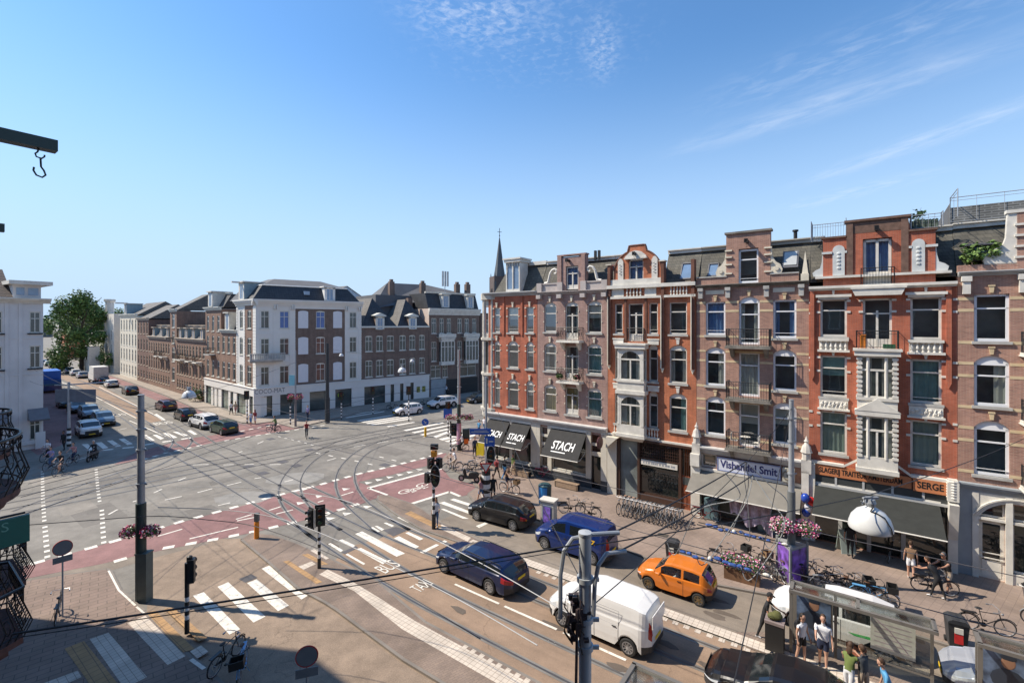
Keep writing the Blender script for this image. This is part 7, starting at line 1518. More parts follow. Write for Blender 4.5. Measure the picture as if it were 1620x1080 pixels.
    if dress:
        q = MB(); q.lathe([(.20*s,.42*s),(.17*s,.7*s),(.13*s,.95*s),(.115*s,1.06*s)], (0,0,0), 14); q.build('skirt', dress, o, smooth=True)
    if pack: q = MB(); c_ = pel+up*.34*s; q.ball((c_.x-.19*s,0,c_.z), (.10*s,.14*s,.2*s), 8); q.build('backpack', pack, o, smooth=True)
    if not isinstance(loc, Vector): loc = G(*loc, z)
    o.location = loc+Vector((0,0,dz)); o.rotation_euler = (0,0,math.atan2(head.y,head.x)); return tag(o, label, 'person', group)
toC = Vector((0,-1,0)); W1 = dict(l=(22,8), r=(-20,18), la=(-18,8,14), ra=(20,8,18)); W2 = dict(l=(-18,16), r=(20,6), la=(18,8,18), ra=(-16,8,14))
RIDE = dict(lean=16, l=(62,62), r=(30,38), la=(48,8,22), ra=(48,8,22), nod=4, foot=10)
person('woman with long dark hair, white shirt, jeans and backpack at the striped light post', (690,833), Vector((-.1,-1,0)), c_white, c_jean, sk2, hr_k, dict(la=(10,14,70), ra=(0,10,20)), 1.68, .7, 1, shoe, True, z=.06, pack=c_black)
person('man dressed in black standing right of the thick striped post', (780,792), Vector((.2,-1,0)), c_black, c_black, sk2, hr_b, dict(la=(5,12,30)), 1.78, .4, .5, shok, z=.1, bald=True)
person('woman in pink top and denim shorts left of the thick striped post', (761,794), Vector((-.6,.5,0)), c_pink, c_jean, sk2, hr_b, W1, 1.68, .1, .2, z=.1, long_hair=True)
person('person in a red backpack top beside the black coat under the awnings', (786,757), Vector((.6,.7,0)), c_red, c_black, sk1, hr_k, W2, 1.72, .5, 1, z=.1, pack=c_red)
person('person in a long black coat carrying a blue bag under the awnings', (798,757), Vector((.6,.7,0)), c_black, c_blue, sk3, hr_k, W1, 1.76, 1, 1, z=.1)
person('person in sky blue top near the yellow frame at the corner', (758,690), Vector((-.4,-.8,0)), c_blue, c_black, sk1, hr_b, None, 1.72, .5, 1, z=.1); person('blond person in white behind the flower baskets at the corner', (766,683), Vector((.4,.8,0)), c_white, c_jean, sk1, hr_y, W1, 1.7, .5, 1, z=.1)
person('man in white shirt walking past the dark shop front of the side street', (706,625), Vector((.7,.7,0)), c_white, c_black, sk2, hr_k, W1, 1.8, .5, 1, z=.1)
person('pedestrian in pale blue dress waiting left at the white corner shop', (396.7,673), toC, c_white, c_blue, sk1, hr_b, None, 1.68, .3, .4, z=.1, long_hair=True); person('pedestrian in red top waiting right at the white corner shop', (403.5,671), toC, c_red, c_white, sk2, hr_b, None, 1.7, .3, .4, z=.1, long_hair=True)
person('dark haired walker in white top passing the white shop wing, ahead', (365.8,656), -UL, c_white, c_black, sk2, hr_k, W1, 1.72, .4, 1, z=.1); person('walker in beige dress passing the white shop wing, behind', (372.5,655), -UL, c_beige, c_pink, sk1, hr_y, W2, 1.68, .4, .6, z=.1, long_hair=True)
person('person in lilac shirt standing by the flower pole in the shade', (487,664), toC, c_lil, c_navy, sk1, hr_b, None, 1.74, .5, 1, z=.1)
def rider(kind, lab, blab, px, head, top, bottom, **k):
    zz = k.pop('z', 0.0); c = G(*px, zz); a = math.atan2(head.y,head.x); bike(kind, c, a, blab, None, .0, zz)
    hd = head.normalized(); return person(lab, c-hd*.27, head, top, bottom, hipz=1.0+zz, pose=RIDE, **k)
rider('black', 'cyclist in dark green jacket crossing in front of the white corner shop', 'bicycle ridden in front of the white corner shop', (433,684), UL*-.6+UB*-.5, c_green, c_grey, h=1.78, sleeves=.9)
rider('black', 'cyclist in dark red shirt riding in the middle of the crossing', 'bicycle ridden in the middle of the crossing', (485,693), UL*.9+Vector((-.3,-.3,0)), c_red, c_black, h=1.76, sleeves=.5)
rider('grey', 'cyclist in white shirt and beige trousers riding left past the moped', 'grey bicycle ridden past the moped', (716,745), Vector((-1,-.25,0)), c_white, c_beige, h=1.8, sleeves=.5, z=.008)
r_ = rider('black', 'delivery rider in white shirt with an orange box behind him', 'fat tyred black bicycle of the delivery rider', (728,715), Vector((-1,-.35,0)), c_white, c_black, h=1.76, sleeves=.4)
m = MB(); m.box(-.2,.2,-.22,.22,0,.42); q_ = m.build('delivery_box', mat('bright_orange_box', (.75,.16,.02), .6), None); q_.location = G(728,715)+Vector((.52,.2,.8)); q_.rotation_euler = (0,0,.3); tag(q_, 'bright orange delivery box on the rear rack of the black bicycle', 'box')
rider('wicker', 'cyclist with rucksack and bare legs on the corner pavement, seen from behind', 'bicycle with basket ridden on the corner pavement', (806,780), Vector((.9,-.55,0)), c_pat, c_navy, h=1.72, sleeves=.2, legs=.2, z=.1, pack=c_navy)
for lab,bl_,p,t_,b_,k in (('front cyclist of the shaded group in black with bare legs','bicycle of the front cyclist of the shaded group',(94,750),c_black,c_black,dict(legs=.2)),('cyclist in pale pink jacket right of the shaded group','bicycle of the cyclist in pale pink jacket',(115,734),c_pink,c_navy,{}),('cyclist in lilac shirt and jeans at the left of the shaded group','bicycle of the cyclist in lilac shirt',(79,742),c_lil,c_jean,{}),('cyclist in white at the back of the shaded group','bicycle of the cyclist at the back of the shaded group',(74,728),c_white,c_black,{})):
    rider('black', lab, bl_, p, Vector((.25,-1,0)), t_, b_, h=1.75, sleeves=.5, **k)
sc = moped('dark scooter with its rider waiting in the shade at the zebra', (146,728), Vector((.3,-1,0)), z=0); person('scooter rider with white helmet and black jacket in the shade', sc.location-Vector((.05,-.3,0)), Vector((.3,-1,0)), c_black, c_black, sk1, mat('white_helmet', (.6,.6,.6), .3), RIDE, 1.78, 1, 1, hipz=.88)
person('dark clothed person standing at the striped pole in the shade', (101,712), toC, c_black, c_black, sk3, hr_k, None, 1.8, 1, 1)
person('bare headed person in dark navy waiting left of the yellow board', (751,722), Vector((.5,-.8,0)), c_navy, c_black, sk2, hr_k, None, 1.76, .9, 1, z=.1)
person('person in olive top and beige trousers beside the corner bench', (812,752), Vector((-.6,-.6,0)), c_green, c_beige, sk1, hr_b, W2, 1.7, .4, 1, z=.1)
person('person in pink blouse by the plinth under the first awning', (776,735), Vector((.3,-.9,0)), c_pink, c_jean, sk1, hr_y, None, 1.66, .4, 1, z=.1, long_hair=True)
# bus stop
zi = .0
person('man in black with cap and white shoes leaning on the litter bin', (1209,1010), Vector((.75,-.6,0)), c_black, c_black, sk2, hr_k, dict(lean=14, l=(14,4), r=(-14,4), la=(50,6,20), ra=(12,8,70), nod=25), 1.80, .4, 1, shoe, cap=c_black, z=.0)
person('woman in white top and black shorts with long dark hair at the bus shelter', (1268,1047), Vector((.35,-1,0)), c_white, c_black, sk1, hr_k, dict(la=(5,8,20)), 1.68, .1, .2, shoe, True, z=.05, pack=c_black)
person('broad man in white T-shirt, navy shorts and sunglasses at the bus shelter', (1302,1056), Vector((-.6,-1,0)), c_white, c_navy, sk1, hr_b, dict(ra=(62,4,30), la=(5,10,15)), 1.80, .5, .3, shok, z=.05, fat=1.45)
person('woman with long brown hair, green backless top and white trousers', (1343,1104), Vector((.8,.5,0)), c_green, c_white, sk2, hr_b, dict(lean=10, ra=(30,10,80), la=(20,8,70), nod=15), 1.70, .0, 1, shoe, True, z=.05)
person('woman in dark blouse seen from behind among the bus stop group', (1366,1108), Vector((-.2,1,0)), c_grey, c_beige, sk2, hr_b, dict(la=(40,8,60), ra=(40,8,60), nod=15), 1.68, .5, .6, shok, z=.05)
person('man in blue and orange striped shirt at the bottom right of the bus stop group', (1408,1136), Vector((-.9,.3,0)), c_blue, c_navy, sk1, hr_b, dict(lean=18, nod=20), 1.74, .5, 1, shok, z=.05)
# by the butcher
person('woman in white shorts and brown top standing with her back to the street', (1441,915), NV, c_pat, c_white, sk1, hr_b, None, 1.70, .2, .25, shoe, z=.1)
b2 = bike('black', (1478,938), ANG_U+.25, 'black bicycle held by the couple beside the arched shop', None, .1)
person('person in long black clothes bending over the held bicycle', (1484,946), Vector((-.5,.9,0)), c_black, c_black, sk2, hr_b, dict(lean=32, l=(18,6), r=(-14,6), la=(60,8,20), ra=(45,8,30), nod=25), 1.72, .2, 1, shoe, z=.1)
person('man with grey cap and black vest reaching over the handlebar', (1500,937), Vector((-.95,-.2,0)), c_black, c_beige, sk2, hr_b, dict(lean=22, la=(72,4,14), ra=(66,4,14), l=(16,8), r=(-18,10), nod=10), 1.80, .05, .3, shok, z=.1, cap=c_grey)
person('shop assistant in dark clothes under the awning of the butcher', (1345,880), -NV, c_black, c_black, sk2, hr_k, None, 1.76, .5, 1, z=.1)
oc_ = next(o for o in bpy.data.objects if o.name.startswith('small_car')); a_ = oc_.rotation_euler.z; hd_ = Vector((math.cos(a_),math.sin(a_),0)); sd_ = Vector((-hd_.y,hd_.x,0))
person('driver in pale striped shirt at the wheel of the orange car', oc_.location+hd_*-.05+sd_*.3, hd_, c_white, c_grey, sk1, hr_b, dict(lean=-12, l=(82,60), r=(82,60), la=(55,6,25), ra=(55,6,25), nod=0), 1.58, .5, 1, hipz=.46)
for k_, p_ in list(BP.items()):
    if k_ not in USED:
        for c_ in list(p_.children_recursive)+[p_]: bpy.data.objects.remove(c_)
# ================================================================ STREET FURNITURE
def sph_cluster(mb, c, r, n, sz, mats_n, flat=.8):
    for _ in range(n):
        a = random.uniform(0,6.283); u = random.uniform(-.7,1); q = math.sqrt(max(0,1-u*u)); rr = r*random.uniform(.75,1.05)
        p = Vector((c[0]+rr*q*math.cos(a), c[1]+rr*q*math.sin(a), c[2]+rr*u*flat)); d1 = Vector((random.uniform(-1,1),random.uniform(-1,1),random.uniform(-1,1))).normalized(); d2 = d1.orthogonal().normalized(); s = sz*random.uniform(.6,1.3)
        mb.add([p-d1*s,p+d2*s*.7,p+d1*s,p-d2*s*.7], [(0,1,2,3)], random.choice(mats_n))
leafm = [mat('leaf_mid', (.075,.14,.03), .7, var=.3), mat('leaf_light', (.13,.21,.045), .7, var=.3), mat('leaf_dark', (.04,.08,.02), .8, var=.3)]
flw = [mat('petal_magenta', (.50,.03,.16), .7), mat('petal_pink', (.62,.22,.34), .7), mat('petal_white', (.75,.70,.68), .7), mat('petal_crimson', (.32,.02,.06), .7)]
def flowers(name, lab, loc, r, n=260, kinds=(3,4,5,6), parent=None, fl=.75):
    m = MB(); m.ball((0,0,0), (r*.72,r*.72,r*.5), 8, 2); sph_cluster(m, (0,0,0), r, n//3, .05, (0,1,2), fl); sph_cluster(m, (0,0,.02), r*1.04, n, .045, kinds, fl)
    o = m.build(name, leafm+flw, parent); o.location = loc; return o
green_p = mat('dark_pole_green', (.03,.05,.045), .5, var=.15, scale=1); stripe_w = mat('post_white', (.72,.72,.70), .5); stripe_k = mat('post_black', (.02,.02,.02), .5)
def pole(lab, base, zt, r0, r1, zc=None, low=green_p, upm=steel, stripes=None, name='tram_pole', cat='pole', rings=()):
    b = G(*base) if not isinstance(base, Vector) else base; o = thing(name, lab, cat, b); zc = zc or 0
    if zc: m = MB(); m.tube([(0,0,0),(0,0,zc)], [r0*1.35,r0*1.3], 14); m.build('lower_shaft', low, o, smooth=True)
    m = MB(); m.tube([(0,0,zc),(0,0,zt)], [r0,r1], 14); m.lathe([(r1,zt),(r1*1.1,zt+.02),(r1*1.1,zt+.06),(0,zt+.08)], (0,0,0), 14)
    for z in rings: m.lathe([(r0,z),(r0*1.25,z),(r0*1.25,z+.08),(r0,z+.08)], (0,0,0), 14); m.box(r0,r0+.12,-.02,.02,z,z+.06)
    m.build('shaft', upm, o, smooth=True); return o
p = pole('grey tram pole with dark green base, metal cabinet and flower baskets at lower left', (223,950), 9.0, .15, .12, 4.3, rings=(5.1,6.6,7.5,8.3)); m = MB(); m.box(-.1,.38,-.2,.2,0,2.1); m.box(-.12,.40,-.22,.22,2.1,2.16); m.build('cabinet', mat('green_grey_cabinet', (.10,.125,.115), .6, var=.12), p)
random.seed(5)
for x in (-.42,.46): flowers('flower_basket', '', (x,-.05,3.05), .36, parent=p)
p1_ = Vector((1.19,7.62,0)); pp = pole('tall galvanised steel tram pole in the foreground with feeder cables on top', p1_, 8.74, .107, .1, None, upm=mat('pale_galvanised', (.44,.46,.47), .5, .2, var=.1), rings=(8.0,7.35,6.9))
m = MB()
for i in range(26):
    a = random.uniform(1.9,5.2); z = random.uniform(7.0,7.75); r = random.uniform(.13,.30); m.box(r*math.cos(a)-.03,r*math.cos(a)+.05,r*math.sin(a)*.5-.03,r*math.sin(a)*.5+.05,z,z+random.uniform(.04,.16))
for i in range(9):
    a = random.uniform(2.2,4.6); z = random.uniform(7.0,7.7); m.tube([(.1*math.cos(a),.1*math.sin(a),z),(.3*math.cos(a),.2*math.sin(a),z+.15),(.34*math.cos(a),.2*math.sin(a),z-.05),(.2*math.cos(a),.2*math.sin(a),z-.25)], .012, 5)
m.tube([(-.14,-.1,7.6),(-.16,-.1,6.4),(-.14,-.1,2.0),(-.14,-.1,0)], .025, 6); m.build('switch_gear', mat('dark_switch_gear', (.05,.035,.035), .6, var=.6, scale=8), pp)
m = MB(); m.tube([(-.4,0,7.4),(-.4,0,8.1),(-.34,.0,8.5),(-.2,.03,8.68),(.15,.1,8.72),(.6,.2,8.7)], .035, 8); m.tube([(.12,-.1,7.5),(.14,-.1,8.0),(.2,-.08,8.3),(.35,0,8.45),(.7,.15,8.42)], .035, 8); m.build('cable_conduit', steel, pp); m = MB(); m.lathe([(.16,6.0),(.2,6.02),(.2,6.1),(.16,6.12)], (0,0,0), 14); m.build('white_strap', white, pp)
p3_ = G(1252,918,.1); p = pole('grey tram pole with purple advertising column and flower baskets in front of the shops', p3_, 8.45, .13, .1, 4.2, mat('dark_grey_shaft', (.13,.14,.14), .6), steel, rings=(5.0,6.5,7.6))
for x in (-.58,.56): flowers('flower_basket', '', (x,-.25,2.6-x*.1), .52, 480, (3,4,4,5), p)
p4_ = G(726,712,.1); p = pole('green tram pole with flower baskets at the side street corner', p4_, 9.5, .14, .11, 4.4, rings=(6,8))
for x in (-.9,-.2,.5,1.0): flowers('flower_basket', '', (x,0,3.1), .42, 200, (3,4,5,6), p)
m = MB(); m.lathe([(.23,.6),(.23,2.6)], (0,0,0), 12); m.build('pink_poster', mat('pale_pink_poster', (.55,.30,.38), .7, var=.3, scale=3), p); m = MB(); m.box(.35,1.0,-.1,.3,.9,2.0); m.build('cabinet', green_p, p)
p5_ = G(518,668,.1); pole('dark tram pole in front of the white block facade', p5_, 9.6, .22, .16, 3.0, mat('black_green_shaft', (.03,.035,.04), .5), MATS['black_green_shaft'])
p6_ = G(467.5,674,.1); p = pole('grey lamp pole with flower basket and light blue banner at the white block corner', p6_, 8.8, .1, .07, 3.5, mat('pinkish_grey_shaft', (.22,.19,.18), .6), steel); flowers('flower_basket', '', (-.5,0,3.4), .45, 200, (3,3,4), p); flowers('flower_basket', '', (.45,0,3.4), .45, 200, (3,3,4), p)
m = MB(); m.box(-.75,-.1,-.02,.02,4.8,6.0); m.build('banner', mat('aqua_banner', (.25,.55,.62), .7), p)
def stripes(o, r, z0, z1, n=8, first=0):
    m = MB(); h = (z1-z0)/n
    for i in range(n):
        z = z0+i*h; m.lathe([(0,z),(r,z),(r,z+h),(0,z+h)], (0,0,0), 12, m=(i+first)%2)
    return m.build('striped_shaft', [stripe_k,stripe_w], o)
def signal(o, loc, rz=0, back=False, n=3, w_=.16, nm='signal_head', oval=False):
    m = MB(); h = .3*n; m.box(-w_,w_,-.1,.14,-h/2,h/2)
    for i in range(n):
        z = h/2-.15-.3*i; m.lathe([(.105,-.1),(.12,-.26),(.125,-.26),(.11,-.1)], (0,0,z), 12, 'y', a0=R(-20), a1=R(200))
    if back:
        if oval: m.add([(.30*math.cos(a)*1.0,-.0,(h/2+.2)*math.sin(a)) for a in [R(k*20) for k in range(18)]]+[(.30*math.cos(a),.03,(h/2+.2)*math.sin(a)) for a in [R(k*20) for k in range(18)]], [tuple(range(18)),tuple(range(35,17,-1))]+[(k,18+k,18+(k+1)%18,(k+1)%18) for k in range(18)])
        else: m.box(-w_-.08,w_+.08,.0,.03,-h/2-.08,h/2+.08)
    q = m.build(nm, stripe_k, o); q.location = loc; q.rotation_euler = (0,0,rz)
    if oval: m = MB(); m.tube([(.30*math.cos(a),-.02,(h/2+.2)*math.sin(a)) for a in [R(k*20) for k in range(19)]], .014, 5); m.build('rim', stripe_w, q)
    for i in range(n):
        z = h/2-.15-.3*i; m = MB(); m.lathe([(.0,-.105),(.095,-.105),(.1,-.1)], (0,0,z), 12, 'y'); m.build('lens', mat(('dark_red_lens','dark_amber_lens','dark_green_lens')[min(i,2)], ((.10,.01,.01),(.12,.06,.01),(.01,.08,.05))[min(i,2)], .2), q)
    return q
o = thing('traffic_light', 'traffic light on a black and white post by the near zebra at lower left', 'traffic light', G(295.8,1001,.1)); m = MB(); m.tube([(0,0,0),(0,0,.55)], .085, 12); m.tube([(0,0,1.6),(0,0,2.75)], .08, 12); m.build('post', stripe_k, o, smooth=True); stripes(o, .082, .55, 1.6, 6, 1); signal(o, (.18,0,2.45), R(200), n=3, w_=.11); m = MB(); m.lathe([(.07,2.75),(.1,2.8),(.1,3.0),(0,3.05)], (.1,0,0), 10); m.build('beacon', stripe_k, o)
o = thing('traffic_light', 'traffic light with two dark heads on the tram refuge, striped post', 'traffic light', G(505,898,.09)); m = MB(); m.tube([(0,0,0),(0,0,.5)], .085, 12); m.tube([(0,0,1.9),(0,0,2.3)], .07, 10); m.build('post', stripe_k, o); stripes(o, .075, .5, 1.9, 8, 1); signal(o, (.05,-.02,2.6), R(20), True); signal(o, (-.4,.0,2.45), R(-35), True, w_=.14); m = MB(); m.box(-.22,-.12,-.15,-.12,2.05,2.95); m.build('pale_sign', white, o); m = MB(); m.box(-.4,.1,-.03,.03,2.3,2.36); m.build('bracket', stripe_k, o)
o = thing('traffic_light', 'tall cluster of traffic lights with orange countdown box above the woman in white', 'traffic light', G(686,836,.06)); m = MB(); m.tube([(0,0,0),(0,0,.9)], .11, 12); m.tube([(0,0,2.5),(0,0,4.6)], .06, 10); m.build('post', stripe_k, o); stripes(o, .085, .9, 2.6, 7, 1)
signal(o, (.12,-.15,3.15), R(-10), True, oval=True); signal(o, (-.35,.05,3.0), R(60), n=2); signal(o, (-.2,.05,3.85), R(30), n=2); signal(o, (.3,.1,3.85), R(-40), n=2); m = MB(); m.box(-.12,.2,-.25,.1,4.3,4.62); m.build('orange_box', mat('orange_signal_box', (.65,.27,.03), .5), o); signal(o, (.05,-.05,4.85), 0, n=1, w_=.22)
o = thing('traffic_light', 'traffic light on a thin striped post beside the delivery rider', 'traffic light', G(713,742,.008)); stripes(o, .07, 0, 3.0, 16); m = MB(); m.tube([(0,0,3),(0,0,4.0)], .06, 8); m.build('post', stripe_k, o); signal(o, (.28,0,3.3), R(-20), True); 
for (x,y),lb_,zt in (((590,655),'thin striped traffic light at the white wall of the side street',3.6),((646.7,666),'striped traffic light with a bulky head in front of the small white hatchback',4.2),((540,663),'striped signal post at the shop windows between the two dark poles',3.4),((391,669),'striped traffic light at the white block corner by the pedestrians',3.8),((459.5,671),'striped traffic light beside the flower pole at the white block',3.6),((709,690),'short signal post with blue and white plate before the green pole',3.6)):
    o = thing('traffic_light', lb_, 'traffic light', G(x,y,.1)); stripes(o, .08, 0, zt*.6, 10); m = MB(); m.tube([(0,0,zt*.6),(0,0,zt)], .06, 8); m.build('post', stripe_k, o); signal(o, (0,-.12,zt-.4), R(25), True, w_=.2)
    if x == 709: m = MB(); m.box(-.45,.45,-.3,-.27,2.0,3.0); m.build('blue_plate', mat('traffic_blue', (.02,.10,.42), .5), o)
# big striped mast at the corner with signs
p9_ = G(769,792,.1); o = pole('thick black and white striped mast with blue signs and yield triangle by the waiting crowd', p9_, 8.4, .09, .07, None, name='signal_mast'); stripes(o, .3, 0, 2.1, 7); m = MB(); m.lathe([(.32,2.1),(.2,2.2),(.09,2.6)], (0,0,0), 12); m.build('collar', stripe_k, o); signal(o, (.32,-.15,3.15), R(8), True, oval=True)
bl_ = mat('traffic_blue', (.02,.10,.42), .5); m = MB(); m.box(-1.1,.35,-.14,-.1,4.55,4.95); m.build('direction_sign', bl_, o); m = MB(); m.box(-.1,.6,-.16,-.12,3.75,4.45); m.build('cycle_route_sign', bl_, o); m = MB(); m.box(-1.0,.2,-.148,-.141,4.70,4.74); m.box(-.8,.1,-.148,-.141,4.8,4.83); m.box(.0,.1,-.168,-.161,3.95,4.3); m.box(.2,.5,-.168,-.161,4.05,4.12); m.build('sign_marking', white, o)
m = MB(); 
def tri(m, s, y0, y1, z, inv=True): m.plate([(-s,z+s*1.7),(0,z),(s,z+s*1.7)], y0, y1)
tri(m, .42, -.32, -.30, 1.95); y_ = m.build('yield_sign', mat('sign_red', (.5,.03,.03), .5), o); m = MB(); tri(m, .27, -.335, -.325, 2.12); m.build('yield_face', white, y_)
for (p_, lb_, c_) in (((406,852),'orange bollard with grey top on the tip of the traffic island',mat('bollard_orange', (.75,.24,.01), .5)),((673,690),'yellow bollard with round blue arrow sign at the side street',mat('bollard_yellow', (.70,.42,.02), .5))):
    o = thing('bollard', lb_, 'bollard', G(*p_,.05)); m = MB(); m.tube([(0,0,0),(0,0,.95)], .13, 12); m.lathe([(.13,.95),(.1,1.0),(0,1.0)], (0,0,0), 12); m.build('shaft', c_, o, smooth=True)
    if 'orange' in lb_: m = MB(); m.box(-.1,.12,-.1,.1,1.0,1.45); m.build('marker_head', mat('dark_grey_marker', (.10,.12,.12), .5), o)
    else: m = MB(); m.lathe([(0,-.03),(.38,-.03),(.38,0),(0,0)], (0,-.1,1.55), 18, 'y'); q_ = m.build('round_sign', bl_, o); m = MB(); m.tube([(-.15,-.135,1.7),(.1,-.135,1.42)], .03, 4); m.tube([(.1,-.135,1.6),(.1,-.135,1.42),(-.08,-.135,1.42)], .03, 4); m.build('arrow', white, q_)
def roundsign(lab, base, zc, r, face, sub=True):
    o = thing('traffic_sign', lab, 'sign', base); m = MB(); m.tube([(0,0,0),(0,0,zc+r)], .03, 8); m.build('post', steel, o); a = math.atan2(face.y,face.x)
    m = MB(); m.lathe([(0,.02),(r,.02),(r,.035),(0,.035)], (0,0,0), 24, 'x'); q = m.build('disc', mat('sign_back_grey', (.17,.18,.19), .5), o); q.location = (0,0,zc); q.rotation_euler = (0,0,a); m = MB(); m.lathe([(r,.015),(r+.025,.015),(r+.025,.04),(r,.04)], (0,0,0), 24, 'x'); m.build('rim', mat('sign_red', (.5,.03,.03), .5), q)
    m = MB(); m.box(.03,.05,-.3,.3,-r-.3,-r-.05); m.build('sub_plate', MATS['sign_back_grey'], q); return o
roundsign('round road sign seen from behind above the parked bicycle at lower left', G(99,975,.1), 2.85, .29, Vector((.75,-.66,0))); roundsign('round red rimmed road sign seen from behind with plate at the bottom', Vector((-5.85,13.35,.1)), 2.62, .28, Vector((.3,-.95,0)))
# gantry in the side street
p8_ = G(109,709); o = pole('striped pole with long arm and grey hanging board in the shaded street', p8_, 6.4, .13, .1, None, name='gantry_pole'); stripes(o, .17, .2, 2.0, 7); m = MB(); m.tube([(0,0,6.2),(4.4,.0,6.5)], .06, 8); m.tube([(0,0,6.2),(-1.4,0,6.15)], .05, 8); m.build('arm', steel, o); m = MB(); m.box(-1.3,2.6,-.05,.05,4.5,5.75); m.build('hanging_board', mat('board_back', (.11,.12,.15), .6, var=.15), o)
# bus shelters
shm = mat('shelter_frame', (.20,.185,.165), .5, .3); shglass = glassmat('shelter_glass', (.86,.88,.86), .06, .05); pst = mat('dim_film_poster', (.10,.14,.22), .35, var=1.0, scale=2.2)
def shelter(lab, s0, s1, n0, n1, z=.06, poster=True, mapp=True):
    o = thing('bus_shelter', lab, 'bus shelter', SN(s0,n0,z), ANG_U); L = s1-s0; D = n1-n0; f = MB()
    for x in (.05,L-.13): 
        for y in (D-.1,): f.box(x,x+.09,y,y+.09,0,2.25)
    f.box(1.35,1.44,D-.1,D-.01,0,2.25); f.box(0,.1,.05,.13,0,2.25)
    for (a,b,c,d) in ((0,L,-.06,.06),(0,L,D-.06,D+.06),(0,.12,0,D),(L-.12,L,0,D),(L*.5-.05,L*.5+.05,0,D)): f.box(a,b,c,d,2.25,2.36)
    f.box(1.4,L-.1,D-.08,D-.02,.4,.46); f.build('frame', shm, o)
    g_ = MB(); g_.box(.05,L-.05,.05,D-.05,2.3,2.315); g_.build('roof_glass', shglass, o); g_ = MB(); g_.box(1.44,L-.14,D-.06,D-.045,.46,2.25); g_.build('back_glass', shglass, o)
    if poster:
        m = MB(); m.box(.14,1.32,D-.22,D-.02,.3,2.15); c = m.build('poster_case', shm, o); m = MB(); m.box(.2,1.26,D-.235,D-.222,.4,2.08); m.build('poster', pst, c)
        m = MB(); m.ball((.75,D-.24,1.75), (.16,.012,.2), 10); m.build('printed_face', sk2, c); m = MB(); m.ball((.75,D-.245,1.9), (.18,.01,.1), 10); m.ball((.75,D-.24,1.2), (.4,.01,.35), 10); m.build('printed_figure', mat('printed_dark_clothes', (.03,.04,.06), .4), c)
    if mapp:
        m = MB(); m.box(L-1.7,L-.5,D-.09,D-.065,.8,2.1); c = m.build('map_case', mat('pale_map_paper', (.50,.50,.44), .5, var=.15, scale=6), o); m = MB()
        for i in range(7): z_ = .95+.16*i; m.box(L-1.6,L-.6,D-.098,D-.092,z_,z_+.012)
        m.tube([(L-1.6,D-.1,1.9),(L-1.2,D-.1,1.6),(L-.7,D-.1,1.0)], .015, 4); m.build('map_line', mat('map_ink', (.35,.25,.3), .6), c)
    m = MB(); m.box(1.7,L-1.8 if L > 3.6 else L-.3,D-.5,D-.15,.42,.48); m.box(1.9,1.96,D-.35,D-.3,0,.42); m.build('seat', wood, o); return o
shelter('glass bus shelter with dark film poster and route map behind the waiting people', -1.85, 2.25, 19.95, 20.7)
o = shelter('second glass bus shelter with a poster of faces at the right edge', 3.15, 7.2, 20.0, 20.75, mapp=False)
shelter('glass tram shelter roof just showing at the bottom edge', -5.1, 1.0, 11.75, 12.95, .09, False, False)
o = thing('litter_bin', 'tall dark litter bin with olive bag on top next to the bus shelter', 'bin', SN(-2.3,19.9,.06), ANG_U); m = MB(); m.box(-.3,.3,-.25,.25,0,1.0); m.build('body', blackm, o); m = MB(); m.box(-.32,.32,-.27,.27,1.0,1.1); m.build('top', mat('bin_top_grey', (.25,.2,.19), .6), o)
m = MB(); m.ball((0,0,.12), (.28,.18,.13), 12); m.ball((.1,.05,.2), (.15,.12,.08), 8); q_ = m.build('backpack', mat('olive_canvas', (.10,.10,.03), .9, var=.3, scale=8), None, smooth=True); q_.location = SN(-2.3,19.9,1.16); tag(q_, 'olive canvas bag lying on the tall dark litter bin', 'bag')
def wbin(lab, p):
    o = thing('wheelie_bin', lab, 'bin', G(*p,.1), ANG_U+.1); m = MB(); m.add([(-.24,-.22,.05),(.24,-.22,.05),(.24,.22,.05),(-.24,.22,.05),(-.3,-.3,.95),(.3,-.3,.95),(.3,.3,.95),(-.3,.3,.95)], [(0,3,2,1),(0,1,5,4),(1,2,6,5),(2,3,7,6),(3,0,4,7),(4,5,6,7)]); m.build('body', mat('anthracite_plastic', (.035,.037,.04), .6), o)
    m = MB(); m.plate([(-.32,.95),(.32,.95),(.30,1.02),(.18,1.1),(-.18,1.1),(-.30,1.02)], -.34, .3); m.build('lid', MATS['anthracite_plastic'], o); m = MB(); m.box(-.12,.12,-.32,-.285,.25,.62); m.build('red_sticker', mat('sticker_red', (.6,.03,.03), .5), o); m = MB(); m.box(-.12,.12,-.335,-.295,.62,.82); m.build('white_sticker', white, o)
    for x in (-.25,.25): m = MB(); m.lathe([(0,-.04),(.1,-.04),(.1,.04),(0,.04)], (x,.24,.1), 12, 'x'); m.build('wheel', tyre, o)
wbin('dark wheelie bin with red and white sticker behind the orange car', (1064,888)); wbin('dark wheelie bin with red and white sticker between the two bus shelters', (1513,1021))
o = thing('poster_cabinet', 'beige utility cabinet with purple poster beside the black hatchback', 'utility cabinet', G(868,829,.1), ANG_U+.12); m = MB(); m.box(-.42,.42,-.25,.3,0,1.45); m.build('body', mat('cabinet_beige', (.50,.48,.43), .8, var=.12), o); m = MB(); m.box(-.5,.5,-.32,.36,1.45,1.53); m.build('cap', mat('cabinet_cap', (.58,.55,.49), .8), o); m = MB(); m.box(-.28,.28,-.28,-.25,.15,1.2); c = m.build('poster_frame', mat('poster_blue', (.03,.10,.25), .5), o); m = MB(); m.box(-.23,.23,-.295,-.28,.22,1.13); m.build('poster', mat('purple_poster', (.20,.12,.50), .5, var=.7, scale=4), c)
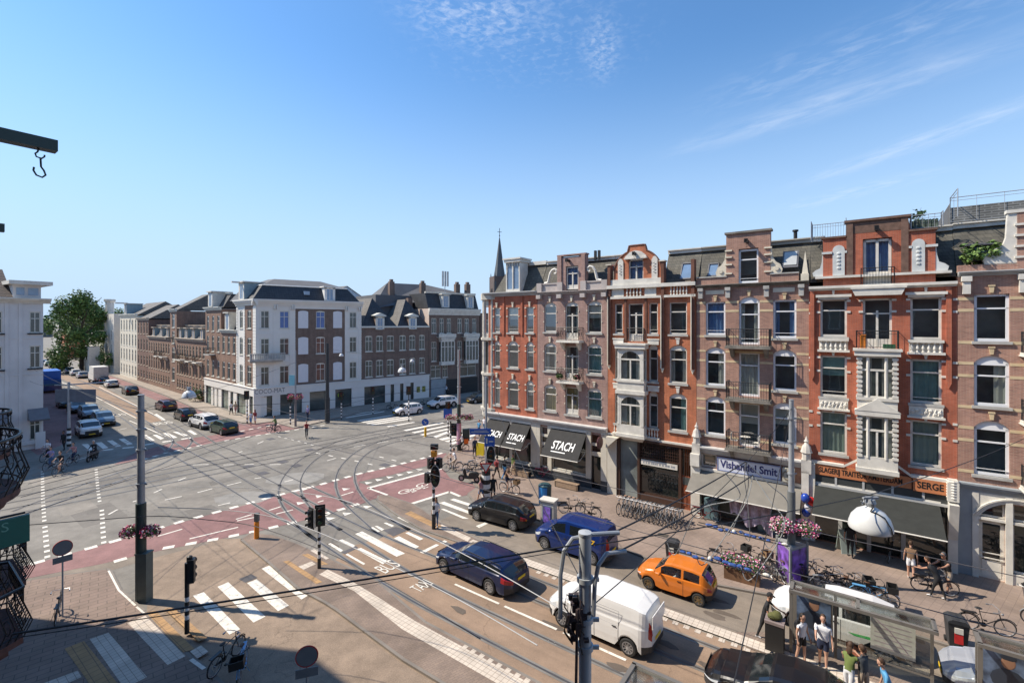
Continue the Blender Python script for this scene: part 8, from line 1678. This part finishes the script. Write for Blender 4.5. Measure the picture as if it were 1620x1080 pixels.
o = thing('recycling_bin', 'dark green recycling bin with blue front behind the poster cabinet', 'bin', G(862,795,.1), ANG_U); m = MB(); m.lathe([(.0,0),(.42,0),(.45,1.2),(.3,1.3),(0,1.32)], (0,0,0), 10); m.build('body', mat('teal_dark', (.02,.06,.07), .5), o); m = MB(); m.lathe([(.44,.1),(.47,1.15)], (0,0,0), 4, a0=R(-120), a1=R(-40)); m.build('blue_front', mat('bright_blue_plastic', (.03,.22,.55), .5), o)
o = thing('advertising_column', 'triangular advertising column with purple posters around the grey pole', 'advertising column', p3_, ANG_U); m = MB(); rr = .72
P_ = [(rr*math.cos(a),rr*math.sin(a)) for a in (R(-60)-.5,R(60)-.5,R(180)-.5)]; m.slab(P_, .05, 1.75)
for x,y in P_: m.tube([(x,y,0),(x,y,1.85)], .06, 6)
m.build('frame', steel2, o)
for i in range(3):
    a = Vector((*P_[i],0)); b = Vector((*P_[(i+1)%3],0)); d = (b-a).normalized(); q = Vector((d.y,-d.x,0))*.02; m = MB(); m.add([a+d*.1+q+Vector((0,0,.15)), b-d*.1+q+Vector((0,0,.15)), b-d*.1+q+Vector((0,0,1.65)), a+d*.1+q+Vector((0,0,1.65))], [(0,1,2,3)]); m.build('poster', mat('violet_gold_poster', (.16,.07,.34), .4, var=1.0, scale=2.6), o)
o = thing('flower_planter', 'brown wooden planter full of pink and white flowers right of the orange car', 'planter', G(1174,917,.1), ANG_U+.05); m = MB(); m.box(-.75,.75,-.28,.28,0,.55); m.build('box', mat('planter_wood', (.16,.085,.045), .8, var=.25, scale=5), o)
for x in (-.55,0,.5): flowers('flower_bunch', '', (x,0,.78), .46, 340, (3,4,5,4,0,1), o)
def bench(lab, p, a):
    o = thing('bench', lab, 'bench', G(*p,.1), a); m = MB()
    for i in range(3): m.box(-.95,.95,-.22+.16*i,-.08+.16*i,.42,.47)
    m.build('seat', bench_w, o); m = MB(); m.box(-.95,.95,-.2,-.16,.05,.4); m.build('front_board', bench_w, o)
    for x in (-.9,.84): m = MB(); m.box(x,x+.06,-.2,.25,0,.42); m.build('leg', blackm, o)
bench('weathered wooden bench under the wide single awning', (897,772), ANG_U); bench('weathered wooden bench under the pair of awnings', (822,752), ANG_U)
for (p_,c_,l_) in (((760,719),mat('yellow_board', (.62,.48,.02), .6),'bright yellow folding board standing at the corner'),((1338,872),mat('pale_board', (.35,.42,.38), .6),'pale folding menu board under the dark awning edge')):
    o = thing('folding_board', l_, 'sign', G(*p_,.1), ANG_U+.5)
    for s in (1,-1): m = MB(); m.add([(-.35,s*.3,0),(.35,s*.3,0),(.35,s*.03,1.15),(-.35,s*.03,1.15),(-.35,s*.27,0),(.35,s*.27,0),(.35,0,1.15),(-.35,0,1.15)], [(0,1,2,3),(7,6,5,4),(0,4,5,1),(3,2,6,7),(0,3,7,4),(1,5,6,2)]); m.build('panel', c_, o)
for c_,d_,l_ in (((.55,.02,.02),(.18,0,.25),'red balloon tied to the white pier beside the butcher awning'),((.02,.06,.35),(-.15,0,.45),'upper blue balloon beside the red balloon'),((.02,.06,.35),(-.05,.1,-.35),'lower blue balloon under the white balloon'),((.5,.5,.55),(.05,.05,-.1),'white balloon between the blue and red balloons')):
    m = MB(); m.ball((0,0,0), (.22,.22,.27), 12); m.add([(0,0,-.2),(.03,0,-.25),(-.03,0,-.25)], [(0,1,2)]); q_ = m.build('balloon', mat('balloon_%d' % int(c_[0]*100), c_, .25, var=.02), None, smooth=True); q_.location = SN(-1.9,30.2,2.2)+Vector(d_); tag(q_, l_, 'balloon')
# cafe table and chairs on the lowest balcony of the banded house
o = thing('balcony_table', 'small white table on the lowest iron balcony over the fish shop sign', 'table', SN(-8.01+2.9,30.75,4.72), ANG_U); m = MB(); m.lathe([(0,.7),(.28,.7),(.28,.73),(0,.73)], (0,0,0), 14); m.tube([(0,0,0),(0,0,.7)], .02, 6); m.build('top', white, o)
for x in (-.6,.6): o = thing('balcony_chair', 'white folding chair %s the small table on the lowest balcony' % ('left of' if x < 0 else 'right of'), 'chair', SN(-8.01+2.9+x,30.75,4.72), ANG_U); m = MB(); m.box(-.18,.18,-.18,.18,.42,.45); m.build('seat', white, o); m = MB(); m.box(.15 if x > 0 else -.18,.18 if x > 0 else -.15,-.18,.18,.45,.85); m.build('backrest', white, o)
# ================================================================ OVERHEAD LINES AND HANGING LAMPS
def wire(lab, pts, r=.012, sag=0, m_=None, group=None, name='overhead_wire'):
    P = [Vector(p) for p in pts]; Q = []
    if len(P) == 2:
        n = 14; Q = [P[0].lerp(P[1],i/n)-Vector((0,0,sag*4*(i/n)*(1-i/n))) for i in range(n+1)]
    else:
        for i in range(len(P)-1):
            p0 = P[max(i-1,0)]; p1 = P[i]; p2 = P[i+1]; p3 = P[min(i+2,len(P)-1)]
            for j in range(6): t = j/6; Q.append(.5*((2*p1)+(p2-p0)*t+(2*p0-5*p1+4*p2-p3)*t*t+(3*p1-p0-3*p2+p3)*t**3))
        Q.append(P[-1])
    m = MB(); m.tube(Q, r, 5); return tag(m.build(name, m_ or wirem, None), lab, 'wire', group)
wirem = mat('black_cable', (.02,.02,.022), .6); copper = mat('contact_wire', (.14,.13,.13), .4, .4); pale_w = mat('pale_cable', (.45,.45,.45), .5)
T1 = p1_+Vector((0,0,8.62))
wire('thick black cable from the foreground pole to the balconies at the left', [T1, (-5.87,5.5,8.55)], .0135, .02)
wire('second thin cable running just below the thick one to the left balconies', [T1-Vector((0,0,.06)), (-5.87,5.5,8.5)], .006, .03)
LP1 = Vector((8.43,11.0,8.17)); wire('cable from the foreground pole to the big white hanging lamp', [T1-Vector((0,0,.05)), LP1], .011, .05); wire('cable from the big white hanging lamp up to the right edge house', [LP1, SN(6.43,31.2,6.9)], .012, .1)
Q1 = Vector((7.0,14.0,8.06)); Q2 = Vector((6.9,13.4,7.85)); wire('upper thick feeder cable from the foreground pole over the tracks', [p1_+Vector((.5,.2,8.7)), Q1], .016, .06); wire('lower thick feeder cable from the foreground pole over the tracks', [p1_+Vector((.6,.15,8.42)), Q2], .016, .06)
for i,(a,b,k) in enumerate(((Q1,SN(-3.4,16.2,5.7),1),(Q1,SN(-2.2,16.0,5.7),2),(Q2,SN(-3.6,13.9,5.65),1),(Q2,SN(-2.4,13.8,5.65),2),(Q1,SN(-2.8,16.1,5.72),0),(Q1.lerp(p1_+Vector((.5,.2,8.7)),.25),SN(-4.4,13.9,5.7),3))):
    mid = a.lerp(b,.5)+U*(.35 if k == 1 else .9 if k == 2 else .1); wire('grey feeder loop number %s hanging down to the blue wrapped insulators' % ('one','two','three','four','five','six')[i], [a, a.lerp(b,.25)+U*.25*k, mid, b+Vector((0,0,-.25)) + U*.25, b], .013, 0, steel2, 'feeder loops over the tracks')
for s_,n_ in ((-2.8,16.1),(-3.0,13.85)):
    o = thing('section_insulator', 'blue wrapped insulator on the %s contact wire' % ('far' if n_ > 15 else 'near'), 'insulator', SN(s_,n_,5.6), ANG_U); m = MB()
    for y in (-.1,.1): m.tube([(-1.3,y,0),(1.3,y,0)], .016, 6)
    m.build('bar', darkm, o); m = MB()
    for i in range(10): x = -.95+i*.19; m.ball((x,random.uniform(-.1,.1),random.uniform(-.03,.05)), (random.uniform(.06,.14),random.uniform(.03,.08),random.uniform(.03,.06)), 6, q=4)
    m.build('blue_wrap', mat('blue_tape', (.03,.08,.28), .6, var=.5, scale=12), o); m = MB(); m.ball((1.2,0,0), (.09,.05,.05), 8); m.ball((-.2,0,.02), (.06,.07,.06), 8); m.build('white_insulator', white, o)
zc = 5.45
wire('contact wire over the near tram track', [SN(60,14.7,zc),SN(20,14.7,zc),SN(0,14.7,zc),SN(-12,14.7,zc),SN(-18,14.9,zc),SN(-30,14.6,zc),SN(-60,16.0,zc),SN(-100,19,zc)], .012, 0, copper)
wire('contact wire over the far tram track', [SN(60,18.0,zc),SN(20,18.0,zc),SN(0,18.0,zc),SN(-12,18.0,zc),SN(-18,18.2,zc),SN(-30,18.4,zc),SN(-60,20.0,zc),SN(-100,23,zc)], .012, 0, copper)
gz = lambda x,y,z=zc: G(x,y,z)
for i,pts in enumerate(([(43,830),(150,822),(250,816),(330,822),(403,832),(500,866),(600,915),(760,1010)],[(250,802),(350,806),(430,817),(500,840),(600,885),(720,945),(850,1020)],[(280,770),(380,771),(440,775),(540,790),(640,830),(760,890),(900,970)])):
    wire(['contact wire curving from the left over the red path to the near track','bright contact wire sweeping across the red path','bright contact wire above the crossing towards the far track'][i], [gz(*p) for p in pts], .013, 0, [copper,pale_w,pale_w][i])
for i,(a,b) in enumerate((((45,765),(270,700)),((33,775),(620,620)),((33,786),(560,640)),((40,812),(400,690)),((60,740),(330,660)),((50,752),(217,690)))):
    wire(['first','second','third','fourth','fifth','sixth'][i]+' dark contact wire of the side street tram lines, counted from the camera side', [gz(*a), gz(*b)], .012, .05, copper)
TP = p.location if False else None
pA = G(223,950)+Vector((0,0,8.4)); pE = p4_+Vector((0,0,8.8)); pD = p5_+Vector((0,0,9.0)); pM = p9_+Vector((0,0,8.2)); pC = p3_+Vector((0,0,8.1))
sp_l = [('span wire from the lower left pole to the dark pole at the white block', pA, pD),('span wire from the lower left pole to the striped mast', pA, pM),('span wire from the green pole to the dark pole at the white block', pE, pD),('span wire from the green pole to the corner house wall', pE, SN(-24.6,31.1,9.9)),('span wire from the foreground pole to the striped mast', p1_+Vector((0,0,7.9)), pM),('span wire from the foreground pole to the middle shop pole', p1_+Vector((0,0,7.5)), pC),('span wire from the lower left pole to the gantry pole', pA, p8_+Vector((0,0,6.3))),('span wire from the gantry pole to the white house wall', p8_+Vector((0,0,6.2)), WP+Vector((-.5,-.8,6.6))),('span wire from the corner oriel to the white block facade', SN(-25.5,31.0,11.5), C0+UB*25+Vector((0,0,9.5))),('long span wire from the middle shop pole to the bottom of the picture', pC, SN(-1,.2,7.0)),('span wire from the white house wall to the lower left pole', WP+Vector((-.5,-.8,8.0)), pA)]
for l_,a,b in sp_l: wire(l_, [a,b], .010, .35, wirem)
def lamp(lab, c, r):
    o = thing('hanging_lamp', lab, 'street lamp', c); m = MB(); m.lathe([(.12*r,1.15*r),(.3*r,1.05*r),(.62*r,.86*r),(.86*r,.55*r),(.97*r,.2*r),(1.0*r,.0),(.97*r,-.1*r),(.9*r,-.1*r),(.9*r,.0)], (0,0,0), 32); m.build('dome', mat('lamp_white', (.62,.63,.62), .35, var=.05, coat=.4), o, smooth=True, ang=50)
    m = MB(); m.lathe([(.9*r,-.06*r),(.5*r,-.2*r),(0,-.24*r)], (0,0,0), 24); m.build('lens', mat('lamp_glass', (.35,.36,.36), .2), o, smooth=True); m = MB(); m.lathe([(0,1.55*r),(.2*r,1.5*r),(.26*r,1.3*r),(.2*r,1.1*r)], (0,0,0), 12); m.box(-.4*r,.4*r,-.07*r,.07*r,1.5*r,1.62*r); m.tube([(-.3*r,0,1.5*r),(-.45*r,0,1.2*r),(-.5*r,0,1.4*r)], .03*r, 5); m.build('suspension', steel, o)
    if r > .4: m = MB(); m.tube([(0,-.1*r,1.4*r),(-.1*r,-.3*r,1.15*r),(-.3*r,-.4*r,1.0*r),(-.1*r,-.55*r,.95*r),(.15*r,-.75*r,.8*r),(.35*r,-.95*r,.3*r),(.45*r,-.93*r,-.05*r)], .035*r, 6); m.build('cable', wirem, o)
    return o
lamp('big white dome street lamp hanging in front of the butcher awning', LP1-Vector((0,0,.76)), .44)
for l_,x,y,w_,t in (('white dome lamp hanging before the brown terrace at the left',299,628,20,34),('white dome lamp hanging in front of the twin gabled house',636,588,13,40),('small round lamp hanging before the white end pier',540,563,7,52),('small round lamp hanging before the twin gables at the right',652,572,7,55)):
    lamp(l_, Vector(((x-CX)/FPX*t, t, CAMH-(y-HY)/FPX*t)), w_/2/FPX*t)
# ================================================================ TREES AND PLANTS
def tree(name, lab, loc, h, r, n, th=.35, sz=.5, zc=.62, seed=1, cat='tree', tone=(0,0,1,2), rz=.9):
    random.seed(seed); o = thing(name, lab, cat, loc); m = MB(); top = h*zc; m.tube([(0,0,0),(.1*th,0,h*.25),(0,.1,top)], [th,th*.75,th*.35], 8); ends = []
    for k in range(9):
        a = k*2.4; z = h*(.28+.05*k); e = Vector((math.cos(a)*r*.6, math.sin(a)*r*.6, z+h*.22)); m.tube([(0,0,z),(e.x*.5,e.y*.5,z+h*.1),tuple(e)], [th*.4,th*.25,th*.1], 6); ends.append(e)
    m.build('trunk', mat('bark', (.08,.06,.045), .95, var=.3), o); c = MB(); cl = []
    for k in range(26):
        a = random.uniform(0,6.283); u = random.uniform(-.75,1); q = math.sqrt(max(0,1-u*u)); rr = random.uniform(.45,.9); cl.append((Vector((q*math.cos(a)*r*rr, q*math.sin(a)*r*rr, h*zc+u*(h*(1-zc))*rr*rz)), r*random.uniform(.22,.42)))
    for i in range(n):
        cc, cr = cl[i % len(cl)]; d = Vector((random.gauss(0,1),random.gauss(0,1),random.gauss(0,1))).normalized(); p = cc+d*cr*random.uniform(.55,1.08); a = Vector((random.uniform(-1,1),random.uniform(-1,1),random.uniform(-.5,.5))).normalized(); b = a.cross(d).normalized() if a.cross(d).length > .1 else a.orthogonal().normalized(); s = sz*random.uniform(.5,1.2)
        c.add([p-a*s*.5,p+b*s*.35,p+a*s*.5,p-b*s*.35], [(0,1,2,3)], random.choice(tone))
    c.build('crown', leafm, o); return o
tree('broadleaf_tree', 'big green broadleaf tree rising above the far end of the street', G(129,588), 20.8, 6.8, 12500, .5, .6, .42, 3, tone=(0,0,1,2), rz=1.0)
tree('broadleaf_tree', 'dark green tree partly hidden behind the white corner house', Vector((-150,165,0)), 21, 9, 6000, .5, .9, .6, 4, tone=(0,1,2))
for i,(x,y,h,r) in enumerate(((-190,215,20,10),(-225,230,18,9),(-168,240,19,11),(-250,300,22,14))): tree('broadleaf_tree', ['far tree behind the orange brick house','leftmost far tree on the horizon','far tree behind the big tree on its left','farthest tree at the end of the street'][i], Vector((x,y,0)), h, r, 2500, .5, 1.3, .6, 10+i)
tree('street_shrub', 'green shrub against the last brown terrace house before the white shop', C0-UL*20.5+Vector((-.644,-.765,0))*.9, 2.2, 1.1, 900, .05, .22, .5, 21, 'shrub'); tree('street_shrub', 'tall green shrub at the foot of the big tree by the cream annex', C0-UL*86+Vector((-.644,-.765,0))*1.0, 6, 2.0, 1200, .1, .35, .5, 22, 'shrub')
tree('roof_plant', 'self sown green bush on the parapet between the two right hand gables', SN(4.75,31.4,14.7), 1.5, .5, 500, .03, .2, .5, 23, 'plant', (0,1)); tree('roof_plant', 'light green bush on the parapet of the right edge house', SN(5.5,31.5,14.9), 1.3, .45, 450, .03, .2, .5, 24, 'plant', (1,1,0)); tree('roof_plant', 'thin grey plant on the roof terrace of the red gabled house', SN(2.9,32.4,17.2), 1.2, .35, 160, .02, .16, .5, 25, 'plant', (2,0))
for i,x in enumerate((2.35,3.8)):
    m = MB(); sph_cluster(m, (0,0,.25), .26, 160, .07, (0,1,2) if i == 0 else (0,2,6)); q_ = m.build('balcony_plant', leafm+flw, None); q_.location = SN(-20.11+x,30.6,7.95); tag(q_, ['leafy dark plant on the left end of the lower white balcony','plant with red flowers on the right end of the lower white balcony'][i], 'plant')
# skyline far beyond the streets
hz_m = mat('distant_roofs', (.16,.16,.17), .95, var=.3, scale=.02); random.seed(9)
for i in range(26):
    a = R(-52+i*4.3); d = random.uniform(420,600); h = random.uniform(9,15); w_ = random.uniform(25,50); o = MB(); o.box(-w_/2,w_/2,-8,8,0,h); o.plate([(-w_/2,h),(w_/2,h),(w_/2-4,h+3),(-w_/2+4,h+3)], -6, 6); q_ = o.build('distant_building', hz_m, None); q_.location = (math.sin(a)*d, math.cos(a)*d, 0); q_.rotation_euler = (0,0,-a); tag(q_, 'distant low roofed building on the skyline beyond the streets', 'building', 'distant buildings on the skyline')
